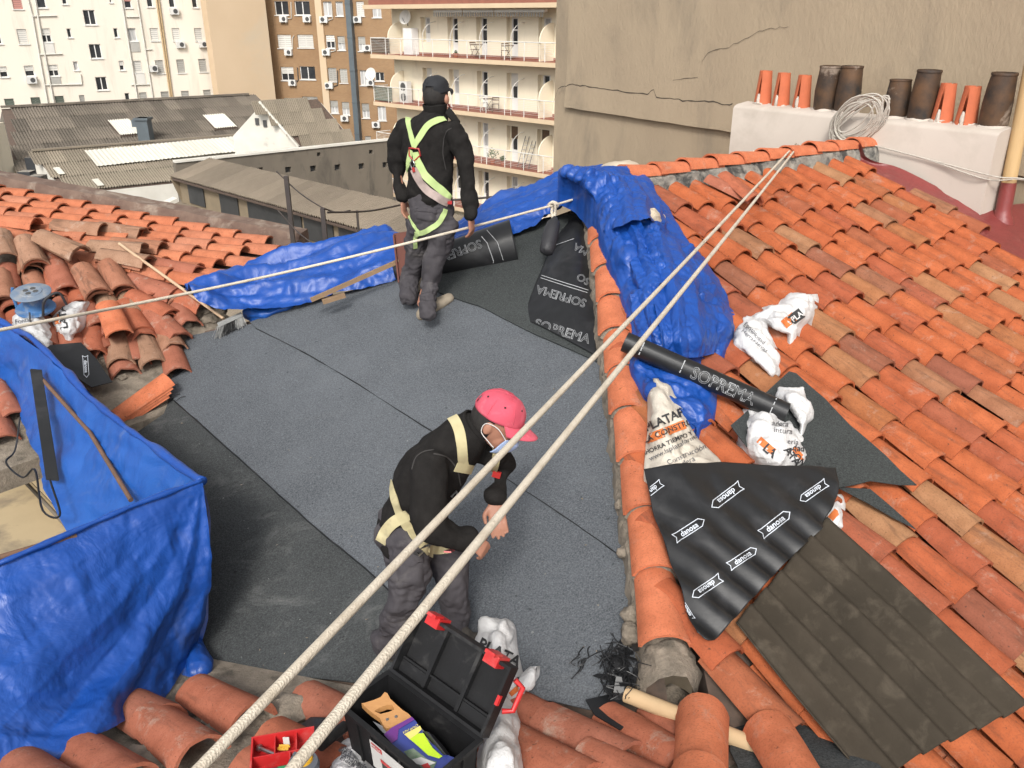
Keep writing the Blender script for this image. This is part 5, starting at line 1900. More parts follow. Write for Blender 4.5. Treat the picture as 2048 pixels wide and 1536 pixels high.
def heap(rows, plane, m, n, crx, seed, mat, name, parent=None, closed=True, fine=0.3, hz=None, thick=0.0, sharp=180, extra=None):
    """rows: (y, xl, xr, h_left, h_mid, h_right); a pile whose outline is given where it meets the roof"""
    ctrl = []
    for (y, xl, xr, hl, hm_, hr) in rows:
        r = []
        for i in range(7):
            f = i / 6
            dome = math.sin(math.pi * f) ** 0.55 if 0 < f < 1 else 0
            r.append(plane.hit(xl + (xr - xl) * f, y, hl + (hr - hl) * f + (hm_ - (hl + hr) / 2) * dome))
        ctrl.append(r)
    s = Surf.from_ctrl(ctrl, m, n)
    edge = lambda u, v: min(1, 7 * min(u, 1 - u), 7 * min(v, 1 - v)) * 0.8 + 0.2
    s.displace(lambda p, u, v: -edge(u, v) * (crx * 0.9 * crumple(p, 1.7, seed + 1, (DN, 2.2)) + crx * 0.6 * crumple(p, 3.0, seed) + crx * fine * 0.8 * crumple(p, 6.5, seed + 4)))
    if extra: s.displace(lambda p, u, v: -edge(u, v) * extra(p))
    s.displace(lambda p, u, v: -edge(u, v) * (crx * fine * 0.26 * crumple(p, 12, seed + 7) + crx * fine * 0.10 * crumple(p, 26, seed + 9)))
    raw = s.g
    if closed:
        skirt = [V((p.x, p.y, plane.z(p.x, p.y) - 0.01)) for p in raw[0]]
        skirt2 = [V((p.x, p.y, plane.z(p.x, p.y) - 0.01)) for p in raw[-1]]
        g = [skirt] + raw + [skirt2]
        g = [[V((r[0].x, r[0].y, plane.z(r[0].x, r[0].y) - 0.01))] + r + [V((r[-1].x, r[-1].y, plane.z(r[-1].x, r[-1].y) - 0.01))] for r in g]
        s2 = Surf(g)
    else:
        s2 = s
    o = s2.build(name, MATS[mat], parent, smooth=sharp, thick=thick)
    s.obj = o
    return s


heap([(1272, 378, 395, .02, .06, .02), (1300, 350, 412, .02, .14, .02), (1335, 322, 430, .02, .15, .02), (1365, 300, 408, .02, .14, .02), (1392, 285, 365, .02, .10, .02), (1408, 300, 345, .0, .03, .0)], DECK, 60, 60, 0.035, 6, 'tarp', 'crumpled_foot', enc)
# frame bars
MB().tube([at_t(-150, 1160, 3.3), at_t(0, 1115, 3.42), at_t(152, 1071, 3.62)], 0.014, 8).build('frame_bar', MATS['rust'], enc, smooth=60)
MB().tube([at_t(70, 742, 5.35), at_t(180, 865, 4.85), at_t(262, 1000, 4.32)], 0.013, 8).build('frame_bar', MATS['rust'], enc, smooth=60)
MB().box(at_t(60, 740, 5.30), at_t(82, 742, 5.30) - at_t(60, 740, 5.30), at_t(92, 960, 4.75) - at_t(60, 740, 5.30), V((0.0, 0.012, 0.004))).build('strap', MATS['bitumen'], enc)
MB().tube(catmull([at_t(40, 835, 5.2), at_t(30, 900, 5.1), at_t(12, 925, 5.0), at_t(45, 955, 4.9), at_t(70, 940, 4.85), at_t(85, 1020, 4.6), at_t(120, 1030, 4.5), at_t(100, 960, 4.7)], 40), 0.006, 6).build('loose_cable', MATS['bitumen'], enc, smooth=60)
# light well under it
pm('well_render', (0.50, 0.40, 0.25), (0.42, 0.335, 0.21), 1.5, 0.95, 0.4, 14, dirt=(0.16, 0.135, 0.11), dscale=1.3)
cw = V((-1.75, 3.75, -3.5)); da, db = V((-0.72, 0.70, 0)), V((-0.68, -0.73, 0))
lw = MB()
lw.box(cw + V((0, 0, -0.06)), da * 5.2, db * 1.6, V((0, 0, 0.05)))
lw.box(cw, da * 5.2, -db * 0.1, V((0, 0, 0.62)))
lw.box(cw + da * 5.2, da * 0.1, db * 1.6, V((0, 0, 0.9)))
lwo = lw.build('light_well', MATS['well_render']); prop(lwo, 'beige rendered light well seen inside the blue enclosure', 'light well')
MB().tube([cw + da * 0.2 + db * 0.25 + V((0, 0, .5)), cw + da * 4.9 + db * 0.25 + V((0, 0, .55))], 0.014, 8).build('pipe', MATS['plaster_grey'], lwo, smooth=60)
MB().box(cw + da * 1.2 + db * 0.02 + V((0, 0, .15)), da * 0.5, db * 0.04, V((0, 0, 0.35))).build('opening', MATS['ac_dark'], lwo)

# ---- tarp along the far edge
TOPR = [(372, 575, 6.5), (460, 545, 6.75), (560, 508, 6.95), (640, 490, 6.95), (700, 473, 6.95), (770, 457, 6.9), (815, 466, 6.85), (860, 462, 6.9), (930, 440, 6.95), (975, 408, 7.0), (1010, 388, 7.0), (1060, 375, 7.0), (1110, 350, 7.0), (1165, 335, 6.95), (1205, 332, 6.9)]
LOWR = [(398, 603, 6.32), (450, 618, 6.35), (520, 620, 6.38), (590, 610, 6.40), (655, 592, 6.42), (720, 576, 6.42), (790, 558, 6.45), (860, 532, 6.45), (930, 506, 6.45), (985, 484, 6.48), (1035, 464, 6.48), (1080, 444, 6.46), (1115, 426, 6.45), (1155, 410, 6.42), (1195, 398, 6.4)]
rows = [[(x, y + 60, t + 0.45) for x, y, t in TOPR], [(x, y + 14, t + 0.2) for x, y, t in TOPR], TOPR]
for f, dt in ((0.3, -0.10), (0.6, -0.08)):
    rows.append([(a[0] + (b[0] - a[0]) * f, a[1] + (b[1] - a[1]) * f, a[2] + (b[2] - a[2]) * f + dt) for a, b in zip(TOPR, LOWR)])
rows.append(LOWR)
S3 = surf_px(rows, 260, 80)
sd_ = V((0.93, 0.2, 0.3)).normalized()
S3.displace(lambda p, u, v: 0.030 * crumple(p, 4.5, 12, (sd_, 5.0)) + 0.012 * crumple(p, 6, 3, (sd_, 2.5)))
S3.relax(1)
S3.displace(lambda p, u, v: 0.006 * crumple(p, 9, 9) + 0.003 * crumple(p, 20, 8))
t2 = S3.build('edge_tarp', MATS['tarp'])
prop(t2, 'rumpled blue tarpaulin lying along the far edge of the felted roof', 'tarpaulin')
heap([(602, 520, 560, .02, .05, .02), (612, 495, 590, .02, .07, .02), (625, 485, 560, .02, .07, .02), (637, 500, 530, .01, .03, .01)], DECK, 50, 30, 0.02, 7, 'tarp_dusty', 'loose_corner', t2)
pm('old_wood', (0.26, 0.17, 0.095), (0.19, 0.125, 0.075), 9, 0.85, 0.3, 60)
# battens and the clip under it
for x0, y0, x1, y1, t0, t1, w in [(622, 600, 798, 522, 6.16, 6.22, .028), (645, 604, 690, 590, 6.14, 6.18, .04)]:
    o = MB().beam(at_t(x0, y0, t0), at_t(x1, y1, t1), w, 0.03).build('batten', MATS['old_wood'])
    prop(o, {622: 'long weathered wooden batten resting on the edge tarpaulin', 645: 'short broken wooden board under the edge tarpaulin', 690: 'thin wooden batten at the felt edge beside the standing man'}[x0], 'batten')

# ---- tarp heap on the tiles
def tri(x):
    x = x % 1.0
    return 4 * x - 1 if x < .5 else 3 - 4 * x


FAN = ROOF.hit(1186, 372, .15)
def fan_pleat(p):
    d = p - FAN
    r = d.length
    a = math.atan2(d.y, d.x)
    w = max(0.0, noise.noise(p * 1.3 + V((4, 0, 0))) + 0.45)
    return w * (0.022 + 0.012 * min(r, 1.2)) * tri(a * 3.1 + 0.35 * noise.noise(p * 1.8)) * min(1, r * 3)


S4 = heap([(333, 1150, 1255, 0.22, 0.26, 0.21), (345, 1118, 1285, 0.21, 0.29, 0.18), (365, 1155, 1305, 0.22, 0.32, 0.16), (390, 1180, 1318, 0.23, 0.33, 0.14), (420, 1195, 1340, 0.22, 0.32, 0.12), (460, 1203, 1362, 0.20, 0.29, 0.11),
           (500, 1215, 1395, 0.18, 0.29, 0.11), (550, 1232, 1432, 0.15, 0.29, 0.11), (600, 1247, 1454, 0.13, 0.29, 0.11), (645, 1260, 1464, 0.11, 0.27, 0.11), (685, 1268, 1456, 0.10, 0.22, 0.10), (715, 1290, 1438, 0.08, 0.14, 0.09), (728, 1330, 1400, 0.07, 0.07, 0.08)],
          ROOF, 170, 230, 0.055, 21, 'tarp', 'tarp_heap', None, fine=0.45, extra=fan_pleat)
prop(S4.obj, 'big crumpled heap of blue tarpaulin on the hip and orange tiles', 'tarpaulin')
def flap(ctrl, nu, nv, seed, pl, name='fold', par=None, n_p=4, mat='tarp'):
    f = surf_px(ctrl, nu, nv, pl)
    f.displace(lambda p, u, v: 0.017 * (0.35 + 0.65 * math.sin(math.pi * min(v, .85))) * tri(u * n_p + 0.5 * noise.noise(p * 2.5)) + 0.012 * crumple(p, 3.5, seed) + 0.005 * crumple(p, 9, seed + 2))
    f.relax(1)
    f.displace(lambda p, u, v: 0.0045 * crumple(p, 12, seed + 5) + 0.002 * crumple(p, 26, seed + 6))
    return f.build(name, MATS[mat], par)


for ctrl, sd2, np_ in [
    ([[(1188, 372, .26), (1225, 352, .34), (1262, 352, .36), (1290, 366, .30)], [(1200, 420, .22), (1235, 405, .36), (1275, 400, .40), (1318, 408, .28)], [(1212, 480, .16), (1240, 455, .34), (1282, 440, .42), (1335, 448, .20)]], 61, 4),
    ([[(1215, 470, .14), (1225, 430, .26), (1240, 405, .34), (1256, 392, .38)], [(1240, 560, .10), (1262, 520, .28), (1280, 490, .36), (1296, 470, .40)], [(1258, 640, .08), (1292, 600, .28), (1320, 570, .36), (1340, 545, .38)]], 63, 3),
    ([[(1290, 470, .36), (1325, 468, .36), (1352, 480, .26), (1376, 500, .12)], [(1300, 560, .33), (1355, 545, .38), (1400, 550, .28), (1440, 572, .10)], [(1320, 660, .28), (1370, 655, .34), (1420, 650, .28), (1466, 650, .08)], [(1330, 705, .18), (1372, 715, .20), (1408, 712, .16), (1444, 700, .06)]], 65, 4),
    ([[(1262, 590, .24), (1290, 585, .30), (1320, 600, .32), (1345, 620, .30)], [(1268, 640, .16), (1298, 650, .26), (1330, 665, .28), (1350, 690, .24)], [(1280, 690, .08), (1310, 700, .18), (1340, 712, .18), (1362, 722, .12)]], 67, 3)]:
    flap(ctrl, 110, 110, sd2, ROOF, 'fold', S4.obj, np_)
S5 = heap([(706, 1258, 1320, 0.11, 0.16, 0.11), (735, 1262, 1385, 0.11, 0.21, 0.11), (765, 1275, 1425, 0.11, 0.23, 0.11), (795, 1290, 1434, 0.11, 0.23, 0.11), (825, 1330, 1430, 0.11, 0.19, 0.11), (850, 1370, 1418, 0.10, 0.15, 0.10), (864, 1388, 1405, 0.08, 0.11, 0.08)],
          ROOF, 90, 90, 0.045, 31, 'tarp', 'tarp_tail', S4.obj, fine=0.4)

# ---- ropes
def rope(name, pts, r, label, n=60, mat='rope', parent=None, cat='rope', sag=0.0):
    q = catmull([V(p) for p in pts], n)
    if sag:
        q = [p - V((0, 0, sag * math.sin(math.pi * i / (n - 1)))) for i, p in enumerate(q)]
    o = MB().tube(q, r, 10).build(name, MATS[mat], parent, smooth=180)
    if label: prop(o, label, cat)
    return o


RPT = rp(2.36, 0.0); RPT = V((RPT.x, RPT.y, -1.085))
e = at_t(1592, 288, 8.15)
def line_to(a, px, py, t, ext):
    b = at_t(px, py, t)
    return [a, a + (b - a) * 0.5, b, b + (b - a) * ext]
rope('safety_rope', line_to(e, 378, 1536, 1.12, 0.16), 0.0088, 'thick braided rope from the ridge, crossing the bent man and missing the tool box', sag=0.02)
rope('safety_rope', line_to(at_t(1597, 291, 8.12), 562, 1536, 1.03, 0.16), 0.0088, 'thick braided rope from the ridge, passing directly over the tool box', sag=0.025)
kn = at_t(1105, 411, 6.15)
lo = at_t(0, 660, 3.95)
rope('tie_rope', [lo + (lo - at_t(560, 550, 5.3)) * 1.6, lo, at_t(285, 605, 4.7), at_t(560, 547, 5.25), at_t(840, 480, 5.5), kn, at_t(1192, 384, 6.45)], 0.0088, 'white rope stretched low across the felted roof in front of the standing man', 110)
ko = rope('knot', [kn + V((-.03, 0, .0)), kn + V((0, -.02, .03)), kn + V((.04, 0, .005)), kn + V((.01, .02, -.025)), kn + V((-.025, 0, .01)), kn + V((.015, -.02, .02)), kn + V((.02, 0, -.05)), kn + V((.01, -.01, -.10)), kn + V((-.005, 0, -.05)), kn + V((.0, .01, 0.0))], 0.011, None, 60)
prop(ko, 'white rope knot with a short loop holding the black weight bag', 'knot')
# black bag hanging at the knot
wb_ = MB(); bt = at_t(1110, 435, 6.1)
sec_ = [(0.0, .016), (0.03, .03), (0.06, .05), (0.16, .058), (0.26, .055), (0.32, .048), (0.335, .02)]
dv = (at_t(1092, 508, 5.95) - bt).normalized()
wb_.lathe(bt, dv, [(0.001, 0)] + [(r, h) for h, r in sec_] + [(0.001, .337)], 18)
for i, v in enumerate(wb_.v): wb_.v[i] = v + V((1, 1, 1)) * 0.006 * noise.noise(v * 20)
pm('nylon_black', (0.018, 0.018, 0.02), (0.026, 0.026, 0.03), 8, 0.6, 0.4, 60)
prop(wb_.build('rope_pouch', MATS['nylon_black'], smooth=60), 'black cloth pouch hanging from the rope knot over the felt', 'pouch')
# ridge ropes and the coil on the chimney
rope('guide_rope', [at_t(1282, 350, 7.0), at_t(1420, 318, 7.55), at_t(1500, 304, 7.9), at_t(1580, 293, 8.1)], 0.008, 'thin white rope lying along the ridge tiles towards the sand bag', 40)
def chim(px, py, off=0.02):
    d = ray(px, py)
    return d * ((CC - E1 * off).dot(E1) / d.dot(E1))


cp0 = chim(1718, 283, .05)
for k, (a, b, lb) in enumerate([((1850, 317), (1985, 352), 'upper'), ((1850, 318), (1970, 358), 'lower')]):
    rope('thin_rope', [cp0, chim(*a, .03), chim(*b, .03), at_t(2040, 357 + 2 * k, chim(*b).dot(ray(*b)) / ray(*b).length_squared + .02), at_t(2140, 372, 7.5)], 0.0065, 'grey cord running round the white chimney, ' + lb + ' of the two strands', 50, 'rope_grey')
rc = random.Random(5); q = []
cc = chim(1716, 240, .05)
ux = (chim(1760, 203) - chim(1672, 275)).normalized()
uy = ux.cross((-cc).normalized()).normalized()
uo = (-cc).normalized()
for i in range(15 * 22):
    a = i / 22 * 2 * math.pi
    L_ = 1 + 0.55 * noise.noise(V((i / 22 * 0.9, 0.3, 0.7))); W_ = 1 + 0.95 * noise.noise(V((0.4, i / 22 * 1.1, 0.2)))
    a += 0.5 * noise.noise(V((i / 22 * 0.7, 7.3, 0.1)))
    q.append(cc + ux * (0.30 * L_ * math.cos(a)) + uy * (0.135 * W_ * math.sin(a)) + ux * 0.11 * noise.noise(V((i / 22 * .8, 5.2, 0.4))) + uy * 0.09 * noise.noise(V((i / 22 * .8, 1.2, 8.4))) + uo * (0.05 + 0.045 * noise.noise(V((i * 0.045, 9, 2)))))
prop(MB().tube(q, 0.0085, 6).build('rope_coil', MATS['rope_grey'], smooth=180), 'coil of grey rope hung over the white chimney between the pots', 'rope')

# ---- corrugated brown sheet
S6 = surf_px([[(1475, 1240, .165), (1535, 1172, .165), (1595, 1103, .165), (1657, 1032, .165)],
              [(1600, 1392, .165), (1680, 1322, .165), (1760, 1255, .165), (1842, 1200, .165)],
              [(1745, 1565, .165), (1850, 1505, .165), (1960, 1455, .165), (2062, 1408, .165)]], 121, 60, ROOF)
S6.displace(lambda p, u, v: 0.030 * math.sin(2 * math.pi * (u * 6.0 + 0.1)) + 0.004 * noise.noise(p * 3))
prop(S6.build('corrugated_sheet', MATS['fibre_brown'], thick=0.006), 'dark brown corrugated roofing sheet laid over the orange tiles', 'roofing sheet')
# ---- printed membrane lying over it
S7 = surf_px([[(1288, 938, 0.225), (1370, 928, 0.255), (1450, 925, 0.245), (1560, 930, 0.255), (1672, 935, 0.255)],
              [(1309, 1030, 0.185), (1395, 1015, 0.225), (1480, 1005, 0.220), (1575, 995, 0.225), (1677, 985, 0.255)],
              [(1343, 1125, 0.175), (1405, 1105, 0.205), (1475, 1080, 0.205), (1560, 1060, 0.210), (1656, 1028, 0.215)],
              [(1392, 1270, 0.175), (1425, 1281, 0.180), (1495, 1208, 0.195), (1565, 1132, 0.200), (1641, 1060, 0.205)]], 110, 90, ROOF)
ax6 = (ROOF.hit(1475, 1240) - ROOF.hit(1657, 1032)); L6 = ax6.length; ax6.normalize()
S7.displace(lambda p, u, v: v * 0.020 * math.sin(2 * math.pi * 6.0 * ((p - ROOF.hit(1475, 1240)).dot(-ax6) / L6)) + (1 - v) * 0.012 * crumple(p, 4, 8) + 0.003 * noise.noise(p * 9))
pmem = S7.build('printed_membrane', MATS['bitumen'], thick=0.004)
prop(pmem, 'black roofing membrane printed with white ribbon logos draped over the brown sheet', 'roofing membrane')
b7 = bvh_of(S7)
for x, y, a, s in [(1452, 993, 217, 12.0), (1626, 984, 215, 10.5), (1378, 1060, 33, 11.5), (1550, 1048, 38, 12.2), (1485, 1116, 33, 10.8), (1413, 1175, 215, 11.2), (1300, 984, 218, 9.5), (1374, 1222, 120, 7)]:
    decal('printed_logo', LOGO, x, y, a, s, b7, 'print_white', pmem, 0.005, sx=0.92)

# ---- rolled and folded membrane
def roll_print(bvh, parent, items, mat='print_grey'):
    for txt, x, y, a, s in items:
        decal('lettering', centred(text_geo(txt, 0.030)), x, y, a, s, bvh, mat, parent, 0.007)


p0, p1 = ROOF.hit(1250, 683, .24), ROOF.hit(1572, 826, .22)
rl_ = MB(); N_ = 26; vs = []; turns = 3.1; K_ = 90
for i in range(2):
    c = p0 if i == 0 else p1
for j in range(N_ + 1):
    c = p0 + (p1 - p0) * (j / N_)
    d = (p1 - p0).normalized(); a_ = d.cross(V((0, 0, 1))).normalized(); b_ = a_.cross(d)
    for k in range(K_ + 1):
        t = 2 * math.pi * turns * k / K_; r = 0.062 - 0.016 * (1 - k / K_)
        vs.append(c + (a_ * math.cos(t) + b_ * math.sin(t)) * r)
rl_.add(vs, [[j * (K_ + 1) + k, j * (K_ + 1) + k + 1, (j + 1) * (K_ + 1) + k + 1, (j + 1) * (K_ + 1) + k] for j in range(N_) for k in range(K_)])
ro_ = rl_.build('membrane_roll', MATS['bitumen'], smooth=180)
prop(ro_, 'tight black membrane roll with outlined white lettering across the blue heap', 'membrane roll')
br_ = bvh_obj(ro_)
roll_print(br_, ro_, [('SOPREMA', 1447, 772, -24, 23)])
g1 = strokes([[(0, -1.2), (0, 1.2)], [(0.5, -1.2), (0.5, 1.2)]], 0.06)
decal('printed_line', strokes([[(0, -1.3), (-0.1, -0.6), (-0.1, 0.6), (0, 1.3)]], 0.1), 1285, 698, -24, 20, br_, 'print_grey', ro_, 0.003)
decal('printed_line', strokes([[(0, -1.3), (0, 1.3)]], 0.1), 1546, 812, -24, 20, br_, 'print_grey', ro_, 0.003)
decal('printed_line', strokes([[(0, -1.3), (0.15, -0.6), (0.15, 0.6), (0, 1.3)]], 0.1), 1362, 732, -24, 20, br_, 'print_grey', ro_, 0.003)

# curled end behind the standing man
c0, c1 = at_t(790, 545, 6.45), at_t(1030, 490, 6.42)
ctrl = []
for j in range(9):
    f = j / 8
    c = c0 + (c1 - c0) * f
    d = (c1 - c0).normalized(); a_ = V((0.15, -0.98, -0.1)); a_ = (a_ - d * a_.dot(d)).normalized(); b_ = d.cross(a_)
    if b_.z < 0: b_ = -b_
    r = 0.055 + 0.115 * f ** 0.8
    ctrl.append([c + (a_ * math.cos(t) * (1.05) + b_ * math.sin(t)) * r * (1 + 0.03 * k) for k, t in enumerate([rad(x) for x in (-115, -80, -40, 0, 45, 90, 130, 165)])])
S8 = Surf.from_ctrl(ctrl, 60, 60)
cu_ = S8.build('membrane_curl', MATS['bitumen'], thick=0.005)
prop(cu_, 'black membrane end curling up behind the standing man', 'roofing membrane')
b8 = bvh_obj(cu_)
decal('printed_line', strokes([[(0, -1.6), (0.3, -0.6), (0.1, 0.6), (-0.5, 1.6)]], 0.05), 975, 505, 10, 30, b8, 'print_grey', cu_, 0.005)
decal('printed_line', strokes([[(0, -1.6 + .2 * k), (0.02, -1.5 + .2 * k)] for k in range(0)] or [[(0.4, -1.4), (0.62, -0.6), (0.45, 0.6), (-0.1, 1.5)]], 0.03), 985, 505, 10, 30, b8, 'print_grey', cu_, 0.005)
roll_print(b8, cu_, [('SOPREMA', 915, 505, 200, 17)])

# folded sheet beside the hip
S9 = surf_px([[(1044, 638, .03), (1085, 655, .05), (1135, 680, .06), (1192, 712, .05)],
              [(1062, 592, .05), (1100, 600, .09), (1145, 615, .11), (1190, 640, .06)],
              [(1088, 530, .06), (1120, 535, .12), (1155, 545, .13), (1184, 560, .06)],
              [(1118, 470, .05), (1140, 465, .11), (1160, 460, .12), (1176, 470, .06)],
              [(1140, 440, .04), (1152, 438, .07), (1162, 436, .07), (1170, 440, .05)]], 60, 60, DECK)
S9.displace(lambda p, u, v: 0.008 * noise.noise(p * 5) + 0.003 * noise.noise(p * 16))
fs_ = S9.build('folded_membrane', MATS['bitumen'], thick=0.006)
prop(fs_, 'folded black membrane with outlined white lettering beside the hip tiles', 'roofing membrane')
b9 = bvh_of(S9)
roll_print(b9, fs_, [('SOPREMA', 1126, 664, -17, 19), ('SOPREMA', 1122, 594, 163, 17), ('SO', 1166, 560, 150, 15), ('MA', 1160, 500, 150, 14)])
for ln, x, y in (([[(-3, 0), (3, 0)]], 1123, 688), ([[(-3, 0), (3, 0)]], 1121, 693), ([[(-2.8, 0), (2.8, 0)]], 1128, 572), ([[(-2.8, 0), (2.8, 0)]], 1130, 567)):
    decal('printed_line', strokes(ln, 0.07), x, y, -18, 17, b9, 'print_grey', fs_, 0.008)
decal('printed_line', strokes([[(-2.6, -1.6), (-1.6, 0.4), (-0.4, 1.7), (1.2, 2.4)]], 0.06), 1120, 525, -5, 20, b9, 'print_grey', fs_, 0.008)

# felt offcuts on the right
o = felt_strip('felt_offcut', [(1462, 850), (1520, 795), (1578, 741), (1592, 745), (1650, 795), (1700, 852), (1770, 910), (1834, 968), (1800, 968), (1740, 962), (1680, 975), (1600, 960), (1500, 900)], 'felt_new', 0.165, 0.005, 41, None, ROOF, 0.02)
prop(o, 'square grey felt offcut lying under the white sacks on the tiles', 'felt offcut')
o = felt_strip('felt_offcut', [(1672, 974), (1740, 980), (1775, 1010), (1832, 1060), (1790, 1040), (1735, 1008)], 'felt_new', 0.14, 0.004, 42, None, ROOF, 0.012)
prop(o, 'thin pointed felt strip poking out under the square offcut', 'felt offcut')
o = felt_strip('felt_offcut', [(88, 692), (162, 686), (195, 722), (226, 764), (183, 775), (120, 735)], 'bitumen', 0.13, 0.005, 43, None, OLD, 0.01, )
prop(o, 'black membrane piece with a white ribbon logo between the old tiles and blue enclosure', 'roofing membrane')
decal('printed_logo', LOGO, 172, 734, -86, 6.6, bvh_obj(o), 'print_white', o, 0.005)
o = felt_strip('felt_offcut', [(1475, 1430), (1560, 1428), (1680, 1480), (1760, 1530), (1800, 1600), (1500, 1600), (1460, 1500)], 'felt_dusty', 0.06, 0.005, 44, None, FORE, 0.012)
prop(o, 'grey felt sheet under the brown corrugated sheet corner beside the cardboard tube', 'felt offcut')
o = felt_strip('felt_offcut', [(1170, 1400), (1215, 1392), (1262, 1408), (1275, 1440), (1240, 1460), (1190, 1430)], 'bitumen', 0.10, 0.005, 45, None, FORE, 0.02)
prop(o, 'black felt flap below the end of the hip by the cardboard tube', 'felt offcut')

# cardboard tube
p0, p1 = FORE.hit(1252, 1388, 0.14), FORE.hit(1600, 1528, 0.05)
d = (p1 - p0).normalized()
tb = MB().lathe(p0, d, [(0.034, 0), (0.034, (p1 - p0).length), (0.029, (p1 - p0).length), (0.029, 0), (0.034, 0)], 20)
prop(tb.build('cardboard_tube', MATS['cardboard'], smooth=50), 'plain brown cardboard tube lying below the end of the hip', 'tube')
# tarry scraps at the foot of the hip
rs0 = random.Random(9); sm = MB()
for i in range(150):
    c = DECK.hit(rs0.uniform(1212, 1262), rs0.uniform(1290, 1385), rs0.uniform(.03, .10))
    d = V((rs0.gauss(0, .4), rs0.gauss(.5, .5), rs0.gauss(0, .35))) * rs0.uniform(.03, .09)
    k = V((rs0.gauss(0, 1), rs0.gauss(0, 1), rs0.gauss(0, 1))) * .012
    if i % 8 == 0:
        w_ = d.cross(V((0, 0, 1))).normalized() * rs0.uniform(.008, .022)
        sm.add([c - d - w_, c - d + w_, c + k + w_ * 1.4, c + k - w_, c + d + w_ * .5, c + d - w_ * .6], [[0, 1, 2, 3], [3, 2, 4, 5]])
    else:
        sm.tube(catmull([c - d, c + k, c + d], 7), .0022, 4)
prop(sm.build('membrane_scraps', MATS['bitumen']), 'torn black membrane scraps and fibres bunched at the foot of the hip', 'scraps', kind='stuff')

# ---- sacks


def sack(name, rows, plane, h0, H, seed, mat, label, parent=None, m=60, n=56, cr=0.024, cat='sack'):
    N = len(rows)
    R_ = []
    for i, (y, xl, xr) in enumerate(rows):
        e = math.sin(math.pi * (i + 0.35) / (N - 0.3)) ** 0.6
        R_.append((y, xl, xr, h0 * 0.6, h0 + H * e, h0 * 0.6))
    s = heap(R_, plane, m, n, cr, seed, mat, name, parent, fine=0.75)
    if label: prop(s.obj, label, cat)
    s.bv = bvh_of(s)
    return s


A = sack('sack', [(756, 1303, 1320), (775, 1297, 1345), (810, 1297, 1366), (850, 1295, 1380), (890, 1291, 1408), (922, 1288, 1440), (950, 1288, 1455)], ROOF, .20, .08, 2, 'sack_cream', 'cream printed sack standing beside the hip above the printed membrane')
for tx, x, y, a, s, mt, bd in [('PLATAFO', 1337, 836, 24, 17, 'ink_black', .04), ('LA CONSTRU', 1336, 862, 22, 12, 'ink_black', .02), ('AHORRA TIEMPO Y DIN', 1345, 882, 24, 9, 'ink_black', .02),
                               ('www.laplataforma.es', 1354, 893, 27, 10.5, 'ink_grey', 0), ('Construcción', 1372, 909, 24, 11, 'ink_grey', 0), ('Madera', 1368, 926, 24, 11, 'ink_grey', 0)]:
    if tx == 'LA CONSTRU':
        decal('printed_band', rect_geo(7.6, 1.5), x, y, a, s, A.bv, 'ink_orange', A.obj, 0.003)
    decal('lettering', centred(text_geo(tx, 0, bd)), x, y, a, s, A.bv, mt, A.obj, 0.005)
B = sack('sack', [(818, 1485, 1525), (832, 1480, 1592), (858, 1476, 1612), (888, 1478, 1634), (915, 1488, 1630), (938, 1515, 1605)], ROOF, .12, .15, 5, 'sack', 'full white printed sack on the square felt offcut')
sack('sack_neck', [(777, 1572, 1586), (793, 1560, 1604), (812, 1572, 1622), (833, 1588, 1622), (850, 1598, 1614)], ROOF, .20, .05, 6, 'sack', None, B.obj, cr=.022)
for tx, x, y, a, s, mt, bd in [('adera', 1560, 848, -6, 11, 'ink_grey', 0), ('intura', 1566, 862, -6, 11, 'ink_grey', 0), ('ería', 1585, 884, -6, 11, 'ink_grey', 0), ('dad', 1596, 897, -6, 12, 'ink_black', .02),
                               ('LA', 1541, 902, -40, 17, 'ink_black', .04), ('CONS', 1597, 918, -48, 13, 'ink_black', .02), ('ATA', 1584, 912, -52, 15, 'ink_black', .04)]:
    if tx in ('LA', 'CONS'): decal('printed_band', rect_geo(2.6, 0.9, 4, 2), x - 8 * (tx == 'LA'), y - 10, a, s * 0.9, B.bv, 'ink_orange', B.obj, 0.003)
    decal('lettering', centred(text_geo(tx, 0, bd)), x, y, a, s, B.bv, mt, B.obj, 0.005)
C = sack('sack', [(625, 1505, 1535), (645, 1482, 1542), (668, 1466, 1548), (692, 1463, 1556), (718, 1488, 1559), (742, 1525, 1557), (758, 1542, 1551)], ROOF, .05, .13, 8, 'sack', 'half empty white printed sack folded over on the tiles beside the blue heap')
C2 = sack('sack_flap', [(588, 1602, 1634), (600, 1560, 1637), (616, 1522, 1634), (634, 1502, 1626), (652, 1535, 1608), (668, 1572, 1598)], ROOF, .14, .07, 9, 'sack', None, C.obj, cr=.02)
for tx, x, y, a, s in [('Fontan', 1502, 658, -42, 8.5), ('Electricidad', 1509, 668, -42, 8.5), ('Herramientas', 1510, 682, -42, 8.5)]:
    decal('lettering', centred(text_geo(tx, 0, 0)), x, y, a, s, C.bv, 'ink_grey', C.obj, 0.005)
decal('printed_band', rect_geo(2.4, 1.6, 6, 3), 1578, 641, 38, 12, C2.bv, 'ink_orange', C2.obj, 0.003)
decal('printed_band', rect_geo(2.2, 1.6, 6, 3), 1592, 634, 38, 13, C2.bv, 'ink_black', C2.obj, 0.004)
decal('lettering', centred(text_geo('PLA', 0, .03)), 1593, 634, 38, 11, C2.bv, 'sack', C2.obj, 0.007)
D = sack('sack', [(988, 1660, 1685), (1005, 1655, 1690), (1025, 1648, 1690), (1045, 1652, 1688), (1060, 1660, 1684)], ROOF, .06, .07, 12, 'sack', 'small corner of white printed sack under the printed membrane edge')
decal('printed_band', rect_geo(2, 1.2, 4, 2), 1668, 1030, 50, 11, D.bv, 'ink_orange', D.obj, 0.003)
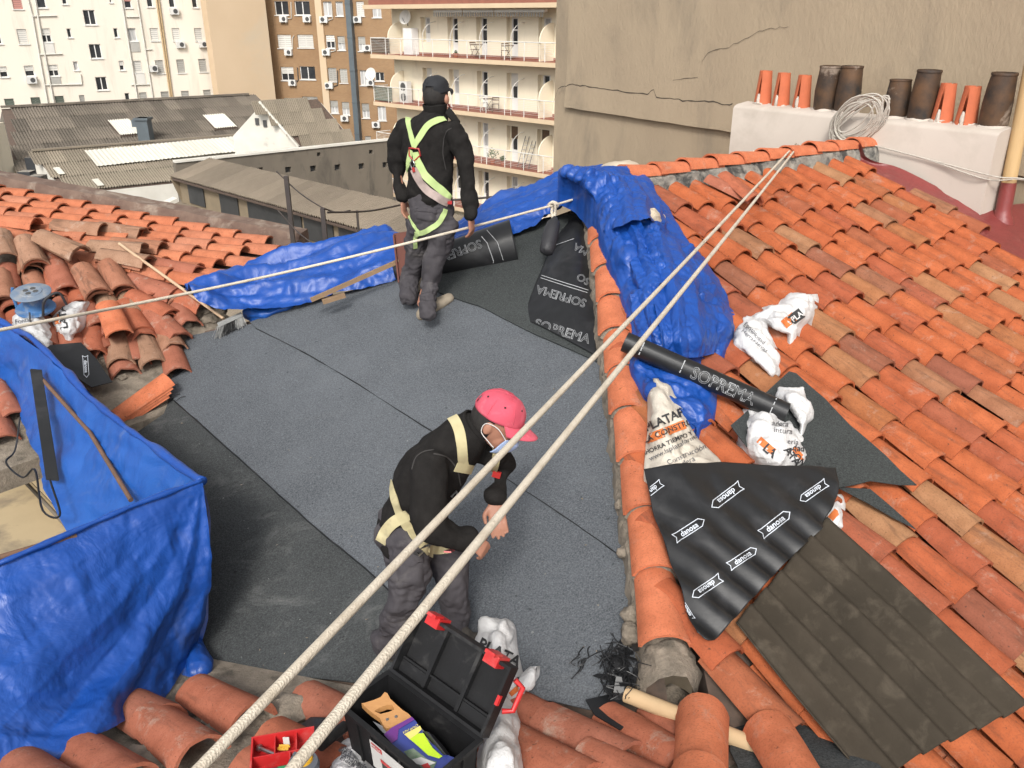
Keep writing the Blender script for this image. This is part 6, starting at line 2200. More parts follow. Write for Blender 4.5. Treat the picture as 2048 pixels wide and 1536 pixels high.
E_ = sack('sack', [(1238, 968, 985), (1244, 962, 1022), (1268, 955, 1032), (1300, 948, 1036), (1335, 945, 1044), (1368, 945, 1052), (1396, 955, 1050)], DECK, .05, .16, 14, 'sack', 'white printed sack standing on the felt behind the open tool box lid')
sack('sack_corner', [(1332, 1062, 1081), (1345, 1045, 1078), (1362, 1035, 1066), (1380, 1030, 1052)], DECK, .08, .05, 15, 'sack', None, E_.obj)
for tx, x, y, a, s, mt, bd in [('PLATA', 1000, 1306, -28, 22, 'ink_black', .04), ('PLA', 1042, 1358, 40, 14, 'ink_black', .04)]:
    decal('printed_band', rect_geo(3.4, 0.8, 6, 2), x - 6, y + 17, a, s * 0.9, E_.bv, 'ink_orange', E_.obj, 0.003)
    decal('lettering', centred(text_geo(tx, 0, bd)), x, y, a, s, E_.bv, mt, E_.obj, 0.005)
sack('sack', [(1395, 985, 1022), (1425, 972, 1034), (1465, 962, 1044), (1510, 955, 1050), (1550, 955, 1048), (1590, 965, 1040)], FORE, .06, .18, 17, 'sack', 'plain white sack wedged under the right side of the tool box')
G_ = sack('sack', [(1474, 695, 722), (1492, 662, 742), (1515, 645, 760), (1545, 640, 780), (1585, 650, 780)], FORE, .05, .12, 18, 'sack', 'white printed sack between the red tray and the tool box')
for tx, x, y in (('adera', 690, 1496), ('intura', 694, 1508), ('Fontanería', 706, 1521), ('Electricidad', 712, 1534)):
    decal('lettering', centred(text_geo(tx, 0, .01)), x, y, -32, 11, G_.bv, 'ink_grey', G_.obj, 0.004)
H1 = sack('sack', [(624, 35, 62), (634, 22, 84), (652, 22, 100), (672, 42, 108), (691, 78, 106)], OLD, .10, .12, 22, 'sack', 'tied white sack lying under the blue cable reel')
H2 = sack('sack', [(603, 150, 179), (618, 122, 179), (638, 104, 176), (658, 112, 168), (673, 125, 152)], OLD, .10, .12, 23, 'sack', 'tied white printed sack between the cable reel and new red tile stack')
decal('printed_band', rect_geo(1.6, 2.2, 3, 5), 112, 636, 8, 11, H2.bv, 'ink_orange', H2.obj, 0.003)
decal('lettering', centred(text_geo('LATA', 0, .04)), 126, 634, 98, 14, H2.bv, 'ink_black', H2.obj, 0.005)
decal('lettering', centred(text_geo('Fonta', 0, .0)), 45, 642, 10, 9, H1.bv, 'ink_grey', H1.obj, 0.005)
sbc = at_t(1240, 343, 6.95)
bm = bmesh.new(); bmesh.ops.create_icosphere(bm, subdivisions=4, radius=1.0)
for v in bm.verts:
    d = v.co.normalized()
    k = 1 + 0.10 * noise.noise(d * 2) + 0.03 * crumple(d, 2.5, 3)
    v.co = sbc + (E1 * (d.x * 0.23) + E2 * (d.y * 0.15) + V((0, 0, d.z * 0.085))) * k
me = bpy.data.meshes.new('sand_bag'); bm.to_mesh(me); bm.free(); smooth_mesh(me, 180)
prop(link('sand_bag', me, MATS['sand_bag']), 'beige sand bag weighing down the blue heap at the ridge end', 'sand bag')
o = sack('sand_bag', [(412, 1252, 1275), (420, 1250, 1310), (430, 1262, 1328), (440, 1290, 1330)], ROOF, .28, .05, 33, 'sand_bag', 'beige sand bag half buried in the crumpled blue heap', cat='sand bag')
# ------------------------------------------------------------------ people
pm('skin', (0.36, 0.175, 0.115), (0.31, 0.145, 0.095), 9, 0.55, 0.2, 90)
pm('fleece', (0.013, 0.012, 0.0115), (0.020, 0.0185, 0.0175), 26, 0.95, 0.7, 230, spec=0.12, dirt=(0.032, 0.030, 0.028), dscale=7, dlo=0.58, dhi=0.8)
pm('work_trousers', (0.066, 0.061, 0.066), (0.048, 0.044, 0.049), 6, 0.9, 0.4, 200, spec=0.25, dirt=(0.135, 0.125, 0.12), dscale=5, dlo=0.55, dhi=0.8)
pm('harness_lime', (0.46, 0.58, 0.25), (0.39, 0.51, 0.20), 14, 0.75, 0.5, 220)
pm('harness_cream', (0.52, 0.46, 0.27), (0.44, 0.385, 0.215), 14, 0.8, 0.5, 220, dirt=(0.30, 0.26, 0.16), dscale=8)
pm('harness_pink', (0.42, 0.33, 0.30), (0.30, 0.24, 0.22), 20, 0.9, 0.6, 160)
pm('cap_black', (0.012, 0.013, 0.016), (0.018, 0.019, 0.022), 20, 0.85, 0.4, 200)
pm('cap_pink', (0.56, 0.082, 0.125), (0.50, 0.064, 0.10), 7, 0.85, 0.35, 200, dirt=(0.62, 0.15, 0.19), dscale=6)
pm('hair', (0.010, 0.008, 0.007), (0.018, 0.015, 0.013), 40, 0.7, 0.8, 260)
pm('mask_blue', (0.30, 0.40, 0.62), (0.36, 0.45, 0.66), 12, 0.8)
pm('mask_white', (0.66, 0.64, 0.62), None, 12, 0.8)
pm('red_metal', (0.42, 0.03, 0.028), (0.34, 0.025, 0.024), 12, 0.4)
pm('steel', (0.42, 0.42, 0.42), None, 12, 0.3, metal=0.9)
pm('boot_tan', (0.30, 0.255, 0.19), (0.21, 0.175, 0.13), 12, 0.85, 0.5, 90)
pm('boot_dark', (0.05, 0.045, 0.04), (0.075, 0.065, 0.055), 12, 0.85, 0.4, 90)


def limb(m, pts, radii, side=None, n=18, sub=5):
    """tapered tube with rounded ends; radii are r or (r across 'side', r other way)"""
    P = catmull([V(p) for p in pts], (len(pts) - 1) * sub + 1)
    RX = catmull([(r if not isinstance(r, tuple) else r[0]) for r in radii], len(P))
    RY = catmull([(r if not isinstance(r, tuple) else r[1]) for r in radii], len(P))
    # domed ends
    d0, d1 = (P[0] - P[1]).normalized(), (P[-1] - P[-2]).normalized()
    def ends(p, d, rx, ry):
        r = min(rx, ry)
        return [(p + d * r * math.sin(a) * 0.8, rx * math.cos(a), ry * math.cos(a)) for a in (rad(30), rad(58), rad(80))]
    seq = list(reversed(ends(P[0], d0, RX[0], RY[0]))) + list(zip(P, RX, RY)) + ends(P[-1], d1, RX[-1], RY[-1])
    base = len(m.v)
    prev = None
    for i, (p, rx, ry) in enumerate(seq):
        d = seq[min(i + 1, len(seq) - 1)][0] - seq[max(i - 1, 0)][0]
        d.normalize()
        s = V(side) if side is not None else (prev if prev is not None else d.orthogonal())
        a = (s - d * s.dot(d)).normalized(); prev = a
        b = d.cross(a)
        for k in range(n):
            t = 2 * math.pi * k / n
            m.v.append(p + a * math.cos(t) * rx + b * math.sin(t) * ry)
    L = len(seq)
    for i in range(L - 1):
        for k in range(n):
            k2 = (k + 1) % n
            m.f.append([base + i * n + k, base + i * n + k2, base + (i + 1) * n + k2, base + (i + 1) * n + k])
    m.f.append([base + k for k in reversed(range(n))]); m.f.append([base + (L - 1) * n + k for k in range(n)])


def ball(m, c, fx, fy, fz, n=16):
    """ellipsoid from three half-axis vectors"""
    base = len(m.v)
    for j in range(n + 1):
        th = math.pi * j / n
        for k in range(2 * n):
            ph = math.pi * k / n
            m.v.append(V(c) + V(fx) * math.sin(th) * math.cos(ph) + V(fy) * math.sin(th) * math.sin(ph) + V(fz) * math.cos(th))
    for j in range(n):
        for k in range(2 * n):
            k2 = (k + 1) % (2 * n)
            m.f.append([base + j * 2 * n + k, base + (j + 1) * 2 * n + k, base + (j + 1) * 2 * n + k2, base + j * 2 * n + k2])


def union(name, m, voxel, mat, parent, smooth=4, disp=None):
    """one continuous skin round all the pieces in m"""
    me = m.mesh(name)
    bm = bmesh.new(); bm.from_mesh(me)
    bmesh.ops.remove_doubles(bm, verts=bm.verts, dist=1e-6)
    bmesh.ops.recalc_face_normals(bm, faces=bm.faces)
    bm.to_mesh(me); bm.free()
    o = bpy.data.objects.new('tmp', me); col.objects.link(o)
    r = o.modifiers.new('r', 'REMESH'); r.mode = 'VOXEL'; r.voxel_size = voxel
    s = o.modifiers.new('s', 'SMOOTH'); s.factor = 0.5; s.iterations = smooth
    dg = bpy.context.evaluated_depsgraph_get()
    out = bpy.data.meshes.new_from_object(o.evaluated_get(dg))
    col.objects.unlink(o); bpy.data.objects.remove(o); bpy.data.meshes.remove(me)
    out.name = name
    if disp:
        nr = [v.normal.copy() for v in out.vertices]
        for v, n in zip(out.vertices, nr):
            v.co = v.co + n * disp(v.co)
        out.update()
    out.materials.clear()
    smooth_mesh(out, 180)
    return link(name, out, MATS[mat], parent)


def hand(m, wrist, d, pn, side, curl=0.5, s=1.0):
    """palm + five fingers; d = pointing direction, pn = palm normal (curl direction), side = thumb side"""
    d, pn = V(d).normalized(), V(pn).normalized()
    sd = V(side); sd = (sd - d * sd.dot(d)).normalized()
    pn = (pn - d * pn.dot(d)); pn = (pn - sd * pn.dot(sd)).normalized()
    w = V(wrist)
    limb(m, [w - d * 0.02 * s, w + d * 0.03 * s, w + d * 0.08 * s], [(0.026 * s, 0.02 * s), (0.036 * s, 0.016 * s), (0.039 * s, 0.014 * s)], sd, 12, 3)
    for k, (off, ln) in enumerate(((0.030, 0.072), (0.010, 0.082), (-0.011, 0.076), (-0.030, 0.060))):
        b = w + d * 0.082 * s + sd * off * s
        p = [b]; a = 0.15 + 0.05 * k; dirv = d
        for j in range(3):
            a += curl * (0.55 if j else 0.4)
            dirv = d * math.cos(a) + pn * math.sin(a)
            p.append(p[-1] + dirv * ln * s * (0.42, 0.32, 0.26)[j])
        limb(m, p, [0.0095 * s, 0.009 * s, 0.0085 * s, 0.0072 * s], sd, 8, 3)
    t0 = w + d * 0.028 * s + sd * 0.03 * s
    limb(m, [t0, t0 + (sd * 0.6 + d * 0.7 + pn * 0.25).normalized() * 0.036 * s, t0 + (sd * 0.35 + d * 0.85 + pn * 0.4).normalized() * 0.066 * s], [0.012 * s, 0.0105 * s, 0.0085 * s], pn, 8, 3)


def strap(name, pts, bvh, w, mat, parent, off=0.006, n=None, label=None):
    """webbing laid on the clothes where the photograph shows it"""
    P = catmull([V((x, y)) for x, y in pts], n or 8 * len(pts))
    L = []
    for p in P:
        d = ray(p.x, p.y).normalized()
        loc, nr, _, _ = bvh.ray_cast(V((0, 0, 0)), d)
        if loc is None or (L and (loc - L[-1][0]).length > 0.16): continue
        if nr.dot(d) > 0: nr = -nr
        L.append((loc, nr))
    # ease the path so that the strap bridges wrinkles
    for _ in range(3):
        L = [L[0]] + [((L[i - 1][0] + L[i][0] * 2 + L[i + 1][0]) / 4, (L[i - 1][1] + L[i][1] + L[i + 1][1]).normalized()) for i in range(1, len(L) - 1)] + [L[-1]]
    vs = []
    for i, (p, nr) in enumerate(L):
        t = (L[min(i + 1, len(L) - 1)][0] - L[max(i - 1, 0)][0])
        if t.length < 1e-6: t = V((0, 0, 1))
        s = t.cross(nr).normalized()
        for a, b in ((-.5, off), (.5, off), (.5, off - 0.004), (-.5, off - 0.004)):
            vs.append(p + s * a * w + nr * b)
    m = MB()
    m.add(vs, [[4 * i + k, 4 * i + (k + 1) % 4, 4 * i + 4 + (k + 1) % 4, 4 * i + 4 + k] for i in range(len(L) - 1) for k in range(4)] + [[3, 2, 1, 0], [4 * len(L) - 4 + k for k in range(4)]])
    return m.build(name, MATS[mat], parent, smooth=40)


def cap(name, c, up, fwd, r, mat, parent, visor=True, hole=True):
    up, fwd = V(up).normalized(), V(fwd)
    fwd = (fwd - up * fwd.dot(up)).normalized()
    sd = up.cross(fwd)
    m = MB(); n, k = 18, 48
    for j in range(n + 1):
        th = math.pi / 2 * j / n * 1.06
        for i in range(k):
            a = 2 * math.pi * i / k
            rr = r * (1 + 0.03 * math.cos(a) - 0.012 * abs(math.sin(3 * a)) * math.sin(th))
            q = c + (fwd * math.cos(a) * 1.10 + sd * math.sin(a) * 0.92) * rr * math.sin(th) ** 0.85 + up * r * 0.95 * math.cos(th)
            m.v.append(q + (q - c).normalized() * 0.0035 * crumple(q, 9, 5))
    for j in range(n):
        for i in range(k):
            i2 = (i + 1) % k
            a = 2 * math.pi * (i + 0.5) / k
            if hole and abs(abs(a - math.pi)) < 0.45 and j > n - 7 and j < n - 2: continue      # gap over the back strap
            m.f.append([j * k + i, (j + 1) * k + i, (j + 1) * k + i2, j * k + i2])
    o = m.build(name, MATS[mat], parent, smooth=60)
    md = o.modifiers.new('t', 'SOLIDIFY'); md.thickness = 0.004
    sm = MB()
    for i in range(6):
        a = 2 * math.pi * i / 6 + 0.26
        sm.tube([c + (fwd * math.cos(a) * 1.10 + sd * math.sin(a) * 0.92) * r * 1.012 * math.sin(t) ** 0.85 * (1 + 0.03 * math.cos(a)) + up * r * 0.955 * math.cos(t) for t in [0.05 + 1.45 * k / 12 for k in range(13)]], 0.0014, 4)
    sm.build('seam', MATS[mat], o)
    for i in range(6):
        a = 2 * math.pi * (i + .5) / 6 + 0.26; t = 0.85
        p = c + (fwd * math.cos(a) * 1.10 + sd * math.sin(a) * 0.92) * r * math.sin(t) ** 0.85 + up * r * 0.95 * math.cos(t)
        MB().lathe(p, p - c, [(0.001, 0.004), (0.0035, 0.0035), (0.0045, 0.001)], 8).build('eyelet', MATS['cap_black'], o)
    MB().lathe(c, up, [(0.001, r * 0.99), (0.007, r * 0.985), (0.009, r * 0.96)], 12).build('button', MATS[mat], o, smooth=60)
    if visor:
        m = MB(); rows = 7; cols = 16
        for j in range(rows + 1):
            f = j / rows
            for i in range(cols + 1):
                a = rad(-62 + 124 * i / cols)
                rr = r * (1.02 + 0.02 * math.cos(a))
                base = c + (fwd * math.cos(a) * 1.10 + sd * math.sin(a) * 0.92) * rr
                ext = fwd * (0.078 * f * (math.cos(a * 1.25) ** 0.7 if abs(a * 1.25) < math.pi / 2 else 0)) - up * (0.018 * f + 0.028 * (math.sin(a) ** 2) * f + 0.004)
                m.v.append(base + ext)
        for j in range(rows):
            for i in range(cols):
                q = j * (cols + 1) + i
                m.f.append([q, q + 1, q + cols + 2, q + cols + 1])
        v = m.build('visor', MATS[mat], o, smooth=180)
        md = v.modifiers.new('t', 'SOLIDIFY'); md.thickness = 0.004
    return o


def cloth_disp(seed, a=0.006, s=6.0):
    return lambda p: a * crumple(p, s, seed) * 0.9 + a * 0.6 * noise.noise(p * 9 + V((seed, 0, 0)))


def boot(name, heel, toe, mat, parent, h=0.11):
    heel, toe = V(heel), V(toe)
    d = (toe - heel).normalized(); nrm = DECK.n; sd = d.cross(nrm).normalized()
    L = 0.31
    m = MB()
    limb(m, [heel + nrm * 0.055, heel + d * L * 0.30 + nrm * 0.062, heel + d * L * 0.62 + nrm * 0.050, heel + d * L * 0.86 + nrm * 0.042], [(0.040, 0.042), (0.043, 0.052), (0.050, 0.040), (0.043, 0.034)], sd, 16, 4)
    limb(m, [heel + d * 0.035 + nrm * 0.06, heel + d * 0.045 + V((0, 0, h))], [0.046, 0.048], sd, 14, 3)
    o = union(name, m, 0.007, mat, parent, 2, lambda p: 0.003 * crumple(p, 9, 2))
    s = MB(); out = []
    for i in range(22):
        a = 2 * math.pi * i / 22
        f = 0.5 + 0.5 * math.cos(a)
        w = 0.046 + 0.010 * math.sin(math.pi * f) * (1 if f > .5 else .2)
        out.append(heel + d * (L * 0.46 + (L * 0.56) * math.cos(a)) + sd * w * math.sin(a) * 1.05 + nrm * 0.002)
    s.prism(out, nrm * 0.024)
    s.build('sole', MATS['boot_dark'], o)
    m = MB()
    for k in range(4):
        c = heel + d * L * (0.30 + 0.085 * k) + nrm * (0.112 - 0.012 * k)
        m.tube([c - sd * .026, c + nrm * .004, c + sd * .026], .0035, 5)
    m.build('laces', MATS['boot_dark'], o)
    return o


# ================= standing man, seen from behind
def q1(x, y, yy): return at_y(x, y, yy)
SL, SR = q1(808, 252, 5.84), q1(912, 258, 5.68)
lat = (SR - SL).normalized()
fw1 = V((0, 0, 1)).cross(lat).normalized()                      # the way he faces
hip_c, waist_c, chest_c, upper_c, neck_c = q1(862, 425, 5.76), q1(859, 375, 5.76), q1(858, 305, 5.77), q1(861, 258, 5.77), q1(871, 222, 5.79)
head_c = q1(872, 187, 5.82)
eL, wL = q1(793, 322, 5.86), q1(806, 395, 5.80)
eR, wR = q1(931, 352, 5.62), q1(941, 432, 5.55)
jL, jR = q1(840, 445, 5.80), q1(887, 450, 5.72)
aR = DECK.hit(845, 634, 0.02); aL = DECK.hit(815, 598, 0.02)
kL, kR = q1(829, 522, 5.90), q1(868, 524, 5.72)
p1 = empty('person', DECK.hit(845, 636), 'standing man seen from behind in black cap, dark fleece and lime green harness', 'person')
m = MB()
limb(m, [hip_c, waist_c, chest_c, upper_c, neck_c], [(.10, .08), (.10, .075), (.115, .085), (.11, .065), (.056, .056)], lat)
limb(m, [neck_c - V((0, 0, .03)), head_c - V((0, 0, .03))], [.056, .054], lat)
ball(m, head_c, lat * .076, fw1 * .098, V((0, 0, .115)))
for s_ in (-1, 1):
    ball(m, head_c + lat * .085 * s_ - fw1 * .008 - V((0, 0, .035)), lat * .014, fw1 * .022, V((0, 0, .032)), 8)
ball(m, head_c + fw1 * .10 - V((0, 0, .03)), lat * .014, fw1 * .02, V((0, 0, .025)), 8)
limb(m, [SL + lat * .03, eL, wL], [.032, .03, .026]); limb(m, [SR - lat * .03, eR, wR], [.032, .03, .026])
limb(m, [jL, kL, aL + V((0, 0, .1))], [.055, .042, .036]); limb(m, [jR, kR, aR + V((0, 0, .1))], [.055, .042, .036])
hand(m, wL + V((0, 0, -.015)), V((0.02, 0.03, -1)), lat * .6 + fw1 * .5, fw1, 0.45, 0.95)
hand(m, wR + V((0, 0, -.015)), V((0.03, -.02, -1)) + fw1 * .15, -lat * .7 + fw1 * .4, fw1, 0.55, 1.0)
union('body', m, 0.0062, 'skin', p1, 3)
# clothes
m = MB()
limb(m, [q1(862, 398, 5.76), waist_c, chest_c, upper_c, q1(866, 238, 5.78), q1(870, 220, 5.79)], [(.158, .125), (.155, .12), (.172, .138), (.172, .115), (.125, .095), (.074, .074)], lat, 24)
limb(m, [SL + lat * .02, q1(797, 285, 5.87), eL, q1(797, 360, 5.84), wL + V((0, 0, .01))], [.070, .064, .058, .052, .040])
limb(m, [SR - lat * .02, q1(924, 300, 5.65), eR, q1(938, 395, 5.59), wR + V((0, 0, .01))], [.072, .066, .060, .054, .042])
jk = union('fleece_jacket', m, 0.010, 'fleece', p1, 5, lambda p: 0.016 * crumple(p, 3.8, 4) + 0.007 * crumple(p, 8, 3))
cm = MB().lathe(neck_c + V((0, 0, -.015)), V((0, 0.0, 1)) - fw1 * .1, [(.075, 0), (.080, .03), (.083, .06), (.076, .062), (.070, .03)], 22)
cm.build('collar', MATS['fleece'], jk, smooth=60)
fl_c = q1(914, 240, 5.75)
cf = Surf.from_ctrl([[q1(898, 214, 5.74), q1(905, 222, 5.72), q1(920, 244, 5.70)], [q1(890, 226, 5.70), q1(905, 243, 5.68), q1(918, 254, 5.67)]], 10, 8)
cf.build('collar_flap', MATS['fleece'], jk, thick=0.012)
m = MB()
limb(m, [q1(861, 392, 5.76), q1(862, 420, 5.76), q1(863, 450, 5.76)], [(.150, .118), (.160, .135), (.150, .13)], lat, 24)
limb(m, [jL, q1(834, 485, 5.85), kL, q1(822, 556, 5.92), DECK.hit(818, 596, .14)], [.098, .088, .074, .068, .062])
limb(m, [jR, q1(879, 487, 5.73), q1(869, 520, 5.70), q1(859, 570, 5.70), DECK.hit(856, 628, .18)], [.100, .090, .076, .068, .060])
tr = union('trousers', m, 0.0075, 'work_trousers', p1, 4, lambda p: 0.009 * crumple(p, 5.5, 9) + 0.006 * crumple(p, 11, 6) + 0.003 * crumple(p, 22, 8))
boot('boot', DECK.hit(845, 642), DECK.hit(910, 600), 'boot_tan', p1)
boot('boot', DECK.hit(815, 600), DECK.hit(860, 572), 'boot_tan', p1)
# hair, cap, mask loops
m = MB(); ball(m, head_c - fw1 * .006 - V((0, 0, .012)), lat * .081, fw1 * .100, V((0, 0, .112))); 
hr = m.build('hair', MATS['hair'], p1, smooth=180)
for v in hr.data.vertices:
    z = v.co.z - head_c.z
    if z < -0.065: v.co = head_c + (v.co - head_c) * 0.93 + V((0, 0, 0.0))
    if (v.co - head_c).dot(fw1) > 0.03 and z < 0.03: v.co = head_c + (v.co - head_c) * 0.9
cap('cap', head_c + V((0, 0, .022)), V((0, -.05, 1)) - fw1 * .08, fw1, .094, 'cap_black', p1)
for s_, x in ((-1, 843), (1, 899)):
    pe = head_c + lat * .085 * s_ - V((0, 0, .045))
    MB().tube([pe + V((0, -.01, .035)), pe - fw1 * .012 + lat * .004 * s_, pe - V((0, 0, .03)) + fw1 * .02, pe - V((0, 0, .05)) + fw1 * .06], 0.0035, 6).build('mask_loop', MATS['red_metal'], p1, smooth=60)
# harness
TB = [bvh_obj(jk), bvh_obj(tr)]
class Two:
    def ray_cast(s, o, d):
        h = [b.ray_cast(o, d) for b in s.t]
        h = [x for x in h if x[0] is not None]
        return min(h, key=lambda x: x[3]) if h else (None, None, None, None)
    def find_nearest(s, p): return s.t[0].find_nearest(p)
    def __init__(s, t): s.t = t
B1 = Two(TB)
hs = strap('harness', [(816, 233), (818, 250), (823, 272), (829, 293)], B1, .040, 'harness_lime', p1)
for pts, w, mt in [([(889, 239), (874, 241), (856, 250), (841, 272), (829, 295)], .040, 'harness_lime'), ([(823, 300), (819, 318), (815, 345)], .034, 'harness_lime'),
                   ([(832, 304), (836, 322), (850, 350), (874, 372), (892, 390), (899, 398)], .052, 'harness_lime'), ([(829, 338), (838, 357), (855, 380), (878, 396), (895, 404)], .055, 'harness_pink'),
                   ([(831, 335), (844, 360), (862, 382), (882, 396), (896, 403)], .03, 'harness_pink'),
                   ([(890, 418), (886, 430), (874, 448), (852, 462), (832, 468)], .036, 'harness_lime'), ([(818, 428), (826, 446), (838, 464)], .024, 'harness_lime'), ([(838, 462), (832, 475), (830, 496)], .03, 'harness_lime')]:
    strap('strap', pts, B1, w, mt, hs, 0.010 if mt == 'harness_lime' else 0.016)
def hitp(B, o, d):
    h = B.ray_cast(o, d)
    return h if h[0] is not None else B.find_nearest(d * (5.6 if B is B1 else 3.4))


def on1(x, y, o=.012):
    l, n_, _, _ = hitp(B1, V((0, 0, 0)), ray(x, y).normalized()); n_ = n_ if n_.dot(l) < 0 else -n_
    return l + n_ * o
MB().tube([on1(821, 296), on1(838, 297), on1(841, 310), on1(830, 322), on1(820, 310)], .006, 6, closed=True).build('back_plate', MATS['red_metal'], hs, smooth=60)
MB().tube([on1(829, 318, .02), on1(825, 326, .022), on1(829, 338, .022), on1(833, 328, .022)], .005, 6, closed=True).build('carabiner', MATS['steel'], hs, smooth=60)
MB().tube([on1(830, 334, .022), on1(831, 343, .02)], .010, 8).build('screw_gate', MATS['red_metal'], hs, smooth=60)
cp_ = on1(896, 402, .02)
MB().cbox(cp_, .03, .02, .02).build('buckle', MATS['red_metal'], hs)

# ================= bent man
def q2(x, y, yy): return at_y(x, y, yy)
sR, sL = q2(862, 925, 2.90), q2(972, 893, 3.24)
lat2 = (sR - sL).normalized()                                     # towards his right, that is towards the viewer
pel, wai, che, upp, nec = q2(815, 1052, 3.12), q2(828, 1005, 3.11), q2(872, 940, 3.09), q2(910, 892, 3.08), q2(944, 862, 3.08)
hc = q2(993, 838, 3.07)
f2 = V((0.86, -0.28, -0.42)).normalized()                         # the way his face points
u2 = V((0.36, 0.02, 0.93)); u2 = (u2 - f2 * u2.dot(f2)).normalized()
l2 = u2.cross(f2)
eR2, wR2 = q2(866, 1050, 2.80), q2(936, 1072, 2.86)
eL2, wL2 = q2(1002, 945, 3.30), q2(990, 992, 3.14)
hR, hL = q2(815, 1080, 3.00), q2(885, 1085, 3.20)
kR2, kL2 = q2(815, 1178, 2.93), q2(908, 1176, 3.08)
aR2, aL2 = DECK.hit(775, 1290, .09), DECK.hit(908, 1285, .09)
p2 = empty('person', DECK.hit(840, 1290), 'bent man in faded pink cap, blue mask and cream harness beside the tool box', 'person')
m = MB()
limb(m, [pel, wai, che, upp, nec], [(.10, .08), (.10, .075), (.115, .085), (.11, .065), (.056, .056)], lat2)
limb(m, [nec, hc - u2 * .03 - f2 * .02], [.058, .056], lat2)
ball(m, hc, l2 * .074, f2 * .095, u2 * .115)
ball(m, hc + f2 * .045 - u2 * .055, l2 * .056, f2 * .055, u2 * .065, 10)
for s_ in (-1, 1): ball(m, hc + l2 * .077 * s_ - f2 * .008 - u2 * .022, l2 * .010, f2 * .020, u2 * .031, 8)
limb(m, [hc + f2 * .09 + u2 * .012, hc + f2 * .108 - u2 * .018, hc + f2 * .112 - u2 * .032], [.010, .014, .014], l2, 8, 3)
for s_ in (-1, 1): ball(m, hc + f2 * .086 + l2 * .032 * s_ + u2 * .026, l2 * .016, f2 * .008, u2 * .007, 8)
limb(m, [sR, eR2, wR2], [.024, .024, .026]); limb(m, [sL, eL2, wL2], [.024, .022, .026])
limb(m, [hR, kR2, kR2.lerp(aR2, .55)], [.045, .03, .022]); limb(m, [hL, kL2, kL2.lerp(aL2, .55)], [.045, .03, .022])
dR = (q2(968, 1096, 2.87) - wR2).normalized()
hand(m, wR2 + dR * .015, dR + V((0, 0, -.1)), V((-.3, .35, -.75)), V((0.35, 0.6, 0.45)), 0.95, 0.98)
dL = (q2(998, 1066, 3.06) - wL2).normalized()
hand(m, wL2 + dL * .02, dL, V((-.6, -.6, -.1)), V((-.75, -.2, -.1)), 0.42, 1.08)
union('body', m, 0.0055, 'skin', p2, 3)
m = MB()
limb(m, [q2(808, 1068, 3.12), wai, che, upp, q2(932, 872, 3.08), q2(946, 860, 3.08)], [(.155, .118), (.150, .112), (.168, .124), (.168, .106), (.118, .092), (.076, .074)], lat2, 24)
limb(m, [sR - lat2 * .01, q2(856, 985, 2.83), eR2, q2(905, 1072, 2.82), wR2 - dR * .005], [.080, .074, .066, .056, .043])
limb(m, [sL + lat2 * .01, q2(992, 915, 3.29), eL2, wL2 - dL * .0], [.076, .066, .058, .043])
j2 = union('fleece_jacket', m, 0.010, 'fleece', p2, 5, lambda p: 0.014 * crumple(p, 3.8, 14) + 0.006 * crumple(p, 8, 3))
MB().lathe(nec - (hc - nec).normalized() * .02, (hc - nec).normalized() + V((0, 0, .25)), [(.080, -.01), (.084, .02), (.082, .055), (.074, .057), (.072, .02)], 22).build('collar', MATS['fleece'], j2, smooth=60)
m = MB()
limb(m, [q2(822, 1035, 3.11), pel, q2(822, 1090, 3.12)], [(.150, .112), (.165, .128), (.150, .125)], lat2, 24)
limb(m, [hR, q2(818, 1135, 2.95), kR2, q2(792, 1235, 2.98), aR2 + V((0, 0, .0))], [.100, .090, .076, .072, .070])
limb(m, [hL, q2(900, 1135, 3.14), kL2, q2(910, 1230, 3.07), aL2 + V((0, 0, .0))], [.096, .086, .073, .069, .067])
t2_ = union('trousers', m, 0.0075, 'work_trousers', p2, 4, lambda p: 0.009 * crumple(p, 5.5, 19) + 0.006 * crumple(p, 11, 6) + 0.003 * crumple(p, 22, 8))
for a, tx in ((aR2, (835, 1305)), (aL2, (958, 1300))):
    boot('boot', V((a.x, a.y, DECK.z(a.x, a.y) + .02)), DECK.hit(*tx), 'boot_dark', p2)
# hair and cap
m = MB(); ball(m, hc - f2 * .022 - u2 * .004, l2 * .080, f2 * .086, u2 * .112)
h2 = m.build('hair', MATS['hair'], p2, smooth=180)
for v in h2.data.vertices:
    r = v.co - hc
    if r.dot(f2) > 0.02 and r.dot(u2) < 0.03: v.co = hc + r * 0.82
    if r.dot(u2) < -0.075: v.co = hc + r * 0.9
for s_ in (-1, 1):
    ball(MB(), hc, l2, f2, u2, 4)
cap('cap', hc + u2 * .030 - f2 * .004, u2 * 1 - f2 * .04, f2, .100, 'cap_pink', p2)
mm = Surf.from_ctrl([[hc + f2 * (.112 - .03 * abs(a) ** 2) + l2 * (.072 * a) - u2 * .028 + f2 * .0 for a in (-1, -.6, 0, .6, 1)],
                     [hc + f2 * (.132 - .062 * abs(a) ** 2) + l2 * (.072 * a) - u2 * .055 for a in (-1, -.6, 0, .6, 1)],
                     [hc + f2 * (.118 - .06 * abs(a) ** 2) + l2 * (.066 * a) - u2 * .092 for a in (-1, -.6, 0, .6, 1)],
                     [hc + f2 * (.085 - .04 * abs(a) ** 2) + l2 * (.058 * a) - u2 * .118 for a in (-1, -.6, 0, .6, 1)]], 24, 18)
mk = mm.build('face_mask', MATS['mask_blue'], p2, thick=0.003)
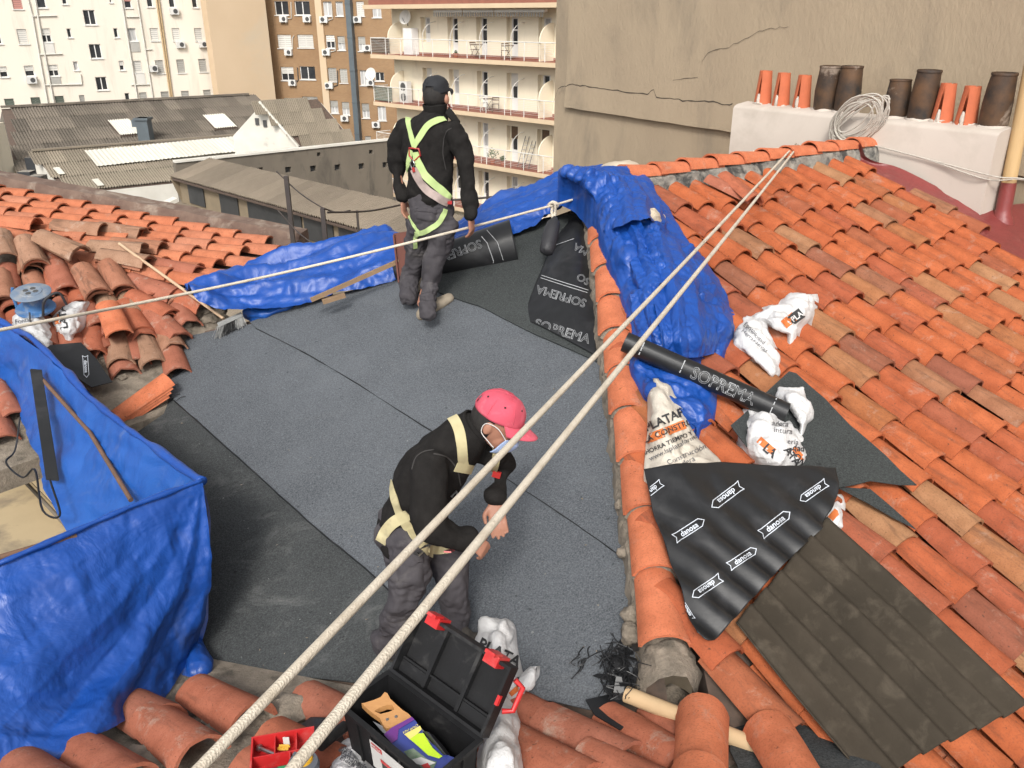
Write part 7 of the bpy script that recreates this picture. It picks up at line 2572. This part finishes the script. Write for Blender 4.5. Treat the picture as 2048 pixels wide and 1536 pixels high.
for s_ in (-1, 1):
    e_ = hc + l2 * .086 * s_ - f2 * .022 - u2 * .015
    MB().tube(catmull([hc + f2 * .082 + l2 * .072 * s_ - u2 * .03, hc + f2 * .03 + l2 * .084 * s_ + u2 * .004, e_ + u2 * .012, e_ - u2 * .03, hc + f2 * .02 + l2 * .078 * s_ - u2 * .07, hc + f2 * .05 + l2 * .066 * s_ - u2 * .088], 24), .0022, 6).build('ear_loop', MATS['mask_white'], mk, smooth=60)
B2 = Two([bvh_obj(j2), bvh_obj(t2_)])
def z8(x, y): return 660 + x / 2.56, 720 + y / 2.56
h2s = strap('harness', [z8(590, 268), z8(632, 300), z8(660, 360), z8(672, 430), z8(680, 520), z8(690, 560)], B2, .044, 'harness_cream', p2)
for pts, w in [([(640, 545), (700, 556), (770, 572), (835, 590), (880, 600)], .040), ([(310, 600), (325, 680), (350, 760), (385, 830), (430, 905), (490, 965), (520, 990)], .042),
               ([(262, 930), (285, 880), (330, 830), (400, 790), (440, 770)], .050), ([(500, 965), (540, 972), (600, 970), (660, 955)], .036), ([(600, 745), (650, 765), (700, 800), (740, 822)], .036),
               ([(846, 430), (850, 480), (838, 560), (815, 640)], .036)]:
    strap('strap', [z8(*p) for p in pts], B2, w, 'harness_cream' if pts[0][0] != 600 else 'harness_pink', h2s, 0.008)
def on2(x, y, o=.012):
    l, n_, _, _ = hitp(B2, V((0, 0, 0)), ray(*z8(x, y)).normalized()); n_ = n_ if n_.dot(l) < 0 else -n_
    return l + n_ * o
bk = [on2(430, 975, .016), on2(495, 935, .016), on2(500, 950, .016), on2(445, 990, .016)]
MB().tube(bk, .005, 6, closed=True).build('buckle', MATS['steel'], h2s, smooth=60)
MB().beam(on2(605, 965, .014), on2(625, 975, .014), .03, .006, up=V((0, -1, 0))).build('tag', MATS['red_metal'], h2s)
MB().beam(on2(840, 560, .02), on2(868, 590, .02), .03, .012, up=V((0, -1, 0))).build('chest_buckle', MATS['red_metal'], h2s)
MB().tube([on2(610, 690, .014), on2(632, 660, .016), on2(645, 690, .016), on2(612, 730, .014)], .005, 6).build('hook', MATS['steel'], h2s, smooth=60)


def patch(name, quad, B, mat, parent, off=0.012, n=9):
    """sewn-on pocket following the cloth; quad: four pixel corners"""
    (a, b, c, d) = [V(p) for p in quad]
    rows = []
    for j in range(n):
        r = []
        for i in range(n):
            p = (a + (b - a) * (i / (n - 1))) * (1 - j / (n - 1)) + (d + (c - d) * (i / (n - 1))) * (j / (n - 1))
            l, nr, _, _ = hitp(B, V((0, 0, 0)), ray(p.x, p.y).normalized())
            if nr.dot(l) > 0: nr = -nr
            e = min(i, j, n - 1 - i, n - 1 - j)
            r.append(l + nr * (off if e > 0 else off * 0.25))
        rows.append(r)
    return Surf(rows).build(name, MATS[mat], parent, smooth=60)


patch('cargo_pocket', [z8(335, 1015), z8(470, 1000), z8(480, 1165), z8(350, 1130)], B2, 'work_trousers', t2_)
patch('pocket_flap', [z8(330, 1005), z8(475, 992), z8(476, 1040), z8(333, 1050)], B2, 'work_trousers', t2_, 0.020)
def z5(x, y): return 700 + x / 2.559, 120 + y / 2.56
patch('cargo_pocket', [z5(440, 895), z5(495, 890), z5(488, 1000), z5(435, 1000)], B1, 'work_trousers', tr)
patch('back_pocket', [z5(335, 760), z5(440, 770), z5(435, 830), z5(340, 815)], B1, 'work_trousers', tr, 0.010)
patch('pocket_flap', [z5(330, 750), z5(447, 762), z5(442, 790), z5(333, 778)], B1, 'work_trousers', tr, 0.016)
patch('knee_panel', [z5(370, 1010), z5(470, 1020), z5(450, 1140), z5(360, 1130)], B1, 'work_trousers', tr, 0.008)
pm('seam_thread', (0.045, 0.042, 0.040), None, 20, 0.9)
for pts in ([(530, 480), (600, 500), (650, 560), (668, 640)], [(420, 560), (440, 500), (480, 470), (530, 460)]):
    strap('sleeve_seam', [z8(*p) for p in pts], B2, .005, 'seam_thread', j2, 0.003)
for pts in ([(480, 400), (495, 365), (520, 348)], [(480, 400), (475, 480), (490, 560)]):
    strap('sleeve_seam', [z5(*p) for p in pts], B1, .005, 'seam_thread', jk, 0.003)
# ------------------------------------------------------------------ tool box and what lies round it
pm('box_black', (0.008, 0.008, 0.0085), (0.012, 0.012, 0.013), 8, 0.55, 0.15, 60, spec=0.3, dirt=(0.07, 0.068, 0.065), dscale=8, dlo=0.55, dhi=0.85)
pm('plastic_red', (0.50, 0.022, 0.022), (0.44, 0.018, 0.02), 10, 0.4, dirt=(0.50, 0.10, 0.09), dscale=9)
pm('saw_wood', (0.46, 0.235, 0.085), (0.40, 0.195, 0.07), 9, 0.5, stretch=(3, 12, 3))
pm('pack_purple', (0.13, 0.025, 0.16), (0.10, 0.03, 0.20), 8, 0.3)
pm('pack_blue', (0.035, 0.055, 0.24), (0.03, 0.04, 0.18), 8, 0.3)
pm('pack_yellow', (0.62, 0.55, 0.16), (0.58, 0.50, 0.13), 8, 0.4)
pm('neon', (0.44, 0.62, 0.02), (0.38, 0.56, 0.02), 14, 0.8, 0.4, 120)
pm('pack_green', (0.06, 0.12, 0.06), (0.20, 0.24, 0.18), 30, 0.4)
pm('label_white', (0.58, 0.57, 0.55), None, 8, 0.5)
pm('tape_yellow', (0.60, 0.33, 0.02), None, 8, 0.4)
pm('tape_grey', (0.10, 0.11, 0.13), None, 8, 0.5)
pm('bottle_green', (0.02, 0.30, 0.12), None, 8, 0.35)
pm('bottle_purple', (0.10, 0.03, 0.07), None, 8, 0.35)

ZR = -2.27
HL, HR_ = gz(777, 1348, ZR), gz(961, 1485, ZR)          # hinge side
FL = gz(679, 1411, ZR)
lu = (HR_ - HL).normalized(); LB_ = (HR_ - HL).length
lv = V((0, 0, 1)).cross(lu); 
if lv.dot(FL - HL) < 0: lv = -lv                          # from hinge to the front
WB = 0.225; HB_ = 0.20; zv = V((0, 0, 1))
tb0 = HL - zv * HB_
tbx = empty('tool_box', tb0 + lu * LB_ / 2 + lv * WB / 2, 'open black plastic tool box with red latches at the felt edge', 'tool box')
m = MB(); t = 0.006; ins = 0.018
b0 = tb0 + lu * ins + lv * ins
m.box(b0, lu * (LB_ - 2 * ins), lv * (WB - 2 * ins), zv * t)
def wallq(a, b, c_, d_, n_):  # slab between bottom a-b and top d-c with thickness along n_
    m.prism([a, b, c_, d_], n_ * t)
B_in = [tb0 + lu * ins + lv * ins, tb0 + lu * (LB_ - ins) + lv * ins, tb0 + lu * (LB_ - ins) + lv * (WB - ins), tb0 + lu * ins + lv * (WB - ins)]
T_in = [HL + lu * .006 + lv * .006, HL + lu * (LB_ - .006) + lv * .006, HL + lu * (LB_ - .006) + lv * (WB - .006), HL + lu * .006 + lv * (WB - .006)]
cen = sum(B_in, V((0, 0, 0))) / 4
for i in range(4):
    j = (i + 1) % 4
    n_ = (cen - (B_in[i] + B_in[j]) / 2); n_.z = 0; n_.normalize()
    wallq(B_in[i], B_in[j], T_in[j], T_in[i], n_)
    k = 5 if i % 2 == 0 else 2
    for q in range(1, k + 1):                                   # outside ribs
        f = q / (k + 1)
        lo_p, hi_p = B_in[i].lerp(B_in[j], f), T_in[i].lerp(T_in[j], f)
        m.beam(lo_p - n_ * .004, hi_p - n_ * .004, .012, .008, up=n_)
m.build('tray', MATS['box_black'], tbx)
m = MB()
for a, b, w in ((HL, HL + lu * LB_, lv), (HL + lv * WB, HL + lv * WB + lu * LB_, -lv)):
    m.box(a - lu * .008 - w * .008, (b - a) + lu * .016, w * .020, zv * .014)
for a, w in ((HL, lu), (HL + lu * LB_, -lu)):
    m.box(a - w * .008 + lv * .012, w * .020, lv * (WB - .024), zv * .014)
m.build('rim', MATS['box_black'], tbx)
# lid
ld = (-lv * 0.6 + zv * 0.8).normalized(); ln_ = lu.cross(ld)
if ln_.dot(lv) < 0: ln_ = -ln_                               # lid inner side
LH = 0.255; lo0 = HL + zv * .016 - lv * .004
lid = MB()
lid.box(lo0 - ln_ * .055 + lu * .006, lu * (LB_ - .012), ld * LH, ln_ * .007)
for a, b_, c_ in ((V((0, 0, 0)), lu * LB_, ld * .012), (ld * (LH - .012), lu * LB_, ld * .012)):
    lid.box(lo0 + a - ln_ * .047, b_, c_, ln_ * .047)
for a in (V((0, 0, 0)), lu * (LB_ - .012)):
    lid.box(lo0 + a + ld * .012 - ln_ * .047, lu * .012, ld * (LH - .024), ln_ * .047)
lo_ = lid.build('lid', MATS['box_black'], tbx)
m = MB()
for f in (0.30, 0.66):
    m.box(lo0 + lu * (LB_ * f) + ld * .013 - ln_ * .046, lu * .016, ld * (LH - .026), ln_ * .022)
m.box(lo0 + lu * .014 + ld * .06 - ln_ * .046, lu * (LB_ - .028), ld * .008, ln_ * .016)
m.box(lo0 + lu * .014 + ld * .0125 - ln_ * .046, lu * (LB_ * .3 - .016), ld * .045, ln_ * .014)
m.box(lo0 + lu * (LB_ * .68) + ld * .0125 - ln_ * .046, lu * (LB_ * .3 - .006), ld * .045, ln_ * .014)
m.build('rib', MATS['box_black'], lo_)
for f in (0.14, 0.76):
    m = MB(); m.box(lo0 + lu * (LB_ * f) + ld * (LH - .03) - ln_ * .062, lu * .062, ld * .040, ln_ * .070)
    m.box(lo0 + lu * (LB_ * f + .008) + ld * (LH + .006) - ln_ * .02, lu * .046, ld * .012, ln_ * .05)
    m.build('latch', MATS['plastic_red'], lo_)
for f in (-.006, LB_ - .006):
    MB().box(lo0 + lu * f + ld * .12 - ln_ * .012, lu * .012, ld * .035, ln_ * .014).build('clip', MATS['plastic_red'], lo_)
hd = [lo0 + lu * (LB_ + .004) + ld * .10 - ln_ * .05, lo0 + lu * (LB_ + .03) + ld * .115 - ln_ * .075, lo0 + lu * (LB_ + .03) + ld * .20 - ln_ * .075, lo0 + lu * (LB_ + .004) + ld * .215 - ln_ * .05]
MB().tube(hd, .010, 8).build('carry_handle', MATS['plastic_red'], lo_, smooth=60)
# label on the front
fo_n = lv
fp_ = lambda x, y: tb0 + lu * x + zv * y + lv * (WB - ins + 0.0 + (ins - .006) * (y / HB_) + .0085)
lb = MB(); lb.add([fp_(.16, .03), fp_(.36, .03), fp_(.36, .165), fp_(.16, .165)], [[0, 1, 2, 3]])
lbo = lb.build('label', MATS['label_white'], tbx)
def lab(u0, v0, u1, v1, mt, k=1):
    MB().add([fp_(u0, v0) + lv * .001 * k, fp_(u1, v0) + lv * .001 * k, fp_(u1, v1) + lv * .001 * k, fp_(u0, v1) + lv * .001 * k], [[0, 1, 2, 3]]).build('print', MATS[mt], lbo)
lab(.168, .135, .225, .158, 'plastic_red'); lab(.215, .05, .275, .10, 'box_black'); lab(.212, .092, .278, .108, 'plastic_red', 2); lab(.225, .04, .262, .052, 'plastic_red', 2); lab(.30, .04, .35, .07, 'box_black')
put_geo('lettering', text_geo('MEGA', 0, .03), lambda x, y: fp_(.171 + x * .0135, .141 + y * .012) + lv * .002, MATS['label_white'], lbo)

# saw
def on_z(x, y, z): return gz(640 + x / 4.452, 1220 + y / 4.452, z)
zs = ZR + 0.005
def zs_at(x, y): return zs - 0.00013 * max(0, y - 730)      # lies sloping into the box
hand_o = [(370, 830), (400, 825), (480, 800), (540, 775), (575, 730), (600, 740), (625, 790), (690, 850), (735, 890), (790, 925), (820, 960), (760, 1000), (680, 1035), (590, 1055), (560, 1020), (530, 960), (470, 920), (410, 870)]
hole = [(480, 900), (530, 870), (600, 845), (650, 850), (660, 885), (620, 905), (540, 925), (490, 935)]
def pts3(P, dz=0): return [on_z(x, y, zs_at(x, y) + dz) for x, y in P]
# outline with a slot: keyhole polygon
start = min(range(len(hand_o)), key=lambda i: (hand_o[i][0] - hole[0][0]) ** 2 + (hand_o[i][1] - hole[0][1]) ** 2)
key = hand_o[start:] + hand_o[:start] + [hand_o[start]] + [hole[0]] + list(reversed(hole[1:])) + [hole[0]]
bm = bmesh.new()
vo = [bm.verts.new(p) for p in pts3(hand_o)]; vh = [bm.verts.new(p) for p in pts3(hole)]
eo = [bm.edges.new((vo[i], vo[(i + 1) % len(vo)])) for i in range(len(vo))]; eh = [bm.edges.new((vh[i], vh[(i + 1) % len(vh)])) for i in range(len(vh))]
bmesh.ops.triangle_fill(bm, use_beauty=True, use_dissolve=False, edges=eo + eh)
ex = bmesh.ops.extrude_face_region(bm, geom=bm.faces[:])
bmesh.ops.translate(bm, verts=[g for g in ex['geom'] if isinstance(g, bmesh.types.BMVert)], vec=(0, 0, -0.022))
bmesh.ops.recalc_face_normals(bm, faces=bm.faces)
me = bpy.data.meshes.new('saw_handle'); bm.to_mesh(me); bm.free()
saw = empty('hand_saw', on_z(600, 950, ZR - .1), 'hand saw with orange wooden grip lying in the tool box', 'saw')
link('saw_grip', me, MATS['saw_wood'], saw)
for x, y in ((600, 975), (678, 950)):
    MB().lathe(on_z(x, y, zs_at(x, y)), (0, 0, 1), [(.006, -.002), (.006, .002), (.001, .003)], 10).build('screw', MATS['steel'], saw, smooth=50)
MB().prism(pts3([(470, 990), (590, 1050), (800, 955), (1190, 1330), (1110, 1400), (560, 1090)], -.012), (0, 0, -.0015)).build('blade', MATS['steel'], saw)
# glove packet
gp = empty('glove_packet', on_z(800, 1150, ZR - .12), 'purple and blue work glove packet with a neon yellow glove showing', 'packet')
def card(name, P, mt, h, par):
    return MB().prism(pts3(P, h), (0, 0, -.0012)).build(name, MATS[mt], par)
card('card', [(570, 1110), (640, 1045), (820, 952), (850, 985), (900, 1060), (960, 1160), (1130, 1290), (1240, 1330), (1150, 1407), (1010, 1420), (870, 1407), (740, 1270), (640, 1190)], 'pack_blue', .014, gp)
card('card_top', [(568, 1108), (640, 1045), (818, 950), (840, 975), (700, 1060), (690, 1150), (640, 1185)], 'pack_purple', .017, gp)
card('card_flash', [(750, 1105), (890, 1030), (905, 1060), (870, 1100), (800, 1150)], 'pack_yellow', .018, gp)
card('neon_glove', [(800, 1150), (870, 1100), (920, 1095), (960, 1160), (1000, 1225), (1060, 1280), (1090, 1300), (1060, 1320), (1030, 1312), (960, 1290), (905, 1240), (850, 1190)], 'neon', .020, gp)
card('picture', [(745, 1260), (830, 1230), (960, 1330), (1040, 1350), (1010, 1415), (870, 1405)], 'pack_green', .018, gp)
card('white_patch', [(820, 1330), (900, 1310), (1030, 1360), (950, 1390), (860, 1370)], 'label_white', .021, gp)
card('red_patch', [(900, 1380), (960, 1360), (985, 1400), (930, 1410)], 'plastic_red', .022, gp)
def gtext(x, y): return on_z(735 + x * 34 + y * 14, 1075 - x * 14 + y * 26, zs_at(800, 1030) + .026)
put_geo('lettering', text_geo('Grip HV', 0, .02), lambda x, y: on_z(870 - x * 29 + 6 * y, 1010 + x * 15 - 26 * y + 26, zs_at(800, 1030) + .022), MATS['pack_yellow'], gp)
# blister
bl = Surf.from_ctrl([[on_z(900, 1080, zs - .04), on_z(960, 1085, zs - .0), on_z(1010, 1110, zs - .04)], [on_z(990, 1180, zs - .06), on_z(1040, 1190, zs - .01), on_z(1090, 1200, zs - .06)], [on_z(1080, 1290, zs - .08), on_z(1120, 1290, zs - .04), on_z(1160, 1290, zs - .08)]], 14, 14)
bl.build('black_glove', MATS['nylon_black'], gp)
# small tools at the bottom
o = MB().tube(catmull([on_z(930 + 120 * math.cos(a), 1120 + 90 * math.sin(a), ZR - .12) for a in [i * .4 for i in range(16)]], 60), .004, 6).build('wire_coil', MATS['tape_grey'], smooth=60)
prop(o, 'loose coil of grey wire at the bottom of the tool box', 'wire')

# ---- red tray
rt0 = gz(503, 1474, -2.34); rt1 = gz(628, 1452, -2.34)
ru = (rt1 - rt0).normalized(); RL = (rt1 - rt0).length; rv = zv.cross(ru); rv = rv if rv.y < 0 else -rv
RW_, RH_ = 0.26, 0.06
rtr = empty('organiser_tray', rt0 + ru * RL / 2 + rv * RW_ / 2 - zv * RH_, 'red compartment tray of small tools beside the black tool box', 'tray')
m = MB(); m.box(rt0 - zv * RH_, ru * RL, rv * RW_, zv * .004)
for a, b, w in ((rt0, ru * RL, rv), (rt0 + rv * (RW_ - .006), ru * RL, rv)):
    m.box(a - zv * (RH_ - .004), b, w * .006, zv * (RH_ - .004))
for f in (0, RL - .006):
    m.box(rt0 + ru * f + rv * .006 - zv * (RH_ - .004), ru * .006, rv * (RW_ - .012), zv * (RH_ - .004))
m.build('shell', MATS['plastic_red'], rtr)
m = MB(); m.box(rt0 + rv * .085 + ru * .006 - zv * (RH_ - .004), ru * (RL - .012), rv * .004, zv * (RH_ - .012))
for f in (.36, .70): m.box(rt0 + ru * RL * f + rv * .006 - zv * (RH_ - .004), ru * .004, rv * .079, zv * (RH_ - .012))
m.box(rt0 + ru * RL * .60 + rv * .089 - zv * (RH_ - .004), ru * .004, rv * .165, zv * (RH_ - .012))
m.build('divider', MATS['plastic_red'], rtr)
def rq(u, v, h): return rt0 + ru * RL * u + rv * v - zv * (RH_ - h)
o = MB().lathe(rq(.14, .165, .035), ru, [(.001, 0), (.026, 0), (.026, .06), (.018, .062), (.018, .10), (.001, .10)], 16).build('marker_bottle', MATS['bottle_purple'], smooth=50)
MB().lathe(rq(.14, .165, .035) + ru * .062, ru, [(.027, 0), (.027, .035), (.001, .036)], 16).build('cap', MATS['bottle_green'], o, smooth=50)
prop(o, 'purple bottle with green cap in the red tray', 'bottle')
c = rq(.82, .16, .05)
o = MB().lathe(c, zv, [(.001, -.02), (.052, -.02), (.055, 0), (.05, .018), (.001, .02)], 24).build('chalk_line', MATS['tape_grey'], smooth=40)
MB().lathe(c + zv * .004 - rv * .012, zv, [(.001, .024), (.032, .024), (.036, .012), (.036, 0)], 20).build('case_disc', MATS['tape_yellow'], o, smooth=40)
MB().beam(c + zv * .03 - rv * .012, c + zv * .034 - rv * .03 - ru * .03, .012, .006).build('crank', MATS['tape_grey'], o)
prop(o, 'grey and yellow chalk line reel in the red tray', 'chalk line')
for k, (u, v, lb_, mt) in enumerate([(.12, .04, 'steel bolt lying in the red tray', 'steel'), (.50, .045, 'brass hinge plate standing in the red tray', 'tape_yellow'), (.55, .035, 'white tag card in the red tray', 'label_white')]):
    m = MB()
    if k == 0: m.tube([rq(u, v - .02, .02), rq(u + .25, v + .03, .03)], .007, 8); m.lathe(rq(u, v - .02, .02), rq(u, v - .02, .02) - rq(u + .25, v + .03, .03), [(.001, .01), (.013, .01), (.013, 0), (.007, 0)], 6)
    elif k == 1: m.cbox(rq(u, v, .03), .035, .02, .004, Matrix.Rotation(.5, 3, 'X')); m.tube([rq(u - .1, v, .03), rq(u + .1, v, .03)], .004, 6)
    else: m.cbox(rq(u, v, .045), .022, .003, .04)
    prop(m.build(('bolt', 'hinge_plate', 'tag_card')[k], MATS[mt]), lb_, ('bolt', 'hinge', 'card')[k])
# dark bag behind the tray
hp_ = heap([(1432, 620, 670, .02, .08, .02), (1450, 600, 688, .02, .12, .02), (1470, 590, 690, .02, .12, .02), (1490, 640, 690, .02, .08, .02)], FORE, 40, 30, 0.02, 51, 'nylon_black', 'tool_bag', None)
prop(hp_.obj, 'black cloth bag behind the red tray', 'bag')
o = MB().tube([FORE.hit(640, 1492, .14), FORE.hit(690, 1452, .15)], .022, 12).build('grinder_body', MATS['box_black'], smooth=60)
prop(o, 'black round power tool handle beside the tool box', 'tool')

# ---- broom
b0_, b1_ = LEFT.hit(238, 487, .22), OLD.hit(447, 637, .20)
br_o = empty('broom', b1_, 'broom with wooden handle leaning on the old tiles by the felt corner', 'broom')
pm('broom_wood', (0.52, 0.37, 0.24), (0.45, 0.31, 0.20), 12, 0.6)
pm('bristle_grey', (0.30, 0.30, 0.29), None, 20, 0.8); pm('bristle_black', (0.03, 0.03, 0.03), None, 20, 0.8)
MB().tube([b0_, b1_], .0125, 10).build('handle', MATS['broom_wood'], br_o, smooth=60)
h0, h1 = DECK.hit(436, 650, .10), DECK.hit(484, 628, .10)
bd = (h1 - h0).normalized()
MB().beam(h0, h1, .045, .022).build('head_block', MATS['bristle_grey'], br_o)
rb_ = random.Random(4)
for part, f0, f1, mt in (('bristles', 0, .28, 'bristle_grey'), ('bristles', .28, .75, 'bristle_black'), ('bristles', .75, 1.0, 'bristle_grey')):
    m = MB()
    for i in range(int(260 * (f1 - f0))):
        f = rb_.uniform(f0, f1)
        p = h0 + (h1 - h0) * f + V((rb_.uniform(-.012, .012), rb_.uniform(-.018, .018), -.01))
        e_ = p + V((rb_.uniform(-.01, .02), -.045 + rb_.uniform(-.025, .01), -.075 + rb_.uniform(-.01, .02))) + bd * (f - .5) * .04
        m.tube([p, e_], .0016, 3, caps=False)
    m.build('bristles', MATS[mt], br_o)

# ---- cable reel
rc_ = OLD.hit(72, 618, .20)
pm('reel_blue', (0.045, 0.13, 0.30), (0.06, 0.16, 0.34), 9, 0.5, dirt=(0.30, 0.32, 0.34), dscale=7)
pm('reel_top', (0.16, 0.20, 0.25), (0.11, 0.16, 0.24), 7, 0.6, dirt=(0.30, 0.29, 0.27), dscale=6)
ax_ = V((0.08, -0.22, 1)).normalized()
reel = empty('cable_reel', rc_, 'blue extension cable reel with black handle standing on the tied sacks', 'cable reel')
MB().lathe(rc_, ax_, [(.001, 0), (.135, 0), (.14, .008), (.135, .016), (.001, .016)], 32).build('flange', MATS['reel_blue'], reel, smooth=40)
MB().lathe(rc_ + ax_ * .016, ax_, [(.085, 0), (.075, .02), (.075, .10), (.085, .12)], 28).build('drum', MATS['reel_blue'], reel, smooth=60)
tp = MB().lathe(rc_ + ax_ * .136, ax_, [(.001, .022), (.075, .022), (.08, .016), (.13, .014), (.138, .008), (.135, 0), (.001, 0)], 32).build('socket_plate', MATS['reel_top'], reel, smooth=40)
a_ = ax_.orthogonal().normalized(); b_ = ax_.cross(a_)
for k in range(4):
    t_ = math.pi / 4 + k * math.pi / 2
    c = rc_ + ax_ * .157 + (a_ * math.cos(t_) + b_ * math.sin(t_)) * .036
    MB().lathe(c, ax_, [(.001, .0035), (.018, .0035), (.020, .001), (.020, 0)], 16).build('socket', MATS['ac_dark'], tp, smooth=40)
MB().tube(catmull([rc_ + V((.10, -.10, -.02)), rc_ + V((.14, -.10, .10)), rc_ + V((.22, -.04, .14)), rc_ + V((.25, -.02, .04))], 20), .010, 8).build('handle', MATS['nylon_black'], reel, smooth=60)
MB().tube(catmull([rc_ + V((-.15, .02, -.02)), rc_ + V((-.16, .02, .10)), rc_ + V((-.15, .02, .16))], 10), .012, 8).build('stand', MATS['reel_blue'], reel, smooth=60)
MB().tube(catmull([rc_ + V((.03, -.14, .02)), rc_ + V((.06, -.20, -.05)), rc_ + V((.13, -.22, -.12)), rc_ + V((.20, -.26, -.18)), rc_ + V((.23, -.3, -.28))], 24), .006, 6).build('cable', MATS['nylon_black'], reel, smooth=60)
# ---- posts and stay wires beyond the edge
posts = [(572, 352, 505, 7.5, 'black iron post topped by a stay wire beyond the parapet'), (645, 416, 490, 7.4, 'shorter black iron post behind the edge tarpaulin'), (714, 421, 470, 9.0, 'thin distant iron post behind the edge tarpaulin'), (975, 382, 415, 7.6, 'iron post tip beside the blue heap behind the standing man')]
tops = []
for x, y0, y1, t_, lb_ in posts:
    a = at_t(x, y0, t_); b = V((a.x, a.y, a.z - 2.2))
    r = .020 if x < 700 else (.012 if x == 714 else .013)
    tops.append(a)
    o = MB().cbox((a + b) / 2, r * 1.9, r * 1.9, (a - b).length).build('iron_post', MATS['dark_metal'])
    prop(o, lb_, 'post')
for k, (a, b, r, lb_) in enumerate([(at_t(553, 343, 7.7), tops[1], .006, 'stay wire from the tall iron post down to the shorter one'), (tops[1], at_t(700, 421, 8.6), .008, 'iron rail from the shorter post towards the standing man'),
                        (at_t(655, 425, 7.6), at_t(810, 408, 9.0), .010, 'iron rail passing behind the standing man'), (at_t(905, 400, 7.8), at_t(1080, 372, 7.5), .010, 'iron rail beside the blue heap'), (at_t(556, 421, 7.5), at_t(632, 492, 7.3), .006, 'stay wire crossing the tall iron post low down')]):
    o = MB().tube(catmull([a, (a + b) / 2 - V((0, 0, .03)), b], 16), r, 6).build('stay_wire' if r < .007 else 'iron_rail', MATS['dark_metal'], smooth=60)
    prop(o, lb_, 'wire' if r < .007 else 'rail')
pm('dark_clay', (0.13, 0.045, 0.032), (0.10, 0.036, 0.026), 8, 0.85, 0.3, 50)
# clay channel standing by the man, clip, scraps
p = at_t(803, 560, 6.15)
o = MB().prism([at_t(787, 468, 6.3), at_t(818, 463, 6.28), at_t(815, 560, 6.15), at_t(797, 562, 6.15)], V((0, .02, 0))).build('clay_channel', MATS['dark_clay'])
MB().prism([at_t(787, 468, 6.3), at_t(787, 468, 6.3) + V((0, -.05, 0)), at_t(797, 562, 6.15) + V((0, -.04, 0)), at_t(797, 562, 6.15)], V((.012, 0, 0))).build('side', MATS['dark_clay'], o)
prop(o, 'dark red clay channel leaning at the edge beside the standing man', 'clay channel')
# broken bits of felt and mortar scattered on the felt
rs = random.Random(12); cr_ = MB()
for i in range(110):
    x, y = rs.uniform(330, 1230), rs.uniform(640, 1390)
    if rs.random() > (y - 560) / 800: continue
    c = DECK.hit(x, y, .034)
    if c.x > .52: continue
    r = rs.uniform(.002, .006) * (2.0 if rs.random() < .06 else 1)
    q_ = [c + V((rs.gauss(0, 1), rs.gauss(0, 1), rs.gauss(0, .5))) * r for _ in range(4)]
    cr_.add(q_, [[0, 1, 2], [0, 2, 3], [0, 3, 1], [1, 3, 2]])
prop(cr_.build('mortar_crumbs', MATS['mortar']), 'pale mortar crumbs scattered over the felt', 'crumbs', kind='stuff')
tw = MB()
for x, y, s_, n_ in ((335, 770, .04, 5), (350, 785, .04, 5), (1158, 1330, .06, 5), (1172, 1312, .05, 4), (345, 745, .04, 4)):
    for i in range(n_):
        c = DECK.hit(x + rs.uniform(-14, 14), y + rs.uniform(-14, 14), .036)
        d_ = V((0.7 + rs.gauss(0, .25), 0.6 + rs.gauss(0, .25), 0.2)).normalized() * s_ * rs.uniform(.4, 1)
        tw.tube(catmull([c - d_, c + V((rs.gauss(0, .01), rs.gauss(0, .01), .004)), c + d_], 6), .003, 4)
prop(tw.build('felt_shreds', MATS['bitumen']), 'thin black felt shreds lying on the membrane seams', 'scraps', kind='stuff')
